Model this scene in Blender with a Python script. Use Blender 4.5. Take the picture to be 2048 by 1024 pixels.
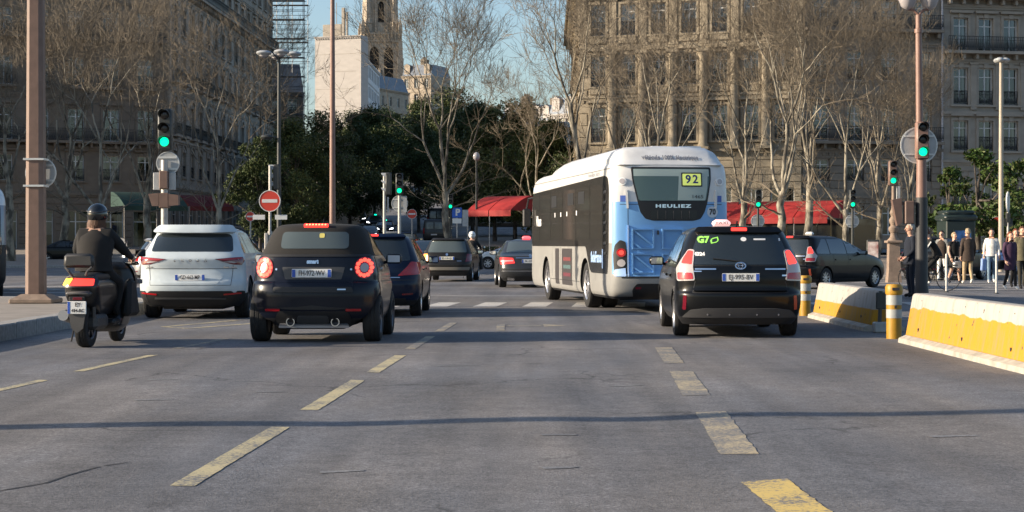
import bpy, bmesh, math, random
from mathutils import Vector, Matrix

for o in list(bpy.data.objects): bpy.data.objects.remove(o, do_unlink=True)
SC = bpy.context.scene
COL = SC.collection
rad = math.radians

# ------------------------------------------------------------------ camera, sky, sun, exposure
F, CX, HY, CH = 3500.0, 1024.0, 488.0, 1.32     # focal in photo pixels, centre column, horizon row, eye height in m
def gx(px, d): return (px - CX) / F * d
def gz(py, d): return CH - (py - HY) / F * d
cam = bpy.data.cameras.new('camera'); camo = bpy.data.objects.new('camera', cam); COL.objects.link(camo)
cam.sensor_width = 36.0; cam.lens = F / 2048 * 36; cam.shift_y = -(512 - HY) / 2048
cam.clip_start = 0.1; cam.clip_end = 5000
camo.location = (0, 0, CH); camo.rotation_euler = (rad(90), 0, 0)
SC.camera = camo

SUN_EL = rad(17.5)
SUN_AZ = math.atan2(-0.155, -0.988)               # where the sun stands, seen from above (low, left, slightly behind)
SUN_DIR = Vector((math.cos(SUN_EL) * math.cos(SUN_AZ), math.cos(SUN_EL) * math.sin(SUN_AZ), math.sin(SUN_EL)))
world = bpy.data.worlds.new('World'); SC.world = world; world.use_nodes = True
wn = world.node_tree.nodes; wl = world.node_tree.links; wn.clear()
sky = wn.new('ShaderNodeTexSky'); sky.sky_type = 'NISHITA'; sky.sun_disc = False
sky.sun_elevation = SUN_EL
sky.sun_rotation = math.atan2(SUN_DIR.x, SUN_DIR.y)
sky.altitude = 50; sky.air_density = 1.0; sky.dust_density = 1.6; sky.ozone_density = 2.2
bg = wn.new('ShaderNodeBackground'); bg.inputs['Strength'].default_value = 0.115
wo = wn.new('ShaderNodeOutputWorld')
wl.new(sky.outputs[0], bg.inputs[0]); wl.new(bg.outputs[0], wo.inputs[0])
sun = bpy.data.lights.new('sun', 'SUN'); suno = bpy.data.objects.new('sun', sun); COL.objects.link(suno)
sun.energy = 5.0; sun.angle = rad(0.6); sun.color = (1.0, 0.85, 0.66)
suno.rotation_euler = SUN_DIR.to_track_quat('Z', 'Y').to_euler(); suno.location = (-60, -10, 40)
SC.view_settings.view_transform = 'Standard'; SC.view_settings.look = 'None'
SC.view_settings.exposure = 0.85; SC.view_settings.gamma = 1.0; SC.view_settings.use_curve_mapping = False
try:
    SC.cycles.max_bounces = 6; SC.cycles.transparent_max_bounces = 12; SC.cycles.caustics_reflective = False; SC.cycles.caustics_refractive = False
except Exception: pass

# ------------------------------------------------------------------ materials
MATS = {}
def mat(name, col, rough=0.6, metal=0.0, var=0.0, scale=6.0, bump=0.0, coat=0.0, emit=None, estr=1.0, spec=0.5, detail=4.0, vcol=None, stretch=None, alpha=None):
    if name in MATS: return MATS[name]
    m = bpy.data.materials.new(name); m.use_nodes = True
    nt = m.node_tree; b = nt.nodes['Principled BSDF']
    b.inputs['Base Color'].default_value = (*col, 1); b.inputs['Roughness'].default_value = rough
    b.inputs['Metallic'].default_value = metal; b.inputs['Specular IOR Level'].default_value = spec
    if coat: b.inputs['Coat Weight'].default_value = coat; b.inputs['Coat Roughness'].default_value = 0.04
    if emit: b.inputs['Emission Color'].default_value = (*emit, 1); b.inputs['Emission Strength'].default_value = estr
    if alpha is not None: b.inputs['Alpha'].default_value = alpha
    if var or bump:
        tc = nt.nodes.new('ShaderNodeTexCoord'); mp = nt.nodes.new('ShaderNodeMapping')
        nt.links.new(tc.outputs['Object'], mp.inputs[0])
        if stretch: mp.inputs['Scale'].default_value = stretch
        n = nt.nodes.new('ShaderNodeTexNoise'); n.inputs['Scale'].default_value = scale; n.inputs['Detail'].default_value = detail
        nt.links.new(mp.outputs[0], n.inputs['Vector'])
        if var:
            c2 = vcol or tuple(max(0, c * (1 - var)) for c in col); c1 = tuple(min(1, c * (1 + var * 0.6)) for c in col)
            r = nt.nodes.new('ShaderNodeValToRGB'); r.color_ramp.elements[0].position = 0.32; r.color_ramp.elements[1].position = 0.68
            r.color_ramp.elements[0].color = (*c2, 1); r.color_ramp.elements[1].color = (*c1, 1)
            nt.links.new(n.outputs['Fac'], r.inputs[0]); nt.links.new(r.outputs[0], b.inputs['Base Color'])
        if bump:
            bp = nt.nodes.new('ShaderNodeBump'); bp.inputs['Strength'].default_value = bump; bp.inputs['Distance'].default_value = 0.02
            nt.links.new(n.outputs['Fac'], bp.inputs['Height']); nt.links.new(bp.outputs[0], b.inputs['Normal'])
    MATS[name] = m
    return m

def paint(name, col, metal=0.0, rough=0.28):      # car paint with a dusty film
    m = mat(name, col, rough, metal, var=0.12, scale=3.0, coat=0.18, spec=0.2); return m

def pane_mat(name, tint, fac):                     # window glass: see-through with a mirror share
    if name in MATS: return MATS[name]
    m = bpy.data.materials.new(name); m.use_nodes = True; nt = m.node_tree; nt.nodes.clear()
    o = nt.nodes.new('ShaderNodeOutputMaterial'); t = nt.nodes.new('ShaderNodeBsdfTransparent'); g = nt.nodes.new('ShaderNodeBsdfGlossy')
    t.inputs[0].default_value = (*tint, 1); g.inputs[0].default_value = (0.9, 0.95, 1, 1); g.inputs['Roughness'].default_value = 0.03
    mx = nt.nodes.new('ShaderNodeMixShader'); lw = nt.nodes.new('ShaderNodeFresnel'); lw.inputs[0].default_value = 1.5
    ma = nt.nodes.new('ShaderNodeMath'); ma.operation = 'MULTIPLY_ADD'; ma.inputs[1].default_value = 1.0; ma.inputs[2].default_value = fac
    nt.links.new(lw.outputs[0], ma.inputs[0]); nt.links.new(ma.outputs[0], mx.inputs[0])
    nt.links.new(t.outputs[0], mx.inputs[1]); nt.links.new(g.outputs[0], mx.inputs[2]); nt.links.new(mx.outputs[0], o.inputs[0])
    MATS[name] = m; return m

# ------------------------------------------------------------------ object helpers
def tag(o, label=None, cat=None, group=None, kind=None):
    if label: o['label'] = label
    if cat: o['category'] = cat
    if group: o['group'] = group
    if kind: o['kind'] = kind
    return o
def thing(name, label, cat, loc=(0, 0, 0), rz=0.0, group=None):
    o = bpy.data.objects.new(name, None); COL.objects.link(o); o.empty_display_size = 0.2
    o.location = loc; o.rotation_euler = (0, 0, rz)
    return tag(o, label, cat, group)
def link(name, me, parent=None, loc=(0, 0, 0), rz=0.0):
    o = bpy.data.objects.new(name, me); COL.objects.link(o)
    if parent: o.parent = parent
    o.location = loc; o.rotation_euler = (0, 0, rz)
    return o
KIDS = {}
def copy_tree(o, parent=None):
    c = o.copy(); COL.objects.link(c); c.parent = parent
    for ch in o.children: copy_tree(ch, c)
    return c

class MB:
    def __init__(s): s.v = []; s.f = []; s.m = []; s.mi = 0
    def face(s, pts, mi=None):
        i = len(s.v); s.v.extend(tuple(p) for p in pts); s.f.append(tuple(range(i, i + len(pts)))); s.m.append(s.mi if mi is None else mi)
    def box(s, x0, x1, y0, y1, z0, z1, bev=0.0, tx=0.0, ty=0.0, mat4=None):
        # tx, ty: the top shrinks by that much on each side
        i = len(s.v); P = []
        if bev:
            b = bev
            for z, ins in ((z0, b), (z0 + b, 0), (z1 - b, 0), (z1, b)):
                k = (z - z0) / (z1 - z0)
                ax0, ax1, ay0, ay1 = x0 + tx * k, x1 - tx * k, y0 + ty * k, y1 - ty * k
                e = b
                if ins:
                    ring = [(ax0 + e, ay0 + e), (ax1 - e, ay0 + e), (ax1 - e, ay1 - e), (ax0 + e, ay1 - e)]
                    ring = [(ax0 + e, ay0 + e)] * 2 + [(ax1 - e, ay0 + e)] * 2 + [(ax1 - e, ay1 - e)] * 2 + [(ax0 + e, ay1 - e)] * 2
                else:
                    ring = [(ax0, ay0 + e), (ax0 + e, ay0), (ax1 - e, ay0), (ax1, ay0 + e), (ax1, ay1 - e), (ax1 - e, ay1), (ax0 + e, ay1), (ax0, ay1 - e)]
                P += [(x, y, z) for x, y in ring]
            if mat4: P = [tuple(mat4 @ Vector(p)) for p in P]
            s.v += P
            for r in range(3):
                for k in range(8):
                    a, b2 = i + r * 8 + k, i + r * 8 + (k + 1) % 8
                    s.f.append((a, b2, b2 + 8, a + 8)); s.m.append(s.mi)
            s.f.append(tuple(i + k for k in (7, 5, 3, 1))); s.m.append(s.mi)
            s.f.append(tuple(i + 24 + k for k in (1, 3, 5, 7))); s.m.append(s.mi)
            return s
        P = [(x0, y0, z0), (x1, y0, z0), (x1, y1, z0), (x0, y1, z0), (x0 + tx, y0 + ty, z1), (x1 - tx, y0 + ty, z1), (x1 - tx, y1 - ty, z1), (x0 + tx, y1 - ty, z1)]
        if mat4: P = [tuple(mat4 @ Vector(p)) for p in P]
        s.v += P
        for q in ((3, 2, 1, 0), (4, 5, 6, 7), (0, 1, 5, 4), (1, 2, 6, 5), (2, 3, 7, 6), (3, 0, 4, 7)):
            s.f.append(tuple(i + k for k in q)); s.m.append(s.mi)
        return s
    def tube(s, pts, rads, n=8, caps=True):
        pts = [Vector(p) for p in pts]
        if not hasattr(rads, '__len__'): rads = [rads] * len(pts)
        i = len(s.v); prev = None
        for k, p in enumerate(pts):
            d = (pts[min(k + 1, len(pts) - 1)] - pts[max(k - 1, 0)])
            d = d.normalized() if d.length > 1e-9 else Vector((0, 0, 1))
            if prev is None:
                a = d.cross(Vector((0, 0, 1)) if abs(d.z) < 0.9 else Vector((1, 0, 0))).normalized()
            else:
                a = (prev - d * prev.dot(d)).normalized()
            prev = a; b = d.cross(a)
            for q in range(n):
                t = 2 * math.pi * q / n
                s.v.append(tuple(p + (a * math.cos(t) + b * math.sin(t)) * rads[k]))
        for k in range(len(pts) - 1):
            for q in range(n):
                a0 = i + k * n + q; a1 = i + k * n + (q + 1) % n
                s.f.append((a0, a1, a1 + n, a0 + n)); s.m.append(s.mi)
        if caps:
            s.f.append(tuple(i + q for q in range(n))[::-1]); s.m.append(s.mi)
            e = i + (len(pts) - 1) * n
            s.f.append(tuple(e + q for q in range(n))); s.m.append(s.mi)
        return s
    def lathe(s, prof, n=16, axis='Z', o=(0, 0, 0), sq=None, closed=False):
        # prof: (radius, height) pairs
        i = len(s.v); o = Vector(o)
        for r, h in prof:
            for q in range(n):
                t = 2 * math.pi * (q + 0.5) / n; c, d = r * math.cos(t), r * math.sin(t)
                if axis == 'Z': p = (c, d, h)
                elif axis == 'X': p = (h, c, d)
                else: p = (d, h, c)
                s.v.append(tuple(o + Vector(p)))
        R = len(prof)
        for k in range(R if closed else R - 1):
            for q in range(n):
                a0 = i + k * n + q; a1 = i + k * n + (q + 1) % n; k2 = (k + 1) % R
                b0 = i + k2 * n + q; b1 = i + k2 * n + (q + 1) % n
                s.f.append((a0, a1, b1, b0)); s.m.append(s.mi)
        if not closed:
            if prof[0][0] > 1e-6: s.f.append(tuple(i + q for q in range(n))[::-1]); s.m.append(s.mi)
            if prof[-1][0] > 1e-6: s.f.append(tuple(i + (R - 1) * n + q for q in range(n))); s.m.append(s.mi)
        return s
    def ball(s, c, r, n=12, m=8, sx=1, sy=1, sz=1):
        prof = [(max(r * math.sin(math.pi * k / m), 1e-5), -r * math.cos(math.pi * k / m)) for k in range(m + 1)]
        j = len(s.v); s.lathe(prof, n)
        for k in range(j, len(s.v)):
            x, y, z = s.v[k]; s.v[k] = (c[0] + x * sx, c[1] + y * sy, c[2] + z * sz)
        return s
    def prism(s, poly, h0, h1, plane='xz'):
        # poly in plane coords, extruded along the third axis
        def P(a, b, h): return {'xz': (a, h, b), 'yz': (h, a, b), 'xy': (a, b, h)}[plane]
        i = len(s.v); n = len(poly)
        s.v += [P(a, b, h0) for a, b in poly] + [P(a, b, h1) for a, b in poly]
        s.f.append(tuple(range(i, i + n))); s.m.append(s.mi)
        s.f.append(tuple(range(i + n, i + 2 * n))[::-1]); s.m.append(s.mi)
        for k in range(n):
            a, b = i + k, i + (k + 1) % n
            s.f.append((a, b, b + n, a + n)); s.m.append(s.mi)
        return s
    def mesh(s, name, mats, smooth=False, fix=True, angle=40):
        me = bpy.data.meshes.new(name); me.from_pydata(s.v, [], s.f)
        if not isinstance(mats, (list, tuple)): mats = [mats]
        for m in mats: me.materials.append(m)
        me.polygons.foreach_set('material_index', s.m)
        if fix:
            bm = bmesh.new(); bm.from_mesh(me); bmesh.ops.recalc_face_normals(bm, faces=bm.faces); bm.to_mesh(me); bm.free()
        if smooth:
            me.polygons.foreach_set('use_smooth', [True] * len(me.polygons))
            try: me.set_sharp_from_angle(angle=rad(angle))
            except Exception: pass
        me.update(); return me
    def build(s, name, mats, parent=None, smooth=False, loc=(0, 0, 0), rz=0.0, fix=True):
        return link(name, s.mesh(name, mats, smooth, fix), parent, loc, rz)

def rpoly(pts, r, n=4):
    # polygon with rounded corners
    out = []; N = len(pts)
    for i in range(N):
        p = Vector(pts[i]); a = Vector(pts[i - 1]); b = Vector(pts[(i + 1) % N])
        rr = r[i] if hasattr(r, '__len__') else r
        if rr <= 0: out.append(tuple(p)); continue
        da = (a - p); db = (b - p); ra = min(rr, da.length * 0.49); rb = min(rr, db.length * 0.49)
        pa = p + da.normalized() * ra; pb = p + db.normalized() * rb
        for k in range(n + 1):
            t = k / n
            out.append(tuple(pa * (1 - t) ** 2 + p * 2 * t * (1 - t) + pb * t * t))
    return out
def rect(x0, x1, z0, z1, r=0.0, n=3):
    p = [(x0, z0), (x1, z0), (x1, z1), (x0, z1)]
    return rpoly(p, r, n) if r else p
def disc(cx, cz, rx, rz=None, n=20):
    rz = rz or rx
    return [(cx + rx * math.cos(2 * math.pi * k / n), cz + rz * math.sin(2 * math.pi * k / n)) for k in range(n)]

def patch(name, outline, fn, out, depth, m, parent, res=0.08, smooth=True):
    # an outline laid onto a curved surface fn(u, v) -> (point, normal), standing `out` proud, with a rim
    bm = bmesh.new()
    vs = [bm.verts.new((u, 0, v)) for u, v in outline]
    bm.faces.new(vs)
    us = [p[0] for p in outline]; zs = [p[1] for p in outline]
    k = math.floor(min(us) / res) + 1
    while k * res < max(us):
        bmesh.ops.bisect_plane(bm, geom=bm.verts[:] + bm.edges[:] + bm.faces[:], plane_co=(k * res, 0, 0), plane_no=(1, 0, 0)); k += 1
    k = math.floor(min(zs) / res) + 1
    while k * res < max(zs):
        bmesh.ops.bisect_plane(bm, geom=bm.verts[:] + bm.edges[:] + bm.faces[:], plane_co=(0, 0, k * res), plane_no=(0, 0, 1)); k += 1
    nrm = {}
    for v in bm.verts:
        p, n = fn(v.co.x, v.co.z); nrm[v.index] = n
    bm.verts.index_update()
    data = [fn(v.co.x, v.co.z) for v in bm.verts]
    for v, (p, n) in zip(bm.verts, data): v.co = p + n * out
    be = [e for e in bm.edges if e.is_boundary]
    if depth:
        n_of = {v: data[i][1] for i, v in enumerate(list(bm.verts))}
        r = bmesh.ops.extrude_edge_only(bm, edges=be)
        new = [g for g in r['geom'] if isinstance(g, bmesh.types.BMVert)]
        old = list(n_of.keys())
        for v in new:
            q = min((e.other_vert(v) for e in v.link_edges if e.other_vert(v) in n_of), key=lambda w: (w.co - v.co).length)
            v.co = v.co - n_of[q] * depth
    bmesh.ops.recalc_face_normals(bm, faces=bm.faces)
    # make sure the front faces out
    f0 = max(bm.faces, key=lambda f: f.calc_area())
    c = f0.calc_center_median()
    k = min(range(len(data)), key=lambda i: (data[i][0] - c).length)
    if f0.normal.dot(data[k][1]) < 0: bmesh.ops.reverse_faces(bm, faces=bm.faces)
    me = bpy.data.meshes.new(name); bm.to_mesh(me); bm.free(); me.materials.append(m)
    if smooth:
        me.polygons.foreach_set('use_smooth', [True] * len(me.polygons))
        try: me.set_sharp_from_angle(angle=rad(40))
        except Exception: pass
    return link(name, me, parent)

def lettering(name, txt, m, parent, size, fn=None, u=0.0, v=0.0, width=None, out=0.004, thick=0.002, bold=0.0, loc=None, rot=None, space=1.0):
    # raised letters; with fn they are laid onto that surface, centred on (u, v)
    cu = bpy.data.curves.new('txt', 'FONT'); cu.body = txt; cu.size = size; cu.align_x = 'CENTER'; cu.align_y = 'CENTER'
    cu.resolution_u = 2; cu.offset = bold; cu.space_character = space; cu.extrude = 0.0
    t = bpy.data.objects.new('txt', cu); COL.objects.link(t)
    dg = bpy.context.evaluated_depsgraph_get(); dg.update()
    me = bpy.data.meshes.new_from_object(t.evaluated_get(dg)); bpy.data.objects.remove(t, do_unlink=True); bpy.data.curves.remove(cu)
    xs = [q.co.x for q in me.vertices] or [0, 1]
    s = (width / (max(xs) - min(xs))) if width else 1.0
    for q in me.vertices:
        x, y = q.co.x * s, q.co.y
        if fn:
            p, n = fn(u + x, v + y); q.co = p + n * out
        else: q.co = (x, 0.0, y)
    me.materials.clear(); me.materials.append(m); me.name = name
    o = link(name, me, parent)
    if loc: o.location = loc
    if rot: o.rotation_euler = rot
    return o
def flat(y=0.0, sgn=-1):
    # a plane facing -y (sgn -1) or +y
    return lambda u, v: (Vector((u, y, v)), Vector((0, sgn, 0)))
# ================================================================== SETTING: ground, road, kerbs, markings
def sstep(a, b, x):
    t = max(0.0, min(1.0, (x - a) / (b - a))); return t * t * (3 - 2 * t)
def ramp(y):
    # the avenue climbs beyond the square
    if y < 88: return 0.0
    z = 0.0; s = 0.0; Y = 88.0
    while Y < y:
        st = min(4.0, y - Y); s = 0.034 * sstep(88, 125, Y) + 0.030 * sstep(150, 210, Y) - 0.044 * sstep(360, 480, Y)
        z += s * st; Y += st
    return z
def rut(x, y):
    k = 1 - sstep(15.5, 19.0, y)
    return k * (-0.022 * math.exp(-((x - 0.95) / 0.55) ** 2) - 0.010 * math.exp(-((x + 1.2) / 0.5) ** 2) + 0.012 * math.exp(-((x - 1.9) / 0.6) ** 2) + 0.006 * math.sin(x * 1.7))

def asphalt(name, base, warm, tracks=True):
    m = bpy.data.materials.new(name); m.use_nodes = True; nt = m.node_tree; N = nt.nodes; L = nt.links; b = N['Principled BSDF']
    tc = N.new('ShaderNodeTexCoord')
    def noise(scale, detail, st=(1, 1, 1), rough=0.55):
        mp = N.new('ShaderNodeMapping'); mp.inputs['Scale'].default_value = st; L.new(tc.outputs['Object'], mp.inputs[0])
        n = N.new('ShaderNodeTexNoise'); n.inputs['Scale'].default_value = scale; n.inputs['Detail'].default_value = detail; n.inputs['Roughness'].default_value = rough
        L.new(mp.outputs[0], n.inputs['Vector']); return n
    def rng(src, a, c, lo, hi):
        r = N.new('ShaderNodeMapRange'); r.inputs[1].default_value = a; r.inputs[2].default_value = c; r.inputs[3].default_value = lo; r.inputs[4].default_value = hi
        L.new(src, r.inputs[0]); return r.outputs[0]
    def mul(a, c):
        k = N.new('ShaderNodeMath'); k.operation = 'MULTIPLY'; L.new(a, k.inputs[0]); L.new(c, k.inputs[1]); return k.outputs[0]
    f = rng(noise(0.35, 5).outputs['Fac'], 0.3, 0.7, 0.72, 1.24)                      # big worn areas
    f = mul(f, rng(noise(1.0, 4, (2.2, 0.10, 1)).outputs['Fac'], 0.3, 0.7, 0.80, 1.18))   # streaks along the lanes
    f = mul(f, rng(noise(5.0, 6).outputs['Fac'], 0.3, 0.7, 0.84, 1.14))
    sp = noise(70, 3, (1, 1, 1), 0.8)
    f = mul(f, rng(sp.outputs['Fac'], 0.3, 0.72, 0.46, 1.66))                          # aggregate
    sp2 = noise(26, 4, (1, 1, 1), 0.8)
    f = mul(f, rng(sp2.outputs['Fac'], 0.3, 0.72, 0.62, 1.42))
    if tracks:
        sx = N.new('ShaderNodeSeparateXYZ'); L.new(tc.outputs['Object'], sx.inputs[0])
        wv = N.new('ShaderNodeMath'); wv.operation = 'MULTIPLY_ADD'; wv.inputs[1].default_value = 3.6; wv.inputs[2].default_value = 0.5; L.new(sx.outputs['X'], wv.inputs[0])
        sn = N.new('ShaderNodeMath'); sn.operation = 'SINE'; L.new(wv.outputs[0], sn.inputs[0])
        wm = N.new('ShaderNodeMath'); wm.operation = 'MULTIPLY'; L.new(sn.outputs[0], wm.inputs[0]); L.new(rng(noise(0.4, 3, (1.0, 0.2, 1)).outputs['Fac'], 0.35, 0.65, 0.0, 0.13), wm.inputs[1])
        w1 = N.new('ShaderNodeMath'); w1.operation = 'ADD'; w1.inputs[1].default_value = 1.0; L.new(wm.outputs[0], w1.inputs[0]); f = mul(f, w1.outputs[0])      # tyre-polished lanes
        oil = rng(noise(0.9, 5, (1.0, 0.45, 1), 0.65).outputs['Fac'], 0.60, 0.74, 1.0, 0.66); f = mul(f, oil)     # oil and tar stains
    # cracks
    w = noise(1.2, 5)
    ad = N.new('ShaderNodeVectorMath'); ad.operation = 'MULTIPLY_ADD'; ad.inputs[1].default_value = (1.1, 1.1, 1.1)
    L.new(w.outputs['Color'], ad.inputs[0]); L.new(tc.outputs['Object'], ad.inputs[2])
    vo = N.new('ShaderNodeTexVoronoi'); vo.feature = 'DISTANCE_TO_EDGE'; vo.inputs['Scale'].default_value = 0.28; L.new(ad.outputs[0], vo.inputs['Vector'])
    cr = rng(vo.outputs['Distance'], 0.0, 0.010, 0.45, 1.0)
    msk = rng(noise(0.22, 2).outputs['Fac'], 0.50, 0.62, 1.0, 0.0)
    mx = N.new('ShaderNodeMath'); mx.operation = 'MAXIMUM'; L.new(cr, mx.inputs[0]); L.new(msk, mx.inputs[1])
    f = mul(f, mx.outputs[0])
    # pale scuffs
    sc = rng(noise(2.2, 5, (0.5, 1.6, 1)).outputs['Fac'], 0.68, 0.78, 1.0, 1.55); f = mul(f, sc)
    hue = N.new('ShaderNodeMix'); hue.data_type = 'RGBA'; hue.inputs['A'].default_value = (*base, 1); hue.inputs['B'].default_value = (*warm, 1)
    L.new(rng(noise(0.5, 4, (1.3, 0.25, 1)).outputs['Fac'], 0.4, 0.62, 0, 1), hue.inputs['Factor'])
    vm = N.new('ShaderNodeVectorMath'); vm.operation = 'SCALE'; L.new(hue.outputs['Result'], vm.inputs[0]); L.new(f, vm.inputs['Scale'])
    L.new(vm.outputs[0], b.inputs['Base Color'])
    b.inputs['Roughness'].default_value = 0.82; b.inputs['Specular IOR Level'].default_value = 0.35
    bp = N.new('ShaderNodeBump'); bp.inputs['Strength'].default_value = 0.55; bp.inputs['Distance'].default_value = 0.012
    L.new(sp.outputs['Fac'], bp.inputs['Height']); L.new(bp.outputs[0], b.inputs['Normal'])
    MATS[name] = m; return m
M_ASPH = asphalt('asphalt', (0.134, 0.134, 0.142), (0.168, 0.155, 0.147))
M_GROUND = mat('far_ground', (0.13, 0.125, 0.115), 0.9, var=0.25, scale=0.4)
M_PAVE = mat('pavement_asphalt', (0.26, 0.225, 0.19), 0.9, var=0.18, scale=2.5, bump=0.1)
M_KERB = mat('granite_kerb', (0.30, 0.285, 0.265), 0.85, var=0.25, scale=14, bump=0.2)

def sheet(name, x0, x1, ys, dz, m, nx=2, f=None, bottom=None):
    b = MB(); xs = [x0 + (x1 - x0) * i / nx for i in range(nx + 1)] if not isinstance(x0, list) else x0
    nx = len(xs) - 1
    for y in ys:
        for x in xs: b.v.append((x, y, ramp(y) + dz + (f(x, y) if f else 0)))
    for j in range(len(ys) - 1):
        for i in range(nx):
            a = j * (nx + 1) + i; b.f.append((a, a + 1, a + nx + 2, a + nx + 1)); b.m.append(0)
    return b.build(name, m, smooth=True, fix=False)
YS = [-80, 0, 60, 88] + [88 + 4 * k for k in range(1, 100)] + [520, 700, 1200, 2500]
g = sheet('ground', -1800, 1800, [-600] + YS, -0.03, M_GROUND); tag(g, 'grey ground under the whole square and avenue', 'ground', kind='structure')
ROAD_YS = [-40, 0, 4] + [4 + 0.5 * k for k in range(1, 33)] + [24, 40, 60, 88] + [88 + 4 * k for k in range(1, 70)]
xs = [-70, -30, -12] + [-7 + 0.25 * k for k in range(57)] + [12, 30, 70]
road = sheet('road', xs, None, ROAD_YS, 0.0, M_ASPH, f=rut); tag(road, 'worn grey asphalt road of the square and avenue', 'road', kind='structure')

def worn_paint(name, col, wear):
    m = bpy.data.materials.new(name); m.use_nodes = True; nt = m.node_tree; N = nt.nodes; L = nt.links; b = N['Principled BSDF']
    tc = N.new('ShaderNodeTexCoord'); n = N.new('ShaderNodeTexNoise'); n.inputs['Scale'].default_value = 30; n.inputs['Detail'].default_value = 5; n.inputs['Roughness'].default_value = 0.75
    n2 = N.new('ShaderNodeTexNoise'); n2.inputs['Scale'].default_value = 2.2; n2.inputs['Detail'].default_value = 3
    L.new(tc.outputs['Object'], n.inputs['Vector']); L.new(tc.outputs['Object'], n2.inputs['Vector'])
    ad = N.new('ShaderNodeMath'); ad.operation = 'MULTIPLY_ADD'; ad.inputs[1].default_value = 0.5; L.new(n2.outputs['Fac'], ad.inputs[0]); L.new(n.outputs['Fac'], ad.inputs[2])
    r = N.new('ShaderNodeMapRange'); r.inputs[1].default_value = wear - 0.07; r.inputs[2].default_value = wear + 0.07
    L.new(ad.outputs[0], r.inputs[0])
    mx = N.new('ShaderNodeMix'); mx.data_type = 'RGBA'; mx.inputs['A'].default_value = (0.140, 0.138, 0.140, 1); mx.inputs['B'].default_value = (*col, 1)
    L.new(r.outputs[0], mx.inputs['Factor']); L.new(mx.outputs['Result'], b.inputs['Base Color']); b.inputs['Roughness'].default_value = 0.7
    MATS[name] = m; return m
M_YEL = worn_paint('yellow_marking', (0.50, 0.42, 0.235), 0.71)
M_YEL2 = worn_paint('worn_yellow_marking', (0.42, 0.345, 0.215), 0.78)
M_YEL3 = worn_paint('bright_yellow_marking', (0.58, 0.42, 0.13), 0.71)
M_WHT = worn_paint('white_marking', (0.50, 0.48, 0.45), 0.66)
M_SCUFF = worn_paint('pale_scuff', (0.26, 0.255, 0.25), 0.80)
M_WHT2 = worn_paint('faded_white_marking', (0.42, 0.40, 0.37), 0.74)

def strip(name, a, b_, w0, w1, m, dz=0.0035, n=28, bevel=0.0):
    RJ = random.Random(int(a[0] * 1000 + a[1] * 77))
    # a painted stroke from a to b on the road
    ax, ay = a; bx, by = b_; d = Vector((bx - ax, by - ay)).normalized(); nrm = Vector((d.y, -d.x))
    q = MB()
    for k in range(n + 1):
        t = k / n; x = ax + (bx - ax) * t; y = ay + (by - ay) * t; w = (w0 + (w1 - w0) * t) / 2
        for s in (-1, 1):
            j = RJ.uniform(-.05, .05) if n > 5 else 0; je = RJ.uniform(-.05, .05) if k in (0, n) and n > 5 else 0
            X, Y = x + nrm.x * w * s * (1 + j) + d.x * je, y + nrm.y * w * s * (1 + j) + d.y * je
            zz = ramp(Y) + rut_mesh(X, Y) + dz
            q.v.append((X, Y, zz))
    for k in range(n):
        i = 2 * k; q.f.append((i, i + 1, i + 3, i + 2)); q.m.append(0)
    return q.build(name, m, road, fix=True)
def rut_mesh(x, y):
    # height of the road mesh itself (bilinear over its own grid)
    if y > 20 or abs(x) > 7: return 0.0
    x0 = math.floor((x + 7) / 0.25) * 0.25 - 7; y0 = math.floor((y - 4) / 0.5) * 0.5 + 4
    u = (x - x0) / 0.25; v = (y - y0) / 0.5
    return (rut(x0, y0) * (1 - u) + rut(x0 + .25, y0) * u) * (1 - v) + (rut(x0, y0 + .5) * (1 - u) + rut(x0 + .25, y0 + .5) * u) * v
for a, b_, w, m in (((-1.80, 9.6), (-1.675, 12.65), .135, M_YEL), ((-1.62, 14.0), (-1.50, 17.0), .14, M_YEL), ((-1.43, 18.0), (-1.32, 20.7), .14, M_YEL),
                    ((-1.28, 22.0), (-1.16, 25.0), .13, M_YEL2), ((-1.10, 26.4), (-0.98, 29.4), .13, M_YEL2),
                    ((1.47, 7.4), (1.405, 9.78), .26, M_YEL3), ((1.43, 11.0), (1.555, 13.7), .24, M_YEL2), ((1.60, 15.2), (1.75, 18.1), .24, M_YEL2), ((1.80, 19.4), (1.93, 22.3), .22, M_YEL2),
                    ((-4.70, 15.3), (-4.55, 17.0), .11, M_YEL), ((-4.49, 18.15), (-4.26, 20.8), .11, M_YEL), ((-4.24, 22.1), (-3.98, 24.4), .10, M_YEL2),
                    ((-5.55, 27.9), (-4.75, 30.2), .12, M_YEL), ((-5.55, 27.9), (-5.05, 27.3), .12, M_YEL), ((-5.05, 27.35), (-4.1, 29.5), .12, M_YEL)):
    strip('lane_dash', a, b_, w, w, m)
M_TAR = mat('tar', (.035, .034, .034), .7, var=.4, scale=20)
for pts in ([(-2.85, 9.05), (-2.70, 9.35), (-2.56, 9.62), (-2.52, 9.95), (-2.43, 10.35), (-2.30, 10.55)],):
    for p, q in zip(pts, pts[1:]): strip('road_crack', p, q, .022, .014, M_TAR, dz=.003, n=6)
for px, py, L in ((1075, 870, .30), (1098, 936, .16), (505, 785, .28), (265, 802, .32), (1870, 872, .3), (640, 940, .22), (1230, 770, .3), (880, 732, .4), (300, 760, .3)):
    dd = 4620 / (py - 488); strip('pale_scuff', (gx(px, dd), dd), (gx(px, dd) + L, dd + .05), .10, .05, M_SCUFF, n=8)
# faded turn arrow ahead
strip('turn_arrow', (-0.18, 26.6), (-0.18, 28.6), .13, .13, M_YEL2); strip('turn_arrow', (-0.10, 28.3), (0.5, 28.3), .3, .3, M_YEL2); strip('turn_arrow', (0.5, 28.3), (0.85, 28.3), .9, .05, M_YEL2)
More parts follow.
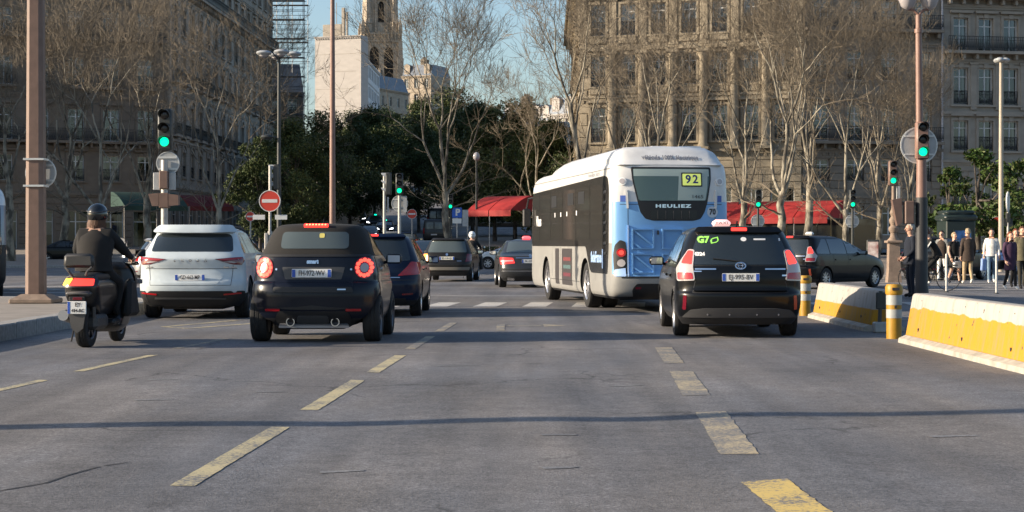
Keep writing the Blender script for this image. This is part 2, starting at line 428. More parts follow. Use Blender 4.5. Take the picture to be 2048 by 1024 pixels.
# zebra crossing across our lanes, stop line and edge line
for k in range(-10, 12):
    x = -1.62 + 1.04 * k
    strip('crosswalk_stripe', (x, 36.8), (x + 0.22, 39.5), 0.5, 0.5, M_WHT, n=2)
strip('stop_line', (-7.2, 34.2), (5.0, 34.2), .16, .16, M_WHT2, n=4)
strip('stop_line', (-7.2, 44.6), (8.0, 44.6), .30, .30, M_WHT2, n=4)
# crossing on the right that people walk over, and one on the far left
for k in range(5):
    strip('crosswalk_stripe', (11.6, 50.5 + 3.0 * k), (30, 50.5 + 3.0 * k), 0.9, 0.9, M_WHT2, n=4)
for k in range(4):
    strip('crosswalk_stripe', (-28, 44 + 3.4 * k), (-11.5, 44 + 3.4 * k), 1.1, 1.1, M_WHT2, n=4)
strip('lane_line', (5.2, 37.5), (9.4, 39.2), .14, .14, M_WHT2, n=3); strip('lane_line', (5.6, 30.5), (9.2, 30.5), .14, .14, M_WHT2, n=3); strip('lane_line', (5.9, 26.6), (8.8, 26.6), .14, .14, M_WHT2, n=3)

def slab(name, poly, h, m, label, kerb=True, step=1.0):
    b = MB(); n = len(poly)
    b.v = [(x, y, ramp(y) + h) for x, y in poly]; b.f = [tuple(range(n))]; b.m = [0]
    o = b.build(name, m); tag(o, label, 'pavement', kind='structure')
    if kerb:
        for k in range(n):
            a = Vector(poly[k]); c = Vector(poly[(k + 1) % n]); L = (c - a).length; d = (c - a) / L; nr = Vector((d.y, -d.x))
            cnt = max(1, int(L / step))
            for j in range(cnt):
                p = a + d * (L * (j + 0.5) / cnt)
                if p.y > 130 or p.y < 12 or abs(p.x) > p.y * 0.32 + 3: continue
                s = MB(); hl = L / cnt / 2 - 0.006
                s.box(-hl, hl, -0.14, 0.16, -0.05, h + 0.006 + 0.003 * ((j * 7) % 3), bev=0.018)
                kk = s.build('kerb_stone', M_KERB, o, loc=(p.x, p.y, ramp(p.y)), rz=math.atan2(d.y, d.x))
    return o
ISL = 0.22
slab('traffic_island', [(-12.4, 2), (-7.05, 2), (-7.05, 34.6), (-8.2, 36.4), (-11.0, 36.4), (-12.4, 34.6)], ISL, M_PAVE, 'raised traffic island with granite kerb on the left')
slab('pavement', [(-70, 96), (-24, 96), (-15.5, 104), (-16.5, 132), (-25, 140), (-70, 132)], 0.13, M_PAVE, 'pavement along the shaded buildings on the left', step=2.0)
slab('pavement', [(-3.3, 112), (0.9, 108.5), (3.9, 125.5), (3.9, 164), (-5.2, 164)], 0.13, M_PAVE, 'pavement with cafe terrace on the right of the avenue mouth', step=2.0)
slab('pavement', [(9.5, 66), (45, 62), (45, 125), (4.0, 125), (1.0, 108), (3.0, 92)], 0.13, M_PAVE, 'broad pavement before the stone buildings on the right', step=2.0)
# ================================================================== VEHICLES
M_BLACK = mat('black_plastic', (0.012, 0.012, 0.013), 0.55)
M_RUB = mat('tyre_rubber', (0.016, 0.0155, 0.0155), 0.85, var=0.3, scale=20)
M_GLASS = mat('dark_car_glass', (0.018, 0.024, 0.027), 0.06, spec=0.8, coat=0.3)
M_GLASS2 = mat('grey_car_glass', (0.075, 0.094, 0.095), 0.08, spec=0.8)
M_CHROME = mat('chrome', (0.75, 0.76, 0.78), 0.18, 1.0)
M_ALLOY = mat('alloy_rim', (0.50, 0.50, 0.52), 0.32, 0.8)
M_DRIM = mat('dark_rim', (0.10, 0.10, 0.11), 0.4, 0.6)
M_REDL = mat('red_lens', (0.35, 0.012, 0.016), 0.15, coat=0.5)
M_REDD = mat('dark_red_lens', (0.13, 0.008, 0.018), 0.15, coat=0.5)
M_REDON = mat('lit_red_lamp', (0.5, 0.01, 0.01), 0.2, emit=(1.0, 0.05, 0.035), estr=1.3)
M_ORON = mat('lit_orange_lamp', (0.8, 0.25, 0.02), 0.2, emit=(1.0, 0.33, 0.05), estr=2.2)
M_HOT = mat('lit_hot_lamp', (0.9, 0.3, 0.1), 0.2, emit=(1.0, 0.30, 0.12), estr=1.8)
M_LED = mat('lit_led', (0.8, 0.1, 0.05), 0.2, emit=(1.0, 0.075, 0.045), estr=1.3)
M_CLRL = mat('clear_lens', (0.40, 0.37, 0.37), 0.12, coat=0.5)
M_PLATE = mat('plate_white', (0.72, 0.72, 0.70), 0.4)
M_PBLUE = mat('plate_blue', (0.03, 0.09, 0.42), 0.4)
M_INK = mat('ink_black', (0.03, 0.03, 0.035), 0.5)
M_HEAD = mat('lit_headlamp', (0.9, 0.9, 0.9), 0.2, emit=(0.95, 0.97, 1.0), estr=2.5)
M_GRNON = mat('lit_green_lamp', (0.0, 0.5, 0.3), 0.2, emit=(0.0, 1.0, 0.50), estr=1.6)
M_WHITEP = mat('white_plastic', (0.75, 0.75, 0.74), 0.35)
M_MIRR = mat('mirror_glass', (0.85, 0.88, 0.9), 0.03, 1.0)

class Body:
    """Car body as a stack of rounded plan outlines. Rows: z, rear y, front y, half width, rear cap depth, front cap depth."""
    def __init__(s, rows, n=3.0, sub=5):
        s.n = n; D = []
        R = [rows[0]] + rows + [rows[-1]]
        for i in range(1, len(R) - 2):
            p0, p1, p2, p3 = R[i - 1], R[i], R[i + 1], R[i + 2]
            for k in range(sub):
                t = k / sub
                r = []
                for a in range(6):
                    # monotone hermite, so outlines never overshoot
                    d1 = (p2[a] - p0[a]) * 0.5; d2 = (p3[a] - p1[a]) * 0.5; dl = p2[a] - p1[a]
                    if dl == 0: d1 = d2 = 0
                    else:
                        d1 = max(0, min(3, d1 / dl)) * dl; d2 = max(0, min(3, d2 / dl)) * dl
                    r.append((2 * t**3 - 3 * t**2 + 1) * p1[a] + (t**3 - 2 * t**2 + t) * d1 + (-2 * t**3 + 3 * t**2) * p2[a] + (t**3 - t**2) * d2)
                if not D or r[0] > D[-1][0] + 1e-5: D.append(r)
        D.append(list(rows[-1])); s.D = D
    def at(s, z):
        D = s.D
        if z <= D[0][0]: return D[0]
        if z >= D[-1][0]: return D[-1]
        lo, hi = 0, len(D) - 1
        while hi - lo > 1:
            m = (lo + hi) // 2
            if D[m][0] <= z: lo = m
            else: hi = m
        t = (z - D[lo][0]) / (D[hi][0] - D[lo][0])
        return [D[lo][a] * (1 - t) + D[hi][a] * t for a in range(6)]
    def _rear(s, x, z):
        _, yr, yf, w, er, ef = s.at(z); q = min(abs(x) / w, 0.9995); return yr + er * (1 - (1 - q ** s.n) ** (1 / s.n))
    def _front(s, x, z):
        _, yr, yf, w, er, ef = s.at(z); q = min(abs(x) / w, 0.9995); return yf - ef * (1 - (1 - q ** s.n) ** (1 / s.n))
    def _side(s, y, z):
        _, yr, yf, w, er, ef = s.at(z)
        if y < yr + er: q = min((yr + er - y) / er, 0.9995)
        elif y > yf - ef: q = min((y - yf + ef) / ef, 0.9995)
        else: return w
        return w * (1 - q ** s.n) ** (1 / s.n)
    def rear(s, x, z):
        e = 0.004; y = s._rear(x, z); dx = (s._rear(x + e, z) - s._rear(x - e, z)) / (2 * e); dz = (s._rear(x, z + e) - s._rear(x, z - e)) / (2 * e)
        return Vector((x, y, z)), Vector((dx, -1, dz)).normalized()
    def front(s, x, z):
        e = 0.004; y = s._front(x, z); dx = (s._front(x + e, z) - s._front(x - e, z)) / (2 * e); dz = (s._front(x, z + e) - s._front(x, z - e)) / (2 * e)
        return Vector((x, y, z)), Vector((-dx, 1, -dz)).normalized()
    def side(s, sg):
        def f(y, z):
            e = 0.004; x = s._side(y, z); dy = (s._side(y + e, z) - s._side(y - e, z)) / (2 * e); dz = (s._side(y, z + e) - s._side(y, z - e)) / (2 * e)
            return Vector((sg * x, y, z)), Vector((sg, -dy, -dz)).normalized()
        return f
    def mesh(s, name, mats, cuts=(), dark_below=0.28, seg=14):
        # mats: [paint, black]; cuts: (y, z, radius, inner x)
        b = MB(); n = s.n; N = 0
        for row in s.D:
            z, yr, yf, w, er, ef = row; ring = []
            for k in range(-seg, seg + 1):
                t = math.pi / 2 * k / seg; c, sn = abs(math.cos(t)), math.sin(t)
                ring.append((w * math.copysign(abs(sn) ** (2 / n), sn), yr + er - er * c ** (2 / n)))
            for k in range(1, 8): ring.append((w, yr + er + (yf - ef - yr - er) * k / 8))
            for k in range(seg, -seg - 1, -1):
                t = math.pi / 2 * k / seg; c, sn = abs(math.cos(t)), math.sin(t)
                ring.append((w * math.copysign(abs(sn) ** (2 / n), sn), yf - ef + ef * c ** (2 / n)))
            for k in range(7, 0, -1): ring.append((-w, yr + er + (yf - ef - yr - er) * k / 8))
            N = len(ring); b.v += [(x, y, z) for x, y in ring]
        for j in range(len(s.D) - 1):
            mi = 1 if s.D[j][0] < dark_below else 0
            for k in range(N):
                a = j * N + k; c = j * N + (k + 1) % N; b.f.append((a, c, c + N, a + N)); b.m.append(mi)
        b.f.append(tuple(range(N))[::-1]); b.m.append(1)
        e = (len(s.D) - 1) * N; b.f.append(tuple(range(e, e + N))); b.m.append(0)
        me = b.mesh(name, mats, smooth=True, angle=35)
        if cuts:
            c = MB(); c.mi = 1
            for y, z, r, xi in cuts:
                for sg in (-1, 1):
                    c.lathe([(r, sg * xi), (r, sg * 1.6)], 28, 'X', (0, y, z))
            cm = c.mesh('cut', mats); co = bpy.data.objects.new('cut', cm); bo = bpy.data.objects.new('b', me)
            COL.objects.link(co); COL.objects.link(bo)
            md = bo.modifiers.new('c', 'BOOLEAN'); md.operation = 'DIFFERENCE'; md.object = co; md.solver = 'EXACT'
            dg = bpy.context.evaluated_depsgraph_get(); dg.update()
            me2 = bpy.data.meshes.new_from_object(bo.evaluated_get(dg)); me2.name = name
            bpy.data.objects.remove(co, do_unlink=True); bpy.data.objects.remove(bo, do_unlink=True)
            if len(me2.polygons) > 100: me = me2
            me.polygons.foreach_set('use_smooth', [True] * len(me.polygons))
            try: me.set_sharp_from_angle(angle=rad(35))
            except Exception: pass
        return me

WHEELS = {}
def wheel_parts(r, w, rim, spokes=10, rr=0.66):
    key = (r, w, rim.name, spokes)
    if key in WHEELS: return WHEELS[key]
    t = MB(); h = w / 2
    t.lathe([(r * rr, -h), (r * .86, -h * 1.04), (r * .965, -h * .93), (r, -h * .62), (r, -h * .22), (r * .985, -h * .18), (r * .985, -h * .08), (r, -h * .04), (r, h * .30), (r * .985, h * .34), (r * .985, h * .44), (r, h * .48), (r, h * .62), (r * .965, h * .93), (r * .86, h * 1.04), (r * rr, h)], 32, 'X', closed=True)
    tm = t.mesh('tyre', M_RUB, smooth=True)
    b = MB(); b.lathe([(0.02, h * .2), (r * rr * .98, h * .2), (r * rr, h * .25), (r * rr, -h * .9), (0.02, -h * .9)], 24, 'X')
    bm_ = b.mesh('wheel', M_BLACK, smooth=True)
    q = MB(); R = r * rr
    q.lathe([(R * .90, h * .78), (R * .99, h * .95), (R * 1.0, h * .6), (R * .90, h * .55)], 28, 'X', closed=True)
    q.lathe([(0.012, h * .86), (R * .2, h * .84), (R * .26, h * .7), (R * .26, h * .3)], 14, 'X')
    for k in range(spokes):
        a = 2 * math.pi * k / spokes; m4 = Matrix.Rotation(a, 4, 'X')
        sw = R * (.55 / spokes + .035)
        q.box(h * .42, h * .76, -sw, sw, R * .2, R * .93, mat4=m4)
    qm = q.mesh('rim', rim, smooth=True, angle=30)
    WHEELS[key] = (tm, bm_, qm); return WHEELS[key]
def add_wheels(t, r, w, track, y_r, y_f, rim=M_ALLOY, spokes=10, lens=None):
    tm, bm_, qm = wheel_parts(r, w, rim, spokes)
    for y in (y_r, y_f):
        for sg in (-1, 1):
            o = link('wheel', bm_, t, (sg * (track - w / 2), y, r), 0 if sg > 0 else math.pi)
            link('tyre', tm, o); link('rim', qm, o)

def plate(t, B, x, z, txt, w=0.52, h=0.11, ink=M_INK, white=M_PLATE, out=0.012, tilt=None):
    p = patch('license_plate', rect(x - w / 2, x + w / 2, z - h / 2, z + h / 2, 0.012), B.rear, out, 0.02, white, t, res=0.2)
    y0 = p.data.vertices[0].co.y
    # keep the plate flat: average depth
    ys = [v.co.y for v in p.data.vertices]; ym = min(ys)
    for v in p.data.vertices: v.co.y = ym + (0.012 if v.co.y - ym > 0.016 else 0.0)
    for sg in (-1, 1):
        b = MB(); xx = x + sg * (w / 2 - 0.026); b.box(xx - .022, xx + .022, ym - 0.0025, ym - 0.0005, z - h / 2 + .006, z + h / 2 - .006); b.build('plate_band', M_PBLUE, p)
    if txt: lettering('lettering', txt, ink, p, h * 0.86, flat(ym), x, z, width=w * 0.66, out=0.003, bold=0.0015)
    return p
def mirrors(t, B, y, z, m, size=1.0, glass=M_MIRR):
    for sg in (-1, 1):
        x = B._side(y, z); b = MB()
        b.box(-0.02, 0.20 * size, -0.05, 0.07, -0.065 * size, 0.07 * size, bev=0.03)
        b.tube([(-0.10, 0.05, -0.06), (0.04, 0.02, -0.03)], 0.025, 6)
        if sg < 0:
            b.v = [(-a, c, d) for a, c, d in b.v]; b.f = [f[::-1] for f in b.f]
        o = b.build('mirror', m, t, smooth=True, loc=(sg * (x + 0.06), y, z))
        g = MB(); g.box(0.005, 0.175 * size, -0.056, -0.0515, -0.045 * size, 0.05 * size)
        if sg < 0: g.v = [(-a, c, d) for a, c, d in g.v]
        g.build('mirror_glass', glass, o)

def side_glass(t, B, y0, y1, zb, zt, splits, m, kind_r=0.25, kind_f=0.9, sides=(-1, 1), pillar=0.05):
    """A row of side windows: belt from y0 to y1, roof edge between y0+kind_r and y1-kind_f, split at the given y."""
    def top(y):
        if y < y0 + kind_r: return zb + (zt - zb) * max(0.25, (y - y0) / kind_r)
        if y > y1 - kind_f: return zb + (zt - zb) * max(0.05, (y1 - y) / kind_f)
        return zt
    edges = [y0] + list(splits) + [y1]
    for sg in sides:
        for k in range(len(edges) - 1):
            a = edges[k] + (pillar / 2 if k else 0); b = edges[k + 1] - (pillar / 2 if k < len(edges) - 2 else 0)
            pts = [(a, zb + 0.01), (b, zb)]
            ys = sorted(set([a, b] + [y for y in (y0 + kind_r, y1 - kind_f) if a < y < b]), reverse=True)
            for y in ys:
                if top(y) - zb > 0.04: pts.append((y, top(y)))
            patch('side_window', rpoly(pts, 0.035, 3), B.side(sg), 0.004, 0.012, m, t, res=0.12)

def door_lines(t, B, ys, z0, z1, sides=(-1, 1), handle=True, hz=0.86, hm=None):
    for sg in sides:
        for y in ys:
            patch('door_seam', rect(y - .006, y + .006, z0, z1), B.side(sg), 0.0025, 0, M_BLACK, t, res=0.1)
        if handle:
            for y in ys[:-1] if len(ys) > 1 else ys:
                patch('door_handle', rect(y + .08, y + .27, hz - .018, hz + .018, .012), B.side(sg), 0.022, 0.03, hm or M_BLACK, t, res=0.15)
P_BLACK = paint('black_paint', (0.005, 0.0055, 0.0065))
P_NAVY = paint('navy_paint', (0.007, 0.009, 0.017))
P_BLUE = paint('dark_blue_paint', (0.005, 0.011, 0.030))
P_WHITE = paint('pearl_white_paint', (0.50, 0.555, 0.58), rough=0.25)
P_GREY = paint('dark_grey_paint', (0.050, 0.052, 0.055), 0.4)
P_SILV = paint('silver_paint', (0.42, 0.43, 0.44), 0.5)
P_BRN = paint('black_brown_paint', (0.018, 0.017, 0.016))
M_FABRIC = mat('soft_top_fabric', (0.011, 0.010, 0.0095), 0.9, var=0.2, scale=60, bump=0.1)
M_GREYPL = mat('grey_plastic', (0.05, 0.05, 0.052), 0.5)
M_TAXI = mat('lit_taxi_sign', (0.8, 0.6, 0.6), 0.4, emit=(1.0, 0.55, 0.5), estr=0.55)
M_TAXIRED = mat('lit_red_sign', (0.7, 0.1, 0.1), 0.4, emit=(1.0, 0.10, 0.12), estr=1.2)
M_TAXIW = mat('unlit_taxi_sign', (0.75, 0.74, 0.70), 0.4)
M_G7 = mat('green_sticker', (0.30, 0.75, 0.12), 0.5, emit=(0.3, 0.8, 0.1), estr=0.0)
M_STK = mat('white_sticker_and_glare', (0.75, 0.75, 0.75), 0.5)

def taxi_sign(t, x, y, z, m, txt=None, w=0.30, h=0.11):
    b = MB(); b.box(-w / 2, w / 2, -.06, .06, 0.012, h, bev=0.035, tx=0.03); o = b.build('taxi_sign', m, t, smooth=True, loc=(x, y, z))
    if txt: lettering('lettering', txt, M_INK, o, 0.055, flat(-0.061), 0, h * 0.52, width=w * 0.62, out=0.002)
    return o

def make_prius(label, loc, head, ptxt, sticker=True, sign=M_TAXI, lit=True):
    t = thing('taxi_car', label, 'taxi', loc, rad(-head))
    rows = [(0.19, .16, 4.46, .78, .5, .65), (0.30, .07, 4.55, .85, .5, .7), (0.45, .01, 4.61, .882, .5, .75), (0.60, .0, 4.61, .8875, .5, .8), (0.66, .03, 4.60, .8875, .5, .85),
            (0.72, .055, 4.56, .886, .45, .85), (0.84, .06, 4.42, .88, .42, .85), (0.94, .075, 4.1, .87, .42, .8), (1.0, .09, 3.72, .862, .42, .6), (1.05, .105, 3.45, .85, .42, .5),
            (1.15, .15, 3.18, .82, .42, .45), (1.32, .235, 2.72, .755, .42, .45), (1.44, .30, 2.36, .70, .42, .45), (1.505, .335, 2.10, .655, .40, .45), (1.545, .42, 1.90, .585, .4, .45), (1.568, .62, 1.70, .48, .4, .4), (1.578, .9, 1.5, .3, .3, .3)]
    B = Body(rows, 3.0)
    link('body', B.mesh('body', [P_BLACK, M_BLACK], [(0.90, .315, .365, .58), (3.68, .315, .365, .58)]), t)
    add_wheels(t, .315, .205, .872, .90, 3.68)
    patch('rear_window', rpoly([(-.715, 1.03), (.715, 1.03), (.68, 1.16), (.565, 1.46), (-.565, 1.46), (-.68, 1.16)], .06), B.rear, .004, .01, M_GLASS, t)
    patch('spoiler', rpoly([(-.60, 1.468), (.60, 1.468), (.55, 1.52), (-.55, 1.52)], .02), B.rear, .05, .05, P_BLACK, t)
    bl = patch('brake_light', rect(-.11, .11, 1.484, 1.508, .01), B.rear, .056, .02, M_REDON if lit else M_REDL, t)
    for sg in (-1, 1):
        l = patch('taillight', rpoly([(sg * x, z) for x, z in ((.86, .80), (.63, .81), (.655, 1.0), (.62, 1.235), (.70, 1.245), (.80, 1.10), (.865, .98))], .03), B.rear, .014, .03, M_CLRL, t, res=.05)
        patch('brake_lamp', rpoly([(sg * x, z) for x, z in ((.80, 1.045), (.675, 1.03), (.645, 1.215), (.70, 1.225), (.775, 1.11))], .02), B.rear, .02, .02, M_REDON if lit else M_REDL, l, res=.05)
        patch('fog_lens', rpoly([(sg * x, z) for x, z in ((.85, .82), (.65, .83), (.665, .915), (.85, .92))], .02), B.rear, .018, .012, M_REDL, l, res=.05)
        patch('reflector', rpoly([(sg * .755, .40), (sg * .80, .405), (sg * .79, .60), (sg * .745, .60)], .01), B.rear, .006, .01, mat('orange_reflector', (.45, .07, .03), .3) if sg > 0 else M_REDD, t, res=.08)
        patch('chrome_strip', rect(min(sg * .34, sg * .63), max(sg * .34, sg * .63), .958, .978, .008), B.rear, .012, .02, M_CHROME, t, res=.1)
    patch('hatch_seam', rect(-.66, .66, .632, .644), B.rear, .003, 0, M_BLACK, t)
    for sg in (-1, 1): patch('hatch_seam', rpoly([(sg * .66, .64), (sg * .668, .64), (sg * .632, .80), (sg * .624, .80)], 0), B.rear, .003, 0, M_INK, t)
    patch('hatch_ledge', rpoly([(-.64, .655), (.64, .655), (.68, .70), (-.68, .70)], .02), B.rear, .035, .04, P_BLACK, t)
    patch('bumper_strip', rpoly([(-.80, .30), (.80, .30), (.70, .40), (.50, .425), (-.50, .425), (-.70, .40)], .03), B.rear, .02, .04, M_GREYPL, t)
    patch('bumper_lip', rect(-.66, .66, .225, .30, .02), B.rear, .012, .04, M_BLACK, t)
    for x in (-.46, -.16, .22, .52): patch('parking_sensor', disc(x, .345, .013, n=8), B.rear, .026, .01, M_CHROME, t)
    b = MB(); b.tube([(.47, .35, .235), (.47, .16, .225)], .034, 10); b.build('exhaust', M_BLACK, t, smooth=True)
    e = patch('emblem', disc(.0, 1.012, .078, .052, 24), B.rear, .018, .02, M_CHROME, t, res=.05)
    patch('emblem_field', disc(.0, 1.012, .062, .038, 20), B.rear, .0195, .004, M_BLACK, e, res=.05)
    for rx, rz_, zz in ((.030, .036, 1.012), (.056, .013, 1.026)):
        b = MB(); c, n = B.rear(0, 1.012)
        ring = [B.rear(rx * math.cos(2 * math.pi * k / 20), zz + rz_ * math.sin(2 * math.pi * k / 20)) for k in range(21)]
        b.tube([p + n2 * .022 for p, n2 in ring], .005, 5, caps=False); b.build('emblem_ring', M_CHROME, e)
    plate(t, B, .0, .855, ptxt)
    patch('badge', rect(.58, .70, .87, .89, .004), B.rear, .006, .01, M_CHROME, t)
    patch('badge', rect(-.66, -.54, .93, .945, .004), B.rear, .006, .01, M_CHROME, t)
    patch('door_seam', rect(-.7, .7, 1.012, 1.02), B.rear, .002, 0, M_BLACK, t)
    b = MB(); p0, n0 = B.rear(.0, 1.07); p1, n1 = B.rear(-.38, 1.11); b.tube([p0 + n0 * .02, p1 + n1 * .016], .009, 6); b.build('wiper', M_BLACK, t)
    if sticker:
        s = lettering('sticker_lettering', 'G7', M_G7, t, .125, B.rear, -.50, 1.375, width=.17, out=.008, bold=.006)
        b = []
        for k in range(12):
            a = 2 * math.pi * k / 12; r = .05 if k % 12 not in (1, 7) else .07
            b.append((-.345 + r * 1.2 * math.cos(a + .4), 1.37 + r * .8 * math.sin(a + .6)))
        lf = patch('sticker_leaf', b, B.rear, .007, 0, M_G7, t, res=.05)
        patch('leaf_field', [(-.345 + (x + .345) * .62, 1.37 + (z - 1.37) * .62) for x, z in b], B.rear, .009, 0, M_GLASS, lf, res=.05)
        lettering('number_lettering', '4324', M_STK, t, .066, B.rear, -.56, 1.175, width=.15, out=.008, bold=.004)
        patch('window_sticker', disc(.06, 1.385, .042, .03, 12), B.rear, .007, 0, M_STK, t)
        patch('window_sticker', rect(.20, .37, 1.372, 1.395, .008), B.rear, .007, 0, M_STK, t)
        patch('window_sticker', rect(.56, .58, 1.36, 1.40), B.rear, .007, 0, M_STK, t)
    taxi_sign(t, -.12, 1.55, 1.572, sign, 'TAXI')
    side_glass(t, B, .42, 3.2, 1.03, 1.46, (1.12, 2.05), M_GLASS, .45, 1.0)
    patch('windscreen', rpoly([(-.72, 1.09), (.72, 1.09), (.58, 1.47), (-.58, 1.47)], .05), B.front, .004, .01, M_GLASS, t)
    for sg in (-1, 1):
        patch('headlight', rpoly([(sg * .45, .70), (sg * .80, .72), (sg * .82, .90), (sg * .66, .86)], .03), B.front, .006, .02, M_CLRL, t)
    patch('grille', rect(-.55, .55, .32, .52, .05), B.front, .006, .02, M_BLACK, t)
    door_lines(t, B, (1.30, 2.12, 3.12), .33, 1.02, hm=P_BLACK)
    mirrors(t, B, 2.78, 1.06, P_BLACK)
    b = MB(); b.tube([(0, .62, 1.568), (0, .52, 1.64)], .012, 6); b.build('antenna', M_BLACK, t)
    return t

def make_smart(loc, head):
    t = thing('convertible_car', 'small navy two-seat convertible with glowing round tail lamps behind the scooter lane', 'car', loc, rad(-head))
    rows = [(0.23, .14, 2.60, .74, .42, .5), (0.32, .05, 2.66, .82, .42, .5), (0.45, .0, 2.69, .855, .45, .5), (0.62, .0, 2.69, .865, .46, .5), (0.74, .02, 2.67, .86, .46, .5), (0.785, .05, 2.66, .852, .45, .5), (0.80, .085, 2.64, .845, .44, .5),
            (0.92, .105, 2.56, .835, .42, .5), (1.05, .125, 2.40, .80, .42, .45), (1.12, .14, 2.20, .775, .42, .4), (1.16, .165, 2.08, .755, .44, .4), (1.30, .24, 1.82, .70, .46, .4), (1.43, .32, 1.60, .645, .46, .4), (1.51, .39, 1.45, .58, .42, .4), (1.545, .5, 1.32, .49, .38, .35), (1.56, .7, 1.15, .3, .25, .25)]
    B = Body(rows, 2.7)
    me = B.mesh('body', [P_NAVY, M_BLACK, M_FABRIC], [(0.52, .315, .36, .55), (2.28, .315, .36, .55)], dark_below=.30)
    for p in me.polygons:
        if p.center.z > 1.135 and p.material_index == 0 and p.center.y < 1.42: p.material_index = 2
    link('body', me, t)
    add_wheels(t, .315, .225, .872, .52, 2.28, M_DRIM, 8)
    patch('soft_top_hem', rpoly([(-.74, 1.118), (.74, 1.118), (.735, 1.145), (-.735, 1.145)], .01), B.rear, .012, .02, M_BLACK, t)
    w = patch('rear_window', rpoly([(-.46, 1.225), (.46, 1.225), (.445, 1.445), (-.445, 1.445)], .06), B.rear, .006, .012, M_GLASS2, t)
    patch('window_sticker', rect(.06, .13, 1.365, 1.425, .02), B.rear, .009, 0, mat('yellow_sticker', (.65, .55, .15), .5), w)
    bl = patch('brake_light', rect(-.165, .165, 1.505, 1.53, .012), B.rear, .03, .05, M_REDON, t)
    for k in range(7): patch('led', disc(-.126 + .042 * k, 1.517, .012, .008, 8), B.rear, .033, .002, M_HOT, bl)
    for sg in (-1, 1):
        l = patch('taillight', disc(sg * .665, .975, .122, .138, 28), B.rear, .016, .04, M_REDL, t, res=.05)
        for k in range(12):
            a = 2 * math.pi * k / 12
            patch('led', disc(sg * .665 + .088 * math.cos(a), .975 + .10 * math.sin(a), .026, .026, 8), B.rear, .022, .004, M_LED, l, res=.06)
        patch('centre_lamp', disc(sg * .665, .975, .052, .058, 16), B.rear, .022, .004, M_LED if sg < 0 else M_CLRL, l, res=.05)
        patch('reflector', rect(min(sg * .44, sg * .64), max(sg * .44, sg * .64), .415, .445, .01), B.rear, .008, .015, M_REDL, t, res=.08)
        b = MB(); b.lathe([(.046, -.05), (.058, -.05), (.058, .12), (.046, .12)], 20, 'Y', (sg * .30, .10, .272), closed=True); o = b.build('exhaust', M_CHROME, t, smooth=True)
        b = MB(); b.lathe([(.002, .0), (.046, .0), (.046, .02), (.002, .02)], 16, 'Y', (sg * .30, .10, .272)); b.build('exhaust_bore', M_INK, o)
        patch('hinge', disc(sg * .50, .955, .014, n=8), B.rear, .012, .015, M_CHROME, t)
    patch('tailgate_panel', rpoly([(-.55, .66), (.55, .66), (.53, .80), (.545, 1.10), (-.545, 1.10), (-.53, .80)], .03), B.rear, .008, .015, P_NAVY, t)
    patch('plate_recess', rpoly([(-.375, .825), (.375, .825), (.42, .985), (-.42, .985)], .02), B.rear, .011, .01, M_GREYPL, t)
    plate(t, B, -.02, .905, 'FH-972-WV', w=.53, out=.02)
    patch('tailgate_bar', rpoly([(-.54, .655), (.54, .655), (.52, .725), (-.52, .725)], .02), B.rear, .02, .03, M_BLACK, t)
    patch('badge', rect(.33, .44, .685, .702, .004), B.rear, .026, .01, M_CHROME, t)
    lettering('badge_lettering', 'smart', M_CHROME, t, .07, B.rear, -.01, 1.055, width=.16, out=.016, bold=.005)
    patch('bumper_crease', rpoly([(-.5, .455), (-.2, .47), (.0, .49), (.2, .47), (.5, .455), (.3, .435), (-.3, .435)], .02), B.rear, .004, .01, M_BLACK, t)
    patch('diffuser', rpoly([(-.50, .20), (.50, .20), (.52, .30), (.46, .415), (-.46, .415), (-.52, .30)], .04), B.rear, .012, .03, M_BLACK, t)
    patch('diffuser_lip', rpoly([(-.47, .19), (.47, .19), (.46, .255), (-.46, .255)], .015), B.rear, .022, .03, M_ALLOY, t)
    patch('exhaust_surround', rpoly([(-.22, .265), (.22, .265), (.20, .36), (-.20, .36)], .03), B.rear, .018, .01, M_GREYPL, t)
    side_glass(t, B, .72, 2.06, 1.13, 1.45, (), M_GLASS, .35, .55)
    patch('windscreen', rpoly([(-.64, 1.17), (.64, 1.17), (.54, 1.47), (-.54, 1.47)], .05), B.front, .004, .01, M_GLASS, t)
    for sg in (-1, 1): patch('headlight', rpoly([(sg * .55, .78), (sg * .80, .80), (sg * .79, .98), (sg * .62, .98)], .04), B.front, .006, .02, M_CLRL, t)
    door_lines(t, B, (.86, 1.98), .40, 1.12, hz=.95, hm=M_CHROME)
    for sg in (-1, 1): patch('safety_cell', rpoly([(.42, .78), (.50, .50), (.86, .35), (1.0, .35), (.78, .75), (.66, 1.12), (.50, 1.12)], .04), B.side(sg), .006, .01, P_NAVY, t)
    mirrors(t, B, 1.72, 1.08, M_BLACK, 1.0, M_STK)  # plain white glass paints a bright reflection into the mirrors
    b = MB(); b.tube([(0, 1.28, 1.55), (0, 1.20, 1.62)], .01, 6); b.build('antenna', M_BLACK, t)
    b = MB(); b.box(-.42, .42, .25, 2.5, .17, .28, bev=.03); b.build('underbody', M_BLACK, t)
    return t

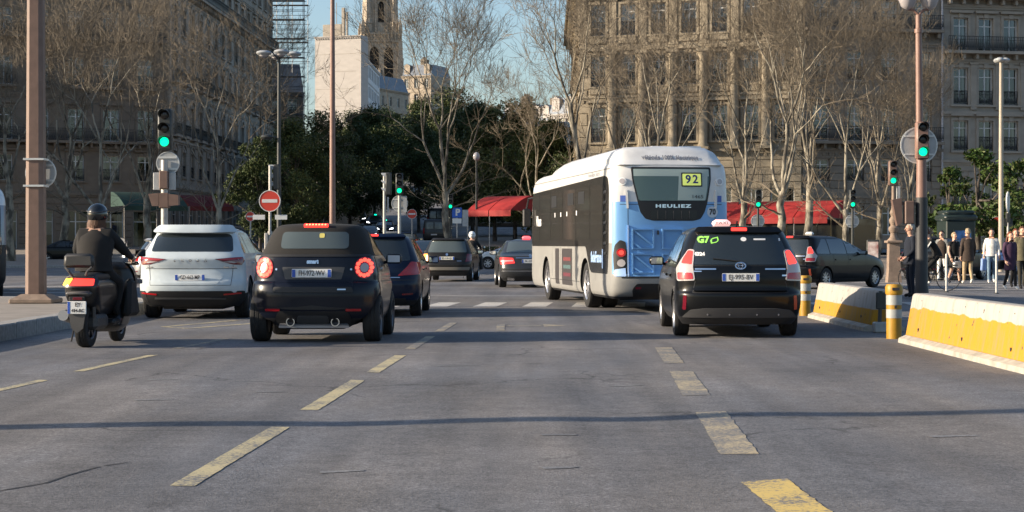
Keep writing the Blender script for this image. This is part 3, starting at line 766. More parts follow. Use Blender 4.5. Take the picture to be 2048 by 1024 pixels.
def make_suv(loc, head):
    t = thing('suv_car', 'white electric sport utility car beside the scooter rider', 'car', loc, rad(-head))
    rows = [(0.22, .20, 4.40, .80, .5, .6), (0.32, .09, 4.52, .88, .5, .7), (0.46, .02, 4.60, .93, .5, .75), (0.58, .0, 4.63, .94, .5, .8), (0.66, .02, 4.64, .938, .5, .85), (0.72, .07, 4.62, .935, .45, .85), (0.86, .10, 4.50, .93, .42, .85), (0.97, .08, 4.35, .925, .42, .85), (1.05, .07, 4.1, .915, .42, .8), (1.10, .10, 3.85, .90, .42, .6),
            (1.16, .16, 3.45, .875, .42, .5), (1.30, .28, 3.05, .81, .44, .45), (1.46, .40, 2.55, .735, .44, .45), (1.545, .43, 2.25, .68, .42, .45), (1.59, .50, 2.0, .615, .4, .45), (1.615, .75, 1.8, .5, .4, .4), (1.625, 1.0, 1.6, .3, .3, .3)]
    B = Body(rows, 3.0)
    link('body', B.mesh('body', [P_WHITE, M_BLACK], [(0.93, .36, .41, .6), (3.70, .36, .41, .6)], dark_below=.45), t)
    add_wheels(t, .36, .24, .925, .93, 3.70, M_DRIM, 5)
    patch('rear_window', rpoly([(-.72, 1.185), (.72, 1.185), (.66, 1.50), (-.66, 1.50)], [.05, .05, .1, .1]), B.rear, .004, .012, M_GLASS, t)
    patch('spoiler', rpoly([(-.69, 1.50), (.69, 1.50), (.62, 1.585), (-.62, 1.585)], .03), B.rear, .08, .09, P_WHITE, t)
    for sg in (-1, 1):
        l = patch('taillight', rpoly([(sg * x, z) for x, z in ((.42, 1.055), (.88, 1.09), (.905, 1.02), (.87, .955), (.72, .965))], .012), B.rear, .010, .03, M_REDD, t, res=.06)
        patch('lamp_strip', rpoly([(sg * x, z) for x, z in ((.46, 1.052), (.86, 1.078), (.865, 1.058), (.60, 1.035))], .004), B.rear, .014, .006, M_REDL, l, res=.06)
        patch('lamp_wedge', rpoly([(sg * x, z) for x, z in ((.56, 1.012), (.74, .985), (.80, 1.0), (.70, 1.02))], .004), B.rear, .014, .006, M_CLRL, l, res=.06)
        patch('reflector', rpoly([(sg * .58, .43), (sg * .86, .455), (sg * .86, .48), (sg * .58, .455)], .008), B.rear, .02, .02, M_REDL, t, res=.08)
        patch('bumper_wedge', rpoly([(sg * .74, .30), (sg * .90, .36), (sg * .915, .50), (sg * .80, .50)], .02), B.rear, .014, .03, M_BLACK, t, res=.08)
        b = MB(); b.tube([(sg * .60, .62, 1.60), (sg * .64, .9, 1.625), (sg * .66, 1.6, 1.625), (sg * .64, 2.1, 1.59)], .016, 6); b.build('roof_rail', M_BLACK, t, smooth=True)
    for k, ch in enumerate('SKODA'): lettering('badge_letter', ch, M_CHROME, t, .062, B.rear, -.27 + .135 * k, 1.03, out=.012, bold=.003)
    patch('hatch_seam', rect(-.80, .80, .885, .893), B.rear, .003, 0, M_BLACK, t)
    for sg in (-1, 1): patch('hatch_seam', rpoly([(sg * .70, .60), (sg * .708, .60), (sg * .738, .95), (sg * .73, .95)], 0), B.rear, .003, 0, M_INK, t)
    patch('hatch_seam', rect(-.705, .705, .596, .604), B.rear, .003, 0, M_INK, t)
    patch('plate_recess', rpoly([(-.48, .625), (.48, .625), (.60, .79), (.46, .86), (-.46, .86), (-.60, .79)], .03), B.rear, .004, .01, P_WHITE, t)
    plate(t, B, 0, .735, 'GD-662-MP', out=.016)
    patch('bumper_black', rpoly([(-.84, .26), (.84, .26), (.80, .41), (.72, .50), (-.72, .50), (-.80, .41)], .03), B.rear, .012, .03, M_BLACK, t)
    patch('diffuser_strip', rect(-.62, .62, .36, .385, .008), B.rear, .026, .02, M_GREYPL, t)
    for x in (-.72, .62, .74): patch('badge', rect(x - .05, x + .05, .905, .922, .004), B.rear, .006, .01, M_CHROME, t)
    b = MB(); b.box(-.03, .03, .95, 1.10, 1.615, 1.665, tx=.012, ty=.05); b.build('antenna', M_BLACK, t)
    side_glass(t, B, .55, 3.45, 1.15, 1.53, (1.12, 2.1), M_GLASS, .45, 1.05)
    patch('windscreen', rpoly([(-.76, 1.18), (.76, 1.18), (.64, 1.55), (-.64, 1.55)], .05), B.front, .004, .01, M_GLASS, t)
    for sg in (-1, 1): patch('headlight', rpoly([(sg * .5, .78), (sg * .86, .82), (sg * .86, .92), (sg * .6, .90)], .03), B.front, .006, .02, M_CLRL, t)
    patch('grille', rect(-.5, .5, .55, .88, .05), B.front, .006, .02, M_BLACK, t)
    door_lines(t, B, (1.25, 2.12, 3.2), .42, 1.14, hz=.98, hm=P_WHITE)
    mirrors(t, B, 2.95, 1.16, P_WHITE)
    b = MB(); b.box(-.55, .55, .4, 4.2, .17, .30, bev=.03); b.build('underbody', M_BLACK, t)
    return t

def make_hatch(name, label, loc, head, pm, ptxt, lights, W=.87, H=1.48, L=4.25, cat='car', glass=M_GLASS, tail='tri', rim=M_ALLOY, simple=False, sign=None, strip=None, heads=None, plate_m=M_PLATE):
    """Hatchback. tail: 'tri' slanting lamps, 'tall' upright lamps. lights: (left material, right material, high lamp)."""
    t = thing(name, label, cat, loc, rad(-head)); k = H / 1.48; s = W / .87; q = L / 4.25
    rows = [(0.20, .15, 4.10, .74, .45, .6), (0.30, .06, 4.18, .82, .45, .65), (0.44, .0, 4.24, .86, .48, .7), (0.58, .0, 4.25, .87, .48, .75), (0.68, .03, 4.22, .868, .45, .8), (0.78, .07, 4.12, .865, .42, .8), (0.88, .09, 3.85, .86, .42, .7), (0.95, .12, 3.50, .85, .42, .6), (1.0, .15, 3.2, .835, .42, .5),
            (1.12, .24, 2.90, .785, .42, .45), (1.28, .36, 2.5, .715, .42, .45), (1.38, .44, 2.2, .665, .42, .45), (1.435, .52, 1.95, .60, .4, .45), (1.465, .7, 1.7, .48, .4, .4), (1.48, .95, 1.45, .3, .3, .3)]
    B = Body([(z * k, a * q, b * q, w * s, e, f) for z, a, b, w, e, f in rows], 2.9)
    r = .315
    link('body', B.mesh('body', [pm, M_BLACK], [(.80 * q, r, .36, .56 * s), (3.40 * q, r, .36, .56 * s)], seg=10), t)
    add_wheels(t, r, .205, W - .015, .80 * q, 3.40 * q, rim, 7)
    def S(pts): return [(x * s, z * k) for x, z in pts]
    patch('rear_window', rpoly(S([(-.70, 1.0), (.70, 1.0), (.585, 1.385), (-.585, 1.385)]), .06), B.rear, .004, .012, glass, t)
    patch('spoiler', rpoly(S([(-.58, 1.39), (.58, 1.39), (.53, 1.435), (-.53, 1.435)]), .02), B.rear, .06, .07, pm, t)
    if lights[2]: patch('brake_light', rpoly(S([(-.12, 1.40), (.12, 1.40), (.12, 1.42), (-.12, 1.42)]), .006), B.rear, .066, .02, lights[2], t)
    for sg, lm in ((-1, lights[0]), (1, lights[1])):
        if tail == 'tri': pts = [(.48, .735), (.85, .76), (.86, .97), (.70, .985), (.64, .90)]
        else: pts = [(.66, .68), (.85, .70), (.85, .94), (.70, .95)]
        patch('taillight', rpoly([(sg * x * s, z * k) for x, z in pts], .02), B.rear, .010, .03, lm, t, res=.06)
        patch('reflector', rpoly([(sg * .56 * s, .40), (sg * .74 * s, .41), (sg * .74 * s, .44), (sg * .56 * s, .43)], .008), B.rear, .008, .01, M_REDD, t)
    plate(t, B, 0, .80 * k, ptxt, out=.012, white=plate_m)
    patch('bumper_seam', rpoly(S([(-.78, .655), (.78, .655), (.78, .668), (-.78, .668)]), 0), B.rear, .003, 0, M_BLACK, t)
    if strip: patch('bumper_strip', rpoly(S([(-.78, .40), (.78, .40), (.80, .50), (-.80, .50)]), .02), B.rear, .012, .02, strip, t)
    patch('bumper_lip', rpoly(S([(-.62, .23), (.62, .23), (.62, .34), (-.62, .34)]), .02), B.rear, .010, .03, M_BLACK, t)
    patch('emblem', disc(0, .925 * k, .045, n=14), B.rear, .012, .015, M_CHROME, t)
    patch('badge', rpoly(S([(.36, .70), (.52, .70), (.52, .715), (.36, .715)]), 0), B.rear, .006, .01, M_CHROME, t)
    side_glass(t, B, .55 * q, 3.02 * q, .98 * k, 1.385 * k, (1.05 * q, 1.95 * q), glass, .4, .95)
    patch('windscreen', rpoly(S([(-.71, 1.03), (.71, 1.03), (.58, 1.39), (-.58, 1.39)]), .05), B.front, .004, .01, glass, t)
    for sg in (-1, 1): patch('headlight', rpoly([(sg * x * s, z * k) for x, z in ((.42, .62), (.80, .66), (.82, .80), (.62, .77))], .03), B.front, .006, .02, heads or M_CLRL, t)
    patch('grille', rpoly(S([(-.52, .34), (.52, .34), (.42, .56), (-.42, .56)]), .04), B.front, .006, .02, M_BLACK, t)
    patch('front_plate', rect(-.26, .26, .40, .51), B.front, .014, .01, M_PLATE, t)
    door_lines(t, B, (1.15 * q, 2.0 * q, 2.98 * q), .34, .97 * k, hz=.84 * k, hm=pm)
    mirrors(t, B, 2.60 * q, 1.0 * k, pm)
    if sign: taxi_sign(t, 0, 1.35 * q, H - .012, sign)
    return t

def make_sedan(name, label, loc, head, pm, ptxt, lights, H=1.47, L=4.85, W=.925, sign=None, cat='car', heads=None, rim=M_ALLOY, glass=M_GLASS):
    t = thing(name, label, cat, loc, rad(-head)); k = H / 1.47; s = W / .925; q = L / 4.85
    rows = [(0.20, .18, 4.68, .78, .5, .6), (0.30, .08, 4.77, .87, .5, .7), (0.44, .01, 4.84, .915, .5, .75), (0.58, .0, 4.85, .925, .5, .8), (0.68, .03, 4.82, .923, .48, .8), (0.80, .06, 4.7, .92, .45, .8), (0.90, .10, 4.4, .91, .45, .8), (0.96, .16, 4.0, .90, .45, .7), (1.0, .45, 3.7, .88, .4, .6),
            (1.03, .72, 3.5, .86, .35, .5), (1.12, .95, 3.28, .80, .35, .45), (1.28, 1.28, 2.85, .72, .4, .45), (1.38, 1.52, 2.55, .665, .4, .45), (1.43, 1.68, 2.35, .60, .4, .4), (1.458, 1.85, 2.2, .48, .35, .35), (1.47, 2.0, 2.1, .3, .04, .04)]
    B = Body([(z * k, a * q, b * q, w * s, e * (q if e > .1 else 1), f) for z, a, b, w, e, f in rows], 2.9); r = .335
    link('body', B.mesh('body', [pm, M_BLACK], [(.98 * q, r, .385, .6 * s), (3.86 * q, r, .385, .6 * s)], seg=10), t)
    add_wheels(t, r, .225, W - .015, .98 * q, 3.86 * q, rim, 5)
    def S(pts): return [(x * s, z * k) for x, z in pts]
    patch('rear_window', rpoly(S([(-.70, 1.06), (.70, 1.06), (.58, 1.395), (-.58, 1.395)]), .06), B.rear, .004, .012, glass, t)
    for sg, lm in ((-1, lights[0]), (1, lights[1])):
        l = patch('taillight', rpoly([(sg * x * s, z * k) for x, z in ((.46, .74), (.89, .70), (.905, .92), (.52, .90))], .03), B.rear, .010, .03, lm, t, res=.06)
        patch('lamp_strip', rpoly([(sg * x * s, z * k) for x, z in ((.52, .80), (.88, .78), (.88, .82), (.52, .835))], .008), B.rear, .014, .01, M_CLRL, l, res=.06)
        patch('exhaust', rpoly([(sg * x * s, z) for x, z in ((.48, .24), (.68, .25), (.68, .31), (.48, .30))], .02), B.rear, .03, .04, M_CHROME, t)
    patch('chrome_strip', rpoly(S([(-.44, .885), (.44, .885), (.44, .91), (-.44, .91)]), .008), B.rear, .012, .02, M_CHROME, t)
    patch('emblem', disc(0, .95 * k, .045, n=14), B.rear, .016, .02, M_CHROME, t)
    plate(t, B, 0, .80 * k, ptxt, out=.012)
    patch('bumper_lip', rpoly(S([(-.70, .23), (.70, .23), (.72, .36), (-.72, .36)]), .02), B.rear, .010, .03, M_BLACK, t)
    patch('bumper_strip', rpoly(S([(-.84, .50), (.84, .50), (.84, .515), (-.84, .515)]), 0), B.rear, .006, .01, M_CHROME, t)
    patch('windscreen', rpoly(S([(-.74, 1.05), (.74, 1.05), (.58, 1.395), (-.58, 1.395)]), .05), B.front, .004, .01, glass, t)
    for sg in (-1, 1): patch('headlight', rpoly([(sg * x * s, z * k) for x, z in ((.45, .62), (.86, .66), (.88, .80), (.60, .78))], .03), B.front, .006, .02, heads or M_CLRL, t)
    patch('grille', rpoly(S([(-.42, .46), (.42, .46), (.40, .76), (-.40, .76)]), .04), B.front, .008, .02, M_BLACK, t)
    patch('front_plate', rect(-.26, .26, .38, .49), B.front, .014, .01, M_PLATE, t)
    side_glass(t, B, 1.15 * q, 3.45 * q, 1.03 * k, 1.385 * k, (1.48 * q, 2.38 * q), glass, .55, .95)
    door_lines(t, B, (1.35 * q, 2.42 * q, 3.45 * q), .36, 1.0 * k, hz=.88 * k, hm=pm)
    mirrors(t, B, 3.02 * q, 1.04 * k, pm)
    if sign: taxi_sign(t, 0, 2.1 * q, H - .01, sign)
    return t

# ---- placed vehicles
make_prius('black taxi with green G7 sticker and taxi sign, behind the bus, plate EJ-995-BV', (3.19, 24.35, 0), 1.0, 'EJ-995-BV')
make_smart((-2.66, 23.3, 0), 1.2).scale = (1, 1, 1.025)
make_suv((-5.62, 30.5, 0), -0.8)
make_hatch('hatchback_car', 'dark blue hatchback with slanted red lamp, just beyond the small convertible', (-2.56, 31.4, 0), 0.4, P_BLUE, 'EX-481-KC', (M_REDL, M_REDL, M_REDON), W=.905, H=1.50, tail='tri')
make_hatch('hatchback_car', 'black hatchback with pale plate in the middle of the junction', (-2.28, 61.0, 0), 4.0, P_BRN, 'BD 318 QS', (M_ORON, M_REDD, None), W=.86, H=1.52, L=4.0, tail='tall', strip=mat('tan_bumper', (.16, .145, .12), .5), glass=M_GLASS2, plate_m=mat('plate_cream', (.72, .70, .60), .5))
make_sedan('taxi_car', 'grey saloon taxi with red roof sign, left of the bus front', (0.56, 52.5, 0), -3.0, P_GREY, 'FK-207-AT', (mat('glowing_red_lens', (.4, .02, .02), .2, emit=(1, .06, .05), estr=.5), M_REDON, None), sign=M_TAXIRED, cat='taxi', glass=M_GLASS2)
make_prius('black taxi estate turning right, seen side-on behind the concrete barriers', (7.95, 51.1, 0), 42, 'DT-540-RN', sticker=False, sign=M_TAXIW, lit=True)
make_hatch('hatchback_car', 'white hatchback side-on, crossing beyond the grey saloon taxi', (2.0, 92.2, ramp(92.2)), -84, P_WHITE, 'CA-115-LD', (M_REDL, M_REDL, None), W=.86, H=1.44, L=4.0)
make_sedan('sedan_car', 'black saloon parked side-on behind the left lamp post', (-29.6, 108.0, ramp(108)), 84, P_BLACK, 'AH-902-ZE', (M_REDL, M_REDL, None))
make_hatch('hatchback_car', 'dark car mostly hidden behind the turning black taxi', (14.6, 63.0, 0), 42, P_BLACK, 'EV-660-PM', (M_REDL, M_REDL, None), H=1.55)
make_sedan('sedan_car', 'dark car with lit high brake lamp ahead of the black hatchback', (-3.95, 76.0, 0), 2.0, P_GREY, 'CB-733-GH', (M_REDL, M_REDL, None), glass=M_GLASS2)
make_hatch('hatchback_car', 'silver-blue car half hidden left of the white sport utility car', (-12.6, 58.0, 0), 75, P_SILV, 'DA-229-FT', (M_REDL, M_REDL, None), H=1.5)
# traffic on the climbing avenue: oncoming cars with headlamps, one with a free-taxi light
for i, (px, d, lab, sg) in enumerate(((772, 168, 'oncoming dark taxi with green roof light, nearest in the avenue queue', M_GRNON), (738, 150, 'oncoming dark car with bright headlamps, in the left avenue lane', None),
                                      (752, 186, 'oncoming dark taxi with green roof light, second in the avenue queue', M_GRNON), (708, 150, 'oncoming dark car with headlamps behind the thin tall pole', None), (720, 196, 'oncoming dark taxi with green roof light, farthest in the queue', M_GRNON))):
    make_hatch('oncoming_car', lab, (gx(px, d), d, ramp(d)), 178, P_BLACK, None, (M_REDL, M_REDL, None), sign=sg, heads=M_HEAD, H=1.5)
for px, d, lab, pm in ((785, 130, 'silver car waiting behind the pale traffic light poles', P_SILV), (812, 128, 'dark car beside the silver one, below the small no-entry sign', P_BLUE), (842, 330, 'far dark car climbing the avenue', P_GREY)):
    make_hatch('avenue_car', lab, (gx(px, d), d, ramp(d)), 0 if d < 300 else 180, pm, None, (M_REDL, M_REDL, None), heads=M_CLRL, H=1.5, glass=M_GLASS2)
# ------------------------------------------------------------------ the city bus
M_BUSW = mat('bus_white', (0.62, 0.615, 0.60), 0.35, var=0.14, scale=3, coat=.3)
M_BUSB = mat('bus_blue', (0.15, 0.345, 0.64), 0.35, var=0.08, scale=2, coat=.3)
M_BUSLB = mat('bus_light_blue', (0.36, 0.52, 0.80), 0.4)
M_BUSG = mat('bus_grey_cream', (0.29, 0.285, 0.27), 0.4, var=0.1, scale=2, coat=.2)
M_BUSK = mat('bus_dark_glazing', (0.030, 0.029, 0.027), 0.12, spec=.6, var=0.2, scale=1.5)
M_BUSGL = mat('bus_rear_glass', (0.075, 0.115, 0.100), 0.06, spec=.8)
M_BUSF = mat('bus_window_film', (0.33, 0.40, 0.37), 0.3)
M_92 = mat('line_sign_yellow', (0.62, 0.70, 0.16), 0.5, emit=(0.62, 0.70, 0.16), estr=0.25)
M_GALV_R = mat('rivet_steel', (.3, .3, .3), .4, .6)
M_NAVYINK = mat('navy_ink', (0.02, 0.03, 0.16), 0.5)
def pod_y(s):
    P = ((.02, .20), (.38, .3375), (.80, .53), (1.0, .75))
    for (a, y0), (b, y1) in zip(P, P[1:]):
        if s <= b: return y0 + (y1 - y0) * (s - a) / (b - a)
    return .75
def make_bus(loc, head):
    t = thing('city_bus', 'white and blue electric city bus on line 92, ahead of the black taxi', 'bus', loc, rad(-head)); L = 10.7; W = 1.15
    rows = [(0.26, .34, 10.5, 1.05, .3, .4), (0.36, .12, 10.62, 1.12, .35, .4), (0.55, .03, 10.68, W, .38, .45), (0.72, .0, 10.7, W, .38, .45), (0.80, .05, 10.7, W, .36, .45), (1.2, .06, 10.7, W, .36, .45), (2.0, .07, 10.66, W, .36, .45), (2.55, .12, 10.58, W - .005, .36, .5),
            (2.78, .18, 10.45, W - .02, .36, .55), (2.86, .22, 10.3, W - .05, .36, .6), (2.93, .30, 10.1, W - .12, .4, .6), (2.975, .42, 9.9, W - .24, .4, .6), (2.99, .7, 9.6, W - .5, .3, .5)]
    B = Body(rows, 3.6)
    me = B.mesh('body', [M_BUSW, M_BLACK, M_BUSB, M_BUSG], [(3.05, .475, .56, .62), (8.15, .475, .56, .62)], dark_below=.30)
    for p in me.polygons:
        if p.material_index == 0:
            z = p.center.z; y = p.center.y
            if y < 0.45 and 0.74 < z < 2.08 and p.normal.y < -0.25: p.material_index = 2
            elif z < 1.32: p.material_index = 3
    link('body', me, t)
    wp = wheel_parts(.475, .28, M_ALLOY, 10)
    for y in (3.05, 8.15):
        for sg in (-1, 1):
            o = link('wheel', wp[1], t, (sg * (W - .17), y, .475), 0 if sg > 0 else math.pi); link('tyre', wp[0], o); link('rim', wp[2], o)
    for sg in (-1, 1):      # inner twins of the rear axle
        o = link('wheel', wp[1], t, (sg * (W - .50), 3.05, .475), 0 if sg > 0 else math.pi); link('tyre', wp[0], o)
    b = MB(); b.box(-.95, .95, .5, 10.2, .24, .5, bev=.03); b.build('underbody', M_BLACK, t)
    # raised roof pods, rounded
    def pod(name, y0, y1, w, z0, z1, sl0, sl1, m):
        q = MB(); n = 10
        prof = [(-w, z0), (-w * .985, z0 + (z1 - z0) * .35), (-w * .90, z0 + (z1 - z0) * .74), (-w * .74, z0 + (z1 - z0) * .95), (-w * .4, z1), (0, z1 + .012), (w * .4, z1), (w * .74, z0 + (z1 - z0) * .95), (w * .90, z0 + (z1 - z0) * .74), (w * .985, z0 + (z1 - z0) * .35), (w, z0)]
        st = [(y0, 0.02), (y0 + sl0 * .25, .38), (y0 + sl0 * .6, .80), (y0 + sl0, 1.0), (y1 - sl1, 1.0), (y1 - sl1 * .5, .72), (y1 - sl1 * .15, .3), (y1, .02)]
        for y, s in st: q.v += [(x * (.93 + .07 * s), y, z0 + (z - z0) * s) for x, z in prof]
        N = len(prof)
        for j in range(len(st) - 1):
            for i in range(N - 1): a = j * N + i; q.f.append((a, a + 1, a + N + 1, a + N)); q.m.append(0)
        q.f.append(tuple(range(N))); q.m.append(0); q.f.append(tuple(range((len(st) - 1) * N, len(st) * N))); q.m.append(0)
        return q.build(name, m, t, smooth=True)
    pod('roof_fairing', .20, 9.2, W - .06, 2.84, 3.22, .55, 2.6, M_BUSW)
    for sg in (-1, 1): pod_ = None
    b = MB(); b.box(-.16, .16, 1.2, 1.8, 3.22, 3.262, bev=.02); b.build('roof_hatch', M_BUSW, t)
    b = MB(); b.box(.35, .80, .95, 1.5, 3.19, 3.25, bev=.02); b.build('roof_hatch', M_BUSW, t)
    # rear glazing and its black surround
    sur = patch('rear_surround', rpoly([(-.78, 2.80), (-.765, 2.55), (-.67, 2.12), (-.62, 1.93), (-.52, 1.80), (-.36, 1.765), (.42, 1.765), (.56, 1.80), (.64, 1.93), (.70, 2.12), (.78, 2.55), (.79, 2.80)], .04), B.rear, .006, .02, M_BLACK, t)
    gl = patch('rear_window', rpoly([(-.745, 2.765), (-.735, 2.55), (-.645, 2.15), (.67, 2.15), (.75, 2.55), (.755, 2.765)], .04), B.rear, .012, .006, M_BUSGL, t)
    film = patch('window_film', rpoly([(.11, 2.16), (.655, 2.16), (.70, 2.40), (.72, 2.70), (.15, 2.70)], .01), B.rear, .014, 0, M_BUSF, gl)
    patch('header_film', rpoly([(-.735, 2.62), (.74, 2.62), (.745, 2.755), (-.735, 2.755)], .01), B.rear, .0136, 0, M_BUSF, gl)
    s92 = patch('line_sign', rect(.19, .60, 2.42, 2.69, .02), B.rear, .020, .012, M_INK, t)
    patch('sign_face', rect(.215, .575, 2.445, 2.665, .012), B.rear, .023, .002, M_92, s92)
    lettering('lettering', '92', M_NAVYINK, s92, .22, B.rear, .395, 2.555, width=.25, out=.026, bold=.006, space=1.25)
    lettering('number_lettering', '1465', M_INK, t, .09, B.rear, .50, 2.225, width=.21, out=.02)
    lettering('maker_lettering', 'HEULIEZ', M_CHROME, t, .085, B.rear, .02, 2.045, width=.70, out=.012, bold=.004, space=1.2)
    for k in range(6):
        x = -.42 + .155 * k
        patch('vent_louvre', rpoly([(x, 1.80), (x + .125, 1.80), (x + .135, 1.97), (x - .01, 1.97)], .02), B.rear, .012, .008, mat('louvre_black', (.012, .012, .012), .3), sur)
        if k: patch('vent_rib', rect(x - .022, x - .012, 1.80, 1.96), B.rear, .022, .02, M_GREYPL, sur)
    lettering('slogan_lettering', 'véhicule 100% électrique', mat('grey_ink', (.16, .17, .20), .5), t, .115, lambda u, v: (Vector((u, pod_y((v - 2.84) / .392), v)), Vector((0, -.8, .6))), 0.02, 2.985, width=1.12, out=.012, bold=.004)
    for sg in (-1, 1):
        o = patch('marker_lamp', disc(sg * .95, 2.52, .075, n=18), B.rear, .03, .04, M_WHITEP, t, res=.06)
        patch('lamp_lens', disc(sg * .95, 2.52, .05, n=14), B.rear, .036, .006, M_CLRL, o, res=.06)
        patch('blue_sticker', rect(sg * .945 - .05, sg * .945 + .05, 2.13, 2.25), B.rear, .006, .004, mat('sticker_blue', (.06, .12, .40), .5), t, res=.06)
        pod_ = patch('lamp_pod', rpoly([(sg * x, z) for x, z in ((.87, .74), (1.10, .76), (1.115, 1.12), (1.09, 1.30), (1.0, 1.40), (.90, 1.36), (.86, 1.1))], .03), B.rear, .012, .03, M_BLACK, t, res=.05)
        o = patch('tail_lamp', disc(sg * .975, 1.155, .082, n=18), B.rear, .026, .016, M_REDL, pod_, res=.05)
        patch('lamp_glow', disc(sg * .975, 1.155, .045, n=12), B.rear, .03, .004, M_REDON, pod_, res=.05)
        patch('reverse_lamp', disc(sg * .975, .955, .072, n=18), B.rear, .026, .016, M_CLRL, pod_, res=.05)
        patch('lamp_skirt', rpoly([(sg * .90, .70), (sg * 1.09, .70), (sg * 1.09, .83), (sg * .90, .86)], .02), B.rear, .02, .03, M_BUSLB, t, res=.06)
        patch('corner_grip', rpoly([(sg * .84, 2.0), (sg * .88, 2.0), (sg * .90, 2.36), (sg * .86, 2.36)], .015), B.rear, .03, .04, M_BUSW, t, res=.06)
    c = patch('speed_disc', disc(.80, 1.935, .108, n=22), B.rear, .008, .006, mat('disc_white', (.50, .56, .62), .5), t)
    lettering('lettering', '70', M_INK, c, .15, B.rear, .80, 1.935, width=.13, out=.012, bold=.006)
    # blue engine hatch with sunken fields and struts
    h = patch('engine_hatch', rpoly([(-.84, .70), (.84, .70), (.84, 1.66), (-.84, 1.66)], .03), B.rear, .020, .03, M_BUSB, t)
    M_BUSB2 = mat('bus_blue_field', (0.135, 0.32, 0.61), 0.45, var=0.1, scale=4)
    def frame(x0, x1, z0, z1):
        b = MB(); ww = .028
        for (a0, a1, c0, c1) in ((x0, x1, z0, z0 + ww), (x0, x1, z1 - ww, z1), (x0, x0 + ww, z0 + ww, z1 - ww), (x1 - ww, x1, z0 + ww, z1 - ww)):
            y = B._rear((a0 + a1) / 2, (c0 + c1) / 2) - .02; b.box(a0, a1, y - .045, y + .003, c0, c1)
        b.build('hatch_frame', M_BUSB, h)
    for x0, x1 in ((-.79, -.36), (-.21, .21), (.36, .79)):
        for z0, z1 in ((.75, 1.14), (1.22, 1.61)):
            frame(x0, x1, z0, z1)
            patch('hatch_field', rect(x0 + .035, x1 - .035, z0 + .035, z1 - .035, .02), B.rear, .024, .003, M_BUSB2, h)
            if abs(x0) > .3:
                sg = 1 if x0 < 0 else -1; xa, xb = (x0, x1) if sg > 0 else (x1, x0)
                for p, q_ in (((xa, z1), (xb, z0 + .05)), ((xa, z0 + .15), (xa + sg * .2, z0))):
                    n = Vector((-(q_[1] - p[1]), q_[0] - p[0])).normalized() * .016
                    patch('hatch_strut', [(p[0] + n.x, p[1] + n.y), (p[0] - n.x, p[1] - n.y), (q_[0] - n.x, q_[1] - n.y), (q_[0] + n.x, q_[1] + n.y)], B.rear, .055, .03, M_BUSB, h)
    patch('rear_seam', rect(-1.0, 1.0, 2.075, 2.087), B.rear, .003, 0, M_GREYPL, t)
    for sg in (-1, 1):
        patch('rear_seam', rect(sg * .855 - .005, sg * .855 + .005, .70, 2.07), B.rear, .003, 0, M_INK, t)
        for j in range(6): patch('rivet', disc(sg * .83, .80 + .16 * j, .010, n=6), B.rear, .024, .004, M_GALV_R, h)
    patch('hatch_latch', rect(-.30, -.265, 1.50, 1.58, .01), B.rear, .05, .03, M_GREYPL, h)
    patch('hatch_edge', rect(-.865, -.845, .70, 1.68, .006), B.rear, .045, .05, M_BUSLB, h)
    patch('bumper_black', rpoly([(-.72, .28), (.72, .28), (.78, .44), (.70, .56), (-.70, .56), (-.78, .44)], .05), B.rear, .014, .03, M_BLACK, t)
    patch('bumper_seam', rect(-.98, .98, .665, .685), B.rear, .006, .01, M_BLACK, t)
    for sg in (-1, 1): patch('reflector', rect(sg * .66 - .05, sg * .66 + .05, .46, .50), B.rear, .02, .01, M_REDD, t)
    # sides
    for sg in (-1, 1):
        f = B.side(sg)
        dk = patch('side_glazing', rpoly([(.62, .74), (2.30, .74), (2.48, .80), (2.75, 1.05), (2.95, 1.27), (10.25, 1.27), (10.4, 1.4), (10.4, 2.56), (1.0, 2.66), (.62, 2.62), (.48, 2.4), (.50, 1.3)], [.05, .1, .1, .1, .1, .02, .1, .05, .1, .12, .1, .2]), f, .006, .02, M_BUSK, t, res=.3)
        for y0, y1 in ((1.15, 2.35), (2.5, 4.0), (4.15, 5.65), (5.8, 7.3), (7.45, 8.95), (9.1, 10.2)):
            patch('side_window', rect(y0, y1, 1.42, 2.50, .05), f, .009, .004, mat('bus_side_glass', (.036, .034, .031), .05, spec=.7), dk, res=.4)
        for y0 in (3.1, 4.4, 6.6): patch('top_vent', rect(y0, y0 + .7, 2.16, 2.42, .02), f, .013, .004, M_BLACK, dk, res=.4)
        for y in (4.0, 5.2, 6.0, 6.8): patch('marker', rect(y - .05, y + .05, 1.93, 2.03), f, .013, .002, M_STK, dk, res=.4)
        for j in range(7): patch('vent_louvre', rpoly([(.72, 1.12 + .2 * j), (.98, 1.10 + .2 * j), (.98, 1.15 + .2 * j), (.72, 1.17 + .2 * j)], .01), f, .022, .02, M_GREYPL, dk, res=.3)
        lettering('side_lettering', 'îledeFrance', M_BUSLB, t, .30, (lambda u, v, f=f, sg=sg: f(-u * sg * -1 if sg > 0 else -u, v)), (1.75 if sg > 0 else -1.75), 1.05, width=1.15, out=.012, bold=.01)
        lettering('side_lettering', 'Vbus', M_STK, t, .34, (lambda u, v, f=f, sg=sg: f(u if sg > 0 else -u, v)), (9.2 if sg > 0 else -9.2), 1.86, width=.8, out=.014, bold=.01)
        patch('side_bracket', rpoly([(1.05, .84), (1.14, .84), (1.14, 1.22), (1.05, 1.22)], .02), f, .012, .004, M_BUSLB, t, res=.3)
        ad = patch('side_poster', rect(4.6, 5.9, .42, 1.22, .02), f, .006, .004, mat('poster_dark', (.05, .045, .045), .4), t, res=.3)
        for j, c in enumerate(((.16, .04, .04), (.07, .12, .12), (.12, .03, .04))): patch('poster_line', rect(4.75, 5.7, .95 - .17 * j, 1.03 - .17 * j), f, .009, 0, mat('poster_ink%d' % j, c, .5), ad, res=.3)
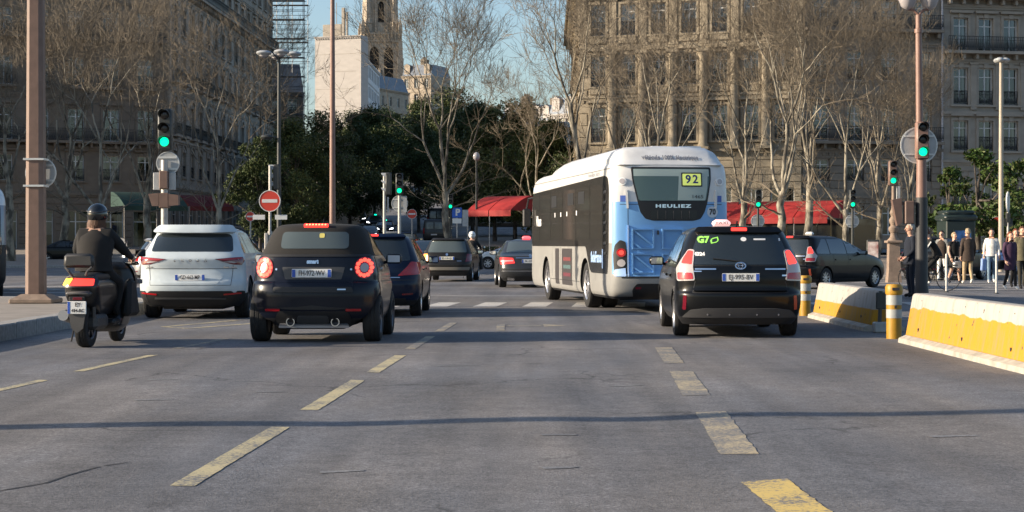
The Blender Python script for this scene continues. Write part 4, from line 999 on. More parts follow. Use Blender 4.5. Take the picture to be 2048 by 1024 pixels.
        patch('poster_strip', rect(6.3, 6.8, .42, 1.22, .02), f, .006, .004, mat('poster_dark', (.05, .045, .045), .4), t, res=.3)
        for y in (1.9, 4.2, 6.1, 7.25): patch('panel_seam', rect(y - .006, y + .006, .34, .76 if y < 2 else 1.25), f, .003, 0, M_BLACK, t, res=.3)
        patch('skirt_seam', rect(3.7, 7.5, .52, .53), f, .003, 0, M_BLACK, t, res=.5)
        patch('cornice_strip', rect(7.0, 10.1, 2.62, 2.70, .01), f, .006, .004, M_BUSLB, t, res=.4)
        patch('roof_seam', rect(.5, 10.2, 2.775, 2.787), f, .004, 0, M_GREYPL, t, res=.4)
        lettering('roof_lettering', 'vélo ici', mat('grey_ink', (.16, .17, .20), .5), t, .13, (lambda u, v, f=f, sg=sg: f(u if sg > 0 else -u, v)), (2.1 if sg > 0 else -2.1), 2.72, width=1.2, out=.006)
        b = MB(); b.tube([(sg * 1.0, 10.5, 2.5), (sg * 1.18, 10.75, 2.45), (sg * 1.22, 10.8, 2.2)], .025, 6); o = b.build('mirror_arm', M_BLACK, t)
        b = MB(); b.box(sg * 1.22 - .10, sg * 1.22 + .10, 10.74, 10.86, 1.75, 2.2, bev=.03); b.build('mirror', M_BLACK, t)
    patch('windscreen', rpoly([(-1.0, 1.05), (1.0, 1.05), (1.0, 2.6), (-1.0, 2.6)], .1), B.front, .006, .02, M_BUSK, t, res=.3)
    for sg in (-1, 1): patch('headlight', rpoly([(sg * .7, .55), (sg * 1.05, .58), (sg * 1.05, .78), (sg * .7, .75)], .04), B.front, .01, .02, M_CLRL, t)
    return t
make_bus((3.08, 33.5, 0), -8.0)

# grey coach nosing in at the left edge
def make_coach(loc, head):
    t = thing('coach', 'dark grey coach cut off by the left edge of the picture', 'coach', loc, rad(-head))
    rows = [(0.28, .2, 11.6, 1.10, .3, .4), (0.45, .05, 11.85, 1.24, .4, .5), (0.8, .0, 11.98, 1.26, .4, .55), (1.3, .0, 12.0, 1.26, .4, .55), (2.0, .03, 11.92, 1.255, .4, .6), (2.35, .06, 11.75, 1.24, .4, .7), (2.58, .12, 11.4, 1.18, .4, .8), (2.70, .25, 11.0, 1.05, .4, .8), (2.76, .5, 10.5, .8, .3, .6)]
    B = Body(rows, 3.0); cw = mat('coach_grey', (.20, .23, .27), .3, coat=.4)
    me = B.mesh('body', [cw, M_BLACK, M_BUSW], [(3.0, .5, .58, .7), (9.2, .5, .58, .7)])
    for p in me.polygons:
        if p.material_index == 0 and p.center.z > 2.25: p.material_index = 2
        elif p.material_index == 0 and p.center.z < 1.25: p.material_index = 1
    link('body', me, t)
    add_wheels(t, .5, .3, 1.2, 3.0, 9.2, M_ALLOY, 8)
    ws = patch('windscreen', rpoly([(-1.16, 1.05), (1.16, 1.05), (1.12, 2.28), (-1.12, 2.28)], .12), B.front, .006, .02, M_GLASS, t, res=.2)
    for sg in (-1, 1):
        for k in range(6): patch('side_window', rect(1.0 + 1.7 * k, 2.6 + 1.7 * k, 1.35, 2.2, .06), B.side(sg), .006, .015, M_GLASS, t, res=.4)
        for j in range(2): patch('headlight', disc(sg * (.85 + .16 * j), .98, .06, n=14), B.front, .02, .03, M_CHROME, t)
    patch('bumper', rect(-1.1, 1.1, .42, .62, .05), B.front, .03, .05, M_BLACK, t)
    patch('front_plate', rect(-.26, .26, .66, .77), B.front, .02, .02, M_PLATE, t)
    return t
make_coach((-16.45, 52.1, 0), 163.5)

def make_van(label, loc, head, m, W=.98, H=2.0, L=5.0, box=False):
    t = thing('delivery_van', label, 'van', loc, rad(-head))
    q = L / 5.0; k = H / 2.0
    rows = [(0.25, .1, 4.8, .85, .15, .5), (0.4, .02, 4.95, .95, .15, .5), (0.8, .0, 5.0, .98, .15, .6), (1.05, .02, 4.7, .975, .15, .6), (1.15, .03, 4.3, .96, .15, .5), (1.5, .05, 3.9, .92, .15, .4), (1.85, .09, 3.5, .87, .15, .4), (1.96, .14, 3.3, .80, .2, .4), (2.0, .3, 3.1, .6, .2, .3)]
    B = Body([(z * k, a * q, b * q, w * W / .98, e, f) for z, a, b, w, e, f in rows], 4.0)
    link('body', B.mesh('body', [m, M_BLACK], [(.95 * q, .33, .39, .6), (3.9 * q, .33, .39, .6)], seg=8), t)
    add_wheels(t, .33, .22, W - .02, .95 * q, 3.9 * q, M_DRIM, 6)
    for sg in (-1, 1):
        patch('rear_window', rect(min(sg * .06, sg * .74), max(sg * .06, sg * .74), 1.18 * k, 1.72 * k, .04), B.rear, .006, .015, M_GLASS2, t, res=.2)
        patch('taillight', rect(min(sg * .82, sg * .92), max(sg * .82, sg * .92), .8 * k, 1.25 * k, .03), B.rear, .012, .02, M_REDL, t)
        patch('side_window', rpoly([(3.0 * q, 1.2 * k), (4.0 * q, 1.2 * k), (3.55 * q, 1.75 * k), (3.0 * q, 1.75 * k)], .05), B.side(sg), .006, .015, M_GLASS, t, res=.3)
    patch('door_seam', rect(-.008, .008, .5, 1.85 * k), B.rear, .004, 0, M_BLACK, t)
    patch('bumper', rect(-.9, .9, .38, .58, .04), B.rear, .03, .04, M_BLACK, t)
    patch('license_plate', rect(-.26, .26, .66, .77), B.rear, .02, .02, M_PLATE, t)
    patch('windscreen', rpoly([(-.8, 1.2 * k), (.8, 1.2 * k), (.74, 1.78 * k), (-.74, 1.78 * k)], .05), B.front, .006, .015, M_GLASS, t, res=.2)
    mirrors(t, B, 3.7 * q, 1.25 * k, M_BLACK, 1.3)
    return t
d = 150; make_van('grey panel van waiting under the central plane tree', (gx(868, d), d, ramp(d)), 3, P_GREY, H=2.05)
d = 178; make_van('tall dark van ahead of the grey van on the avenue', (gx(873, d), d, ramp(d)), 0, P_BLACK, H=2.5, W=1.0, L=5.6)
# ================================================================== PEOPLE, SCOOTERS, BICYCLE
M_SKIN = mat('skin', (0.50, 0.30, 0.21), 0.55, var=.08, scale=8)
M_EYE = mat('eye', (0.03, 0.025, 0.02), 0.3); M_LIP = mat('lip', (0.38, 0.15, 0.13), 0.5)
def cloth(name, col): return mat('cloth_' + name, col, 0.9, var=.22, scale=9, bump=.15)
C_BLACK = cloth('black', (.006, .006, .0065)); C_NAVY = cloth('navy', (.007, .011, .022)); C_BROWN = cloth('brown', (.045, .030, .022)); C_BEIGE = cloth('beige', (.42, .31, .18))
C_WHITE = cloth('white', (.66, .64, .60)); C_JEAN = cloth('jean', (.16, .24, .32)); C_PURP = cloth('purple', (.050, .022, .050)); C_OLIVE = cloth('olive', (.12, .105, .06)); C_GREY = cloth('grey', (.20, .20, .19)); C_RED = cloth('red', (.20, .03, .035))
H_GREY = mat('hair_grey', (.36, .34, .30), .8, var=.3, scale=30); H_BROWN = mat('hair_brown', (.09, .035, .014), .7, var=.4, scale=30); H_DARK = mat('hair_dark', (.018, .013, .010), .7); H_RED = mat('hair_red', (.16, .045, .016), .7, var=.3, scale=30); H_FAIR = mat('hair_fair', (.34, .26, .16), .75, var=.3, scale=30)
STAND = dict(pel=(0, 0, .95), wst=(0, 0, 1.10), chest=(0, 0, 1.31), neck=(0, 0, 1.485), jaw=(0, .025, 1.56), head=(0, .025, 1.665),
             sL=(-.175, 0, 1.415), eL=(-.225, -.03, 1.13), wL=(-.235, .05, .88), sR=(.175, 0, 1.415), eR=(.225, -.03, 1.13), wR=(.235, .05, .88),
             hL=(-.09, 0, .91), kL=(-.10, .02, .50), aL=(-.10, -.02, .085), tL=(-.115, .13, .045), hR=(.09, 0, .91), kR=(.10, .02, .50), aR=(.10, -.02, .085), tR=(.115, .13, .045))
RADII = dict(pel=(.155, .115), wst=(.135, .10), chest=(.17, .115), neck=(.062, .062), jaw=(.068, .078), head=(.082, .098), s=(.075, .075), e=(.048, .048), w=(.034, .034), h=(.092, .098), k=(.062, .062), a=(.043, .048), t=(.045, .036))
BONES = [('pel', 'wst'), ('wst', 'chest'), ('chest', 'neck'), ('neck', 'jaw'), ('jaw', 'head'), ('chest', 'sL'), ('sL', 'eL'), ('eL', 'wL'), ('chest', 'sR'), ('sR', 'eR'), ('eR', 'wR'), ('pel', 'hL'), ('hL', 'kL'), ('kL', 'aL'), ('aL', 'tL'), ('pel', 'hR'), ('hR', 'kR'), ('kR', 'aR'), ('aR', 'tR')]
def person(label, loc, rz, pose=None, top=C_BLACK, legs=C_BLACK, shoes=C_BLACK, hair=H_DARK, skin=M_SKIN, coat=None, hem=.78, hairstyle='short', scale=1.0, turn=0.0, bulk=1.0, grip=None, helmet=None, name='person', cat='person', shorts=False, sleeves=True, beard=False):
    J = dict(STAND); J.update(pose or {}); J = {k: Vector(v) for k, v in J.items()}
    names = list(J); me = bpy.data.meshes.new('person'); me.from_pydata([J[n] for n in names], [(names.index(a), names.index(b)) for a, b in BONES], [])
    o = bpy.data.objects.new('person_tmp', me); COL.objects.link(o)
    md = o.modifiers.new('s', 'SKIN'); md.use_smooth_shade = True
    for i, n in enumerate(names):
        r = RADII.get(n) or RADII[n[0]]; kx = bulk if n in ('pel', 'wst', 'chest') or n[0] in 'sek' else 1.0
        sv = me.skin_vertices[0].data[i]; sv.radius = (r[0] * kx, r[1] * kx); sv.use_root = (n == 'pel')
    o.modifiers.new('d', 'SUBSURF').levels = 2
    dg = bpy.context.evaluated_depsgraph_get(); dg.update()
    me2 = bpy.data.meshes.new_from_object(o.evaluated_get(dg)); bpy.data.objects.remove(o, do_unlink=True)
    for m in (skin, top, legs, shoes, M_EYE, M_LIP): me2.materials.append(m)
    def near(p):
        best, bb = 9, None
        for a, b in BONES:
            A, Bv = J[a], J[b]; d = Bv - A; t = max(0, min(1, (p - A).dot(d) / d.length_squared)); q = (p - A - d * t).length
            if q < best: best, bb = q, (a, b, t)
        return bb
    for p in me2.polygons:
        a, b, t = near(p.center)
        if b in ('jaw', 'head'): mi = 0
        elif b == 'neck': mi = 1 if t < .8 else 0
        elif b in ('wL', 'wR'): mi = (0 if t > .93 else 1) if sleeves else 0
        elif b in ('eL', 'eR'): mi = 1 if sleeves or t < .4 else 0
        elif b[0] == 't': mi = 3
        elif b[0] == 'a': mi = (3 if t > .93 else 2) if not shorts else (0 if t < .9 else 3)
        elif b[0] in 'hk' and b != 'head': mi = 2
        else: mi = 1
        p.material_index = mi; p.use_smooth = True
    # face, ears, hands with five fingers, added to the same body mesh
    x = MB(); hd = J['head']; rt = Matrix.Rotation(turn, 4, 'Z')
    def hp(a, b, c): return hd + (rt @ Vector((a, b, c)))
    x.mi = 0
    x.ball((0, 0, 0), .1, 14, 10, .80, .98, 1.12)
    for k in range(len(x.v)):
        v = Vector(x.v[k]); v = Vector((v.x * (1 - .22 * max(0, -v.z / .1)), v.y + .012, v.z)); x.v[k] = tuple(hp(*v))
    x.tube([hp(0, .098, .025), hp(0, .128, -.022), hp(0, .105, -.034)], [.010, .017, .012], 6)
    for s in (-1, 1):
        x.tube([hp(s * .078, -.005, .02), hp(s * .088, -.015, .0), hp(s * .078, -.005, -.03)], [.012, .018, .010], 5)
    x.mi = 4
    for s in (-1, 1): x.tube([hp(s * .022, .098, .012), hp(s * .046, .092, .012)], .010, 5)
    x.mi = 5; x.tube([hp(-.022, .098, -.060), hp(0, .106, -.058), hp(.022, .098, -.060)], .007, 5)
    for sd in 'LR':
        s = -1 if sd == 'L' else 1; w = J['w' + sd]; d = (w - J['e' + sd]).normalized()
        fwd = Vector((0, 1, 0)) if abs(d.y) < .8 else Vector((0, 0, -1))
        c = (fwd - d * fwd.dot(d)).normalized(); nn = d.cross(c).normalized(); inw = nn if nn.x * s < 0 else -nn
        x.mi = 0; P = w + d * .045
        x.tube([w, w + d * .03, w + d * .085], [.026, .033, .032], 8)
        for k, (off, ln) in enumerate(((.026, .062), (.009, .072), (-.009, .067), (-.026, .052))):
            b0 = w + d * .085 + c * off; cur = 1.0 if grip else .35
            p1 = b0 + d * ln * .45 + inw * ln * .12 * cur * 2; p2 = p1 + d * ln * (.35 if not grip else .1) + inw * ln * (.28 if not grip else .5); p3 = p2 + d * ln * (.2 if not grip else -.15) + inw * ln * .28
            x.tube([b0, p1, p2, p3], [.0095, .009, .0085, .0065], 5)
        t0 = w + d * .03 + c * .026; x.tube([t0, t0 + c * .022 + d * .02 + inw * .012, t0 + c * .026 + d * .05 + inw * .022], [.012, .011, .008], 5)
    xm = x.mesh('x', [skin, top, legs, shoes, M_EYE, M_LIP], smooth=True, angle=60)
    bm = bmesh.new(); bm.from_mesh(me2); bm.from_mesh(xm); bm.to_mesh(me2); bm.free(); bpy.data.meshes.remove(xm)
    me2.name = name; ob = link(name, me2, None, loc, rz); ob.scale = (scale,) * 3; tag(ob, label, cat)
    if helmet:
        h = MB(); h.ball((0, 0, 0), .142, 20, 14, .94, 1.06, 1.0); h.v = [tuple(hp(a, b + .005, max(c, -.115) + .022)) for a, b, c in h.v]; hl = h.build('helmet', helmet, ob, smooth=True)
        v = MB(); v.ball((0, 0, 0), .147, 18, 10, .94, 1.06, .62); v.v = [tuple(hp(a, max(b, .02) + .006, c + .02)) for a, b, c in v.v]; v.build('visor', M_GLASS, hl, smooth=True)
        bnd = MB(); bnd.tube([hp(.128 * math.sin(a), -.148 * math.cos(a), .075 - .03 * math.cos(a)) for a in [k * .2 - 1.6 for k in range(17)]], .008, 5); bnd.build('helmet_trim', M_GREYPL, hl)
    if hairstyle != 'none':
        h = MB(); n = 14
        if not helmet:
            h.ball((0, 0, 0), .112, n, 10, .84, .98, 1.10)
            vv = []
            for k, (a, b, c) in enumerate(h.v):
                if b > .02 and c < .045: b = .02 + (b - .02) * .1; c = max(c, -.01) if hairstyle == 'short' else c; a *= .96
                j = 1 + .06 * math.sin(k * 2.3)
                if c < -.05 and hairstyle == 'short': c = -.05
                vv.append(tuple(hp(a * j, (b - .012) * j, c * j + .018)))
            h.v = vv
        if hairstyle == 'long':
            R_ = random.Random(3)
            for k in range(26):
                a = -1.5 + 3.0 * k / 25; p0 = hp(.085 * math.sin(a), -.085 * math.cos(a) - .01, -.02); l = .20 + .08 * R_.random()
                h.tube([p0, p0 + Vector((.02 * math.sin(a), -.02, -l * .4)), p0 + Vector((.035 * math.sin(a) + .02 * R_.uniform(-1, 1), -.015 + .02 * R_.random(), -l))], [.018, .021, .006], 5)
        if h.v: h.build('hair', hair, ob, smooth=True)
    if coat:
        b = MB(); n = 18; cw, pw = J['chest'], J['pel']; up = J['neck']
        low = Vector((pw.x, pw.y, hem)); rings = [(low, .19, .155), (pw.lerp(low, .5), .185, .150), (pw, .180, .142), (J['wst'], .168, .132), (cw, .188, .138), (cw.lerp(up, .45), .178, .118), (cw.lerp(up, .75), .120, .090), (cw.lerp(up, .97), .075, .075)]
        for j, (c, a, e) in enumerate(rings):
            for k in range(n):
                t = 2 * math.pi * k / n; f = 1 + .05 * math.sin(5 * t + j) * (1 if j < 3 else .3)
                b.v.append((c.x + a * bulk * f * math.cos(t), c.y + e * bulk * f * math.sin(t), c.z))
        for j in range(len(rings) - 1):
            for k in range(n): a0 = j * n + k; a1 = j * n + (k + 1) % n; b.f.append((a0, a1, a1 + n, a0 + n)); b.m.append(0)
        b.f.append(tuple(range(n))[::-1]); b.m.append(0)
        b.build('coat', coat, ob, smooth=True)
    return ob

def walk(s=1, stride=.20, arm=.10):
    return dict(kL=(-.095, s * stride * .55 + .03, .50), aL=(-.095, s * stride, .09 if s > 0 else .13), tL=(-.105, s * stride + .15, .05), kR=(.095, -s * stride * .25 + .05, .50), aR=(.095, -s * stride - .02, .13 if s > 0 else .09), tR=(.105, -s * stride + .13, .045),
                eL=(-.23, -s * arm * .4 - .02, 1.13), wL=(-.235, -s * arm + .05, .89), eR=(.23, s * arm * .4 - .02, 1.13), wR=(.235, s * arm + .06, .89))

def at(px, d): return (gx(px, d), d, 0)
PI = math.pi
person('grey-haired man in navy jacket standing at the foot of the right lamp post', at(1822, 43.0), PI / 2 + .15, dict(eL=(-.24, .03, 1.14), wL=(-.17, .19, .98), eR=(.24, .03, 1.14), wR=(.16, .19, .97)), C_NAVY, C_NAVY, C_BLACK, H_GREY, coat=C_NAVY, hem=.80, scale=1.02, bulk=1.12)
person('woman in black dress walking away beside the newspaper kiosk', at(1908, 58.0), PI + .35, walk(1), C_BLACK, M_SKIN, C_BLACK, H_FAIR, coat=C_BLACK, hem=.55, scale=.95, sleeves=False)
person('man in brown jacket and beige trousers seen from behind on the crossing', at(1936, 57.5), .1, walk(1, .10, .04), C_BROWN, C_BEIGE, C_WHITE, H_FAIR, coat=C_BROWN, hem=.74, scale=1.02, bulk=1.08)
person('man in white sweatshirt and jeans with sunglasses walking towards us', at(1983, 58.5), PI - .15, walk(-1, .14), C_WHITE, C_JEAN, C_WHITE, H_DARK, coat=C_WHITE, hem=.90, scale=1.02, beard=True)
person('woman in purple coat and white shoes striding towards us', at(2020, 50.0), PI + .25, walk(1, .17), C_PURP, C_BLACK, C_WHITE, H_RED, coat=C_PURP, hem=.62, hairstyle='long', scale=.93)
person('man in olive jacket at the right edge of the picture', at(2044, 51.0), PI + .1, walk(-1, .12), C_OLIVE, cloth('dark_olive', (.035, .032, .022)), C_BLACK, H_BROWN, coat=C_OLIVE, hem=.82, scale=1.02)
person('red-haired woman walking close behind the purple coat', at(2031, 52.6), PI, walk(1, .12), C_RED, C_BLACK, C_BLACK, H_RED, coat=C_RED, hem=.72, hairstyle='long', scale=.99)
person('person in light grey jacket on foot behind the black hatchback', (gx(951, 112), 112, ramp(112)), .3, walk(1, .1), C_GREY, C_GREY, C_BLACK, H_GREY, coat=C_GREY, hem=.8, scale=1.02)
person('person in pale top on the crossing behind the bicycle', at(1884, 62), 2.6, walk(-1, .12), C_GREY, C_WHITE, C_WHITE, H_DARK, coat=C_BROWN, hem=.84)

# ---- motor scooter with tall backrest
M_SCB = mat('scooter_black', (0.008, 0.008, 0.0085), 0.34, var=.15, scale=5, coat=.25)
M_SCG = mat('scooter_grey', (0.075, 0.072, 0.07), 0.45, var=.15, scale=5)
def make_scooter(label, loc, head, two_front=True, ptxt=('EY', '494-BC')):
    t = thing('motor_scooter', label, 'scooter', loc, rad(-head))
    def wh(x, y, r, w):
        a, b, c = wheel_parts(r, w, M_DRIM, 5); o = link('wheel', b, t, (x, y, r), 0); link('tyre', a, o); link('rim', c, o)
    wh(0, .29, .29, .155); wh(.0, 1.76, .28, .125)
    Bt = Body([(.40, .45, 1.25, .12, .1, .1), (.52, .12, 1.30, .19, .2, .2), (.66, -.02, 1.32, .225, .25, .2), (.78, -.06, 1.28, .225, .25, .2), (.86, -.02, 1.2, .19, .22, .2), (.89, .08, 1.1, .12, .15, .15)], 2.6)
    link('rear_fairing', Bt.mesh('rear_fairing', [M_SCB, M_SCB], dark_below=0), t)
    Sb = Body([(.82, .10, 1.15, .14, .12, .15), (.88, .04, 1.18, .19, .15, .2), (.93, .06, 1.15, .185, .15, .2), (.955, .14, 1.05, .12, .1, .15)], 2.8)
    link('seat', Sb.mesh('seat', [mat('seat_vinyl', (.02, .019, .019), .6), M_BLACK], dark_below=0), t)
    Fb = Body([(.16, 1.10, 1.55, .14, .12, .2), (.24, .95, 1.62, .24, .15, .3), (.34, 1.0, 1.72, .26, .15, .35), (.62, 1.28, 1.86, .30, .15, .4), (.85, 1.36, 1.84, .33, .15, .4), (1.0, 1.38, 1.76, .29, .15, .35), (1.08, 1.42, 1.66, .18, .1, .2)], 2.6)
    link('front_fairing', Fb.mesh('front_fairing', [M_SCB, M_SCB], dark_below=0), t)
    b = MB(); b.box(-.24, .24, .75, 1.35, .26, .34, bev=.03); b.build('footboard', M_BLACK, t)
    # leg apron on both sides
    for sg in (-1, 1):
        b = MB(); b.box(min(sg * .22, sg * .37), max(sg * .22, sg * .37), 1.05, 1.6, .36, .86, bev=.05, tx=.03, ty=.14); b.build('leg_apron', mat('apron_nylon', (.007, .007, .0075), .75, bump=.3, scale=12), t, smooth=True)
    fr = lambda u, v: Bt.rear(u, v)
    lp = patch('tail_lamp_housing', rpoly([(-.19, .775), (.19, .775), (.205, .83), (.17, .875), (-.17, .875), (-.205, .83)], .03), fr, .03, .06, M_SCB, t, res=.05)
    patch('tail_lamp', rpoly([(-.10, .79), (.165, .79), (.165, .855), (-.06, .86)], .015), fr, .036, .01, M_REDON, lp, res=.05)
    patch('turn_signal', rpoly([(-.185, .79), (-.11, .79), (-.07, .86), (-.155, .865)], .015), fr, .038, .01, mat('lit_amber_lamp', (.9, .4, .02), .2, emit=(1.0, .50, .05), estr=1.5), lp, res=.05)
    b = MB(); b.box(-.16, .16, -.10, .06, .66, .73, bev=.03); b.build('fender_top', M_SCG, t, smooth=True)
    b = MB(); b.prism([(-.105, .44), (.105, .44), (.075, .26), (0, .20), (-.075, .26)], -.115, -.095); b.build('mud_flap', M_SCG, t)
    b = MB(); b.box(-.02, .02, -.11, .25, .50, .66); b.box(-.10, .10, -.125, -.10, .46, .66, bev=.006); b.build('plate_bracket', M_BLACK, t)
    b = MB(); b.box(-.115, .125, -.145, -.127, .44, .60, bev=.006); p = b.build('license_plate', M_PLATE, t)
    b = MB(); b.box(-.112, -.082, -.1475, -.1452, .445, .595); b.build('plate_band', M_PBLUE, p)
    lettering('lettering', ptxt[0], M_INK, p, .068, flat(-.147), .02, .557, out=.003, bold=.002); lettering('lettering', ptxt[1], M_INK, p, .058, flat(-.147), .02, .482, width=.165, out=.003, bold=.002)
    b = MB(); b.box(-.05, .07, -.132, -.11, .615, .65, bev=.005); b.build('reflector', M_REDD, t)
    b = MB(); b.tube([(.09, .9, .38), (-.15, .75, .34), (-.20, .45, .36), (-.205, -.02, .42)], [.03, .045, .075, .07], 12); ex = b.build('exhaust', mat('brushed_steel', (.34, .32, .30), .4, .8), t, smooth=True)
    b = MB(); b.box(-.275, -.215, .10, .55, .38, .48, bev=.02); b.build('exhaust_shield', M_SCG, ex, smooth=True)
    b = MB(); b.box(-.17, .17, .18, .75, .22, .42, bev=.05); b.build('engine', mat('engine_grey', (.05, .05, .05), .5, bump=.4, scale=20), t)
    for sg in (-1, 1):
        b = MB(); b.tube([(sg * .12, .22, .34), (sg * .13, .15, .68)], .028, 8); b.build('shock_absorber', M_SCG, t, smooth=True)
    # backrest on its bracket
    b = MB(); b.box(-.20, .20, -.06, .02, 1.02, 1.20, bev=.035, tx=.015); b.build('backrest', mat('backrest_vinyl', (.04, .038, .036), .5), t, smooth=True)
    b = MB()
    for sg in (-1, 1): b.tube([(sg * .17, -.05, 1.03), (sg * .12, -.07, .98), (sg * .09, -.04, .93), (sg * .10, .08, .88)], .016, 6)
    b.box(-.16, .16, -.03, .25, .885, .915, bev=.01); b.build('luggage_rack', M_SCG, t, smooth=True)
    b = MB(); b.tube([(-.36, 1.42, 1.06), (-.2, 1.50, 1.06), (0, 1.52, 1.05), (.2, 1.50, 1.06), (.36, 1.42, 1.06)], .018, 8)
    for sg in (-1, 1): b.tube([(sg * .24, 1.475, 1.06), (sg * .38, 1.41, 1.06)], .026, 8)
    b.build('handlebar', M_BLACK, t, smooth=True)
    for sg in (-1, 1):
        b = MB(); b.tube([(sg * .26, 1.5, 1.06), (sg * .36, 1.52, 1.16)], .010, 6); b.box(sg * .38 - .075, sg * .38 + .075, 1.50, 1.53, 1.15, 1.25, bev=.012); o = b.build('mirror', M_BLACK, t, smooth=True)
        b = MB(); b.box(sg * .38 - .06, sg * .38 + .06, 1.494, 1.4985, 1.165, 1.235); b.build('mirror_glass', M_MIRR, o)
        b = MB(); b.box(sg * .30 - .04, sg * .30 + .04, 1.76, 1.80, .78, .84); b.build('front_lamp', M_CLRL, t)
    b = MB(); n = 8
    for k in range(n + 1):
        a = -1 + 2 * k / n; b.v += [(.26 * a, 1.66 - .10 * a * a, 1.05), (.22 * a, 1.56 - .10 * a * a, 1.42 - .06 * a * a)]
    for k in range(n): b.f.append((2 * k, 2 * k + 2, 2 * k + 3, 2 * k + 1)); b.m.append(0)
    b.build('windscreen', pane_mat('scooter_screen', (.75, .8, .82), .08), t, smooth=True)
    b = MB(); b.tube([(-.25, .65, .30), (-.33, .75, .05)], .012, 6); b.build('side_stand', M_BLACK, t)
    return t
RIDE = dict(pel=(0, .62, .98), wst=(0, .64, 1.10), chest=(0, .70, 1.30), neck=(0, .74, 1.47), jaw=(0, .765, 1.535), head=(0, .78, 1.635), sL=(-.175, .72, 1.40), eL=(-.31, .92, 1.19), wL=(-.30, 1.32, 1.10), sR=(.175, .72, 1.40), eR=(.31, .92, 1.19), wR=(.30, 1.32, 1.10),
            hL=(-.10, .64, .95), kL=(-.22, 1.02, .78), aL=(-.17, .98, .42), tL=(-.18, 1.14, .38), hR=(.10, .64, .95), kR=(.22, 1.02, .78), aR=(.17, .98, .42), tR=(.18, 1.14, .38))
LM = (-5.46, 22.1, 0.0)
make_scooter('black motor scooter with padded backrest and amber signal, left of the convertible', LM, 2.5)
r = person('scooter rider in black jacket with dark helmet and brown hair', LM, rad(-2.5), RIDE, C_BLACK, C_BLACK, C_BLACK, H_BROWN, coat=cloth('jacket_black', (.010, .0085, .008)), hem=.94, hairstyle='long', helmet=mat('helmet_black', (.010, .012, .013), .16, coat=.5), grip=True, bulk=1.3, name='person', scale=1.03)
LM2 = (gx(941, 64.5), 64.5, 0.0)
make_scooter('dark motor scooter ridden past the black hatchback', LM2, 3, ptxt=('CX', '207-FA'))
person('rider with a white helmet beside the black hatchback', LM2, rad(-3), RIDE, C_BLACK, C_BLACK, C_BLACK, H_DARK, coat=C_BLACK, hem=.94, hairstyle='none', helmet=mat('helmet_white', (.75, .76, .76), .2, coat=.5), grip=True)
# a pale blue scooter parked among the walkers
t3 = make_scooter('pale blue and white scooter parked beyond the man in the white sweatshirt', (gx(1972, 66), 66, .13), 60, ptxt=('DR', '816-KL'))
for c in t3.children:
    if c.name.split('.')[0] in ('rear_fairing', 'front_fairing', 'leg_apron'):
        c.data = c.data.copy(); c.data.materials.clear(); c.data.materials.append(mat('scooter_blue', (.22, .34, .62), .35, coat=.3)); c.data.materials.append(mat('scooter_blue', (.22, .34, .62)))

def make_bike(label, loc, head):
    t = thing('bicycle', label, 'bicycle', loc, rad(-head)); m = mat('bike_frame', (.03, .03, .032), .4); r = .34
    for y in (.34, 1.40):
        b = MB(); b.lathe([(r - .022, -.017), (r - .005, -.02), (r, 0), (r - .005, .02), (r - .022, .017)], 32, 'X', closed=True); o = b.build('wheel', M_RUB, t, smooth=True, loc=(0, y, r))
        s = MB()
        for k in range(18):
            a = 2 * PI * k / 18; s.tube([(.02 * (-1) ** k, 0, 0), (0, (r - .02) * math.cos(a), (r - .02) * math.sin(a))], .002, 3, caps=False)
        s.lathe([(.02, -.03), (.02, .03)], 8, 'X'); s.build('spokes', M_ALLOY, o)
    b = MB(); bb = (0, .80, .30); st = (0, .66, .82); hd1 = (0, 1.20, .88); hd0 = (0, 1.23, .74); rx = (0, .34, r)
    for p, q in ((bb, st), (st, hd1), (bb, hd0), (hd0, hd1)): b.tube([p, q], .018, 6)
    for sg in (-1, 1):
        b.tube([bb, (sg * .06, .34, r)], .010, 5); b.tube([(0, .67, .78), (sg * .06, .34, r)], .009, 5); b.tube([hd0, (sg * .05, 1.40, r)], .012, 5)
    b.build('frame', m, t, smooth=True)
    b = MB(); b.tube([(-.28, 1.10, 1.02), (-.2, 1.17, 1.04), (0, 1.19, 1.02), (.2, 1.17, 1.04), (.28, 1.10, 1.02)], .014, 6); b.tube([hd1, (0, 1.19, 1.02)], .015, 6); b.build('handlebar', m, t, smooth=True)
    b = MB(); b.box(-.07, .07, .52, .78, .92, .96, bev=.018, tx=.02); b.tube([st, (0, .65, .93)], .014, 6); b.build('saddle', M_BLACK, t, smooth=True)
    b = MB(); b.lathe([(.085, .035), (.09, .042), (.085, .05)], 20, 'X', (0, .80, .30), closed=True)
    b.tube([(-.06, .80, .30), (-.06, .90, .16)], .010, 5); b.tube([(.06, .80, .30), (.06, .70, .44)], .010, 5); b.box(-.15, -.06, .86, .95, .145, .17); b.box(.06, .15, .65, .74, .43, .455); b.build('crankset', M_DRIM, t)
    for y, a0, a1 in ((.34, .2, 2.4), (1.40, .3, 2.6)):
        b = MB(); b.tube([(0, y - (r + .02) * math.cos(a0 + (a1 - a0) * k / 8), r + (r + .02) * math.sin(a0 + (a1 - a0) * k / 8)) for k in range(9)], .014, 5); b.build('mudguard', m, t, smooth=True)
    b = MB(); b.box(-.16, .16, .10, .40, .70, .74); b.build('carrier', m, t)
    return t
LB = (gx(1921, 49.5), 49.5, 0)
make_bike('black bicycle ridden leftwards behind the right lamp post', LB, -84)
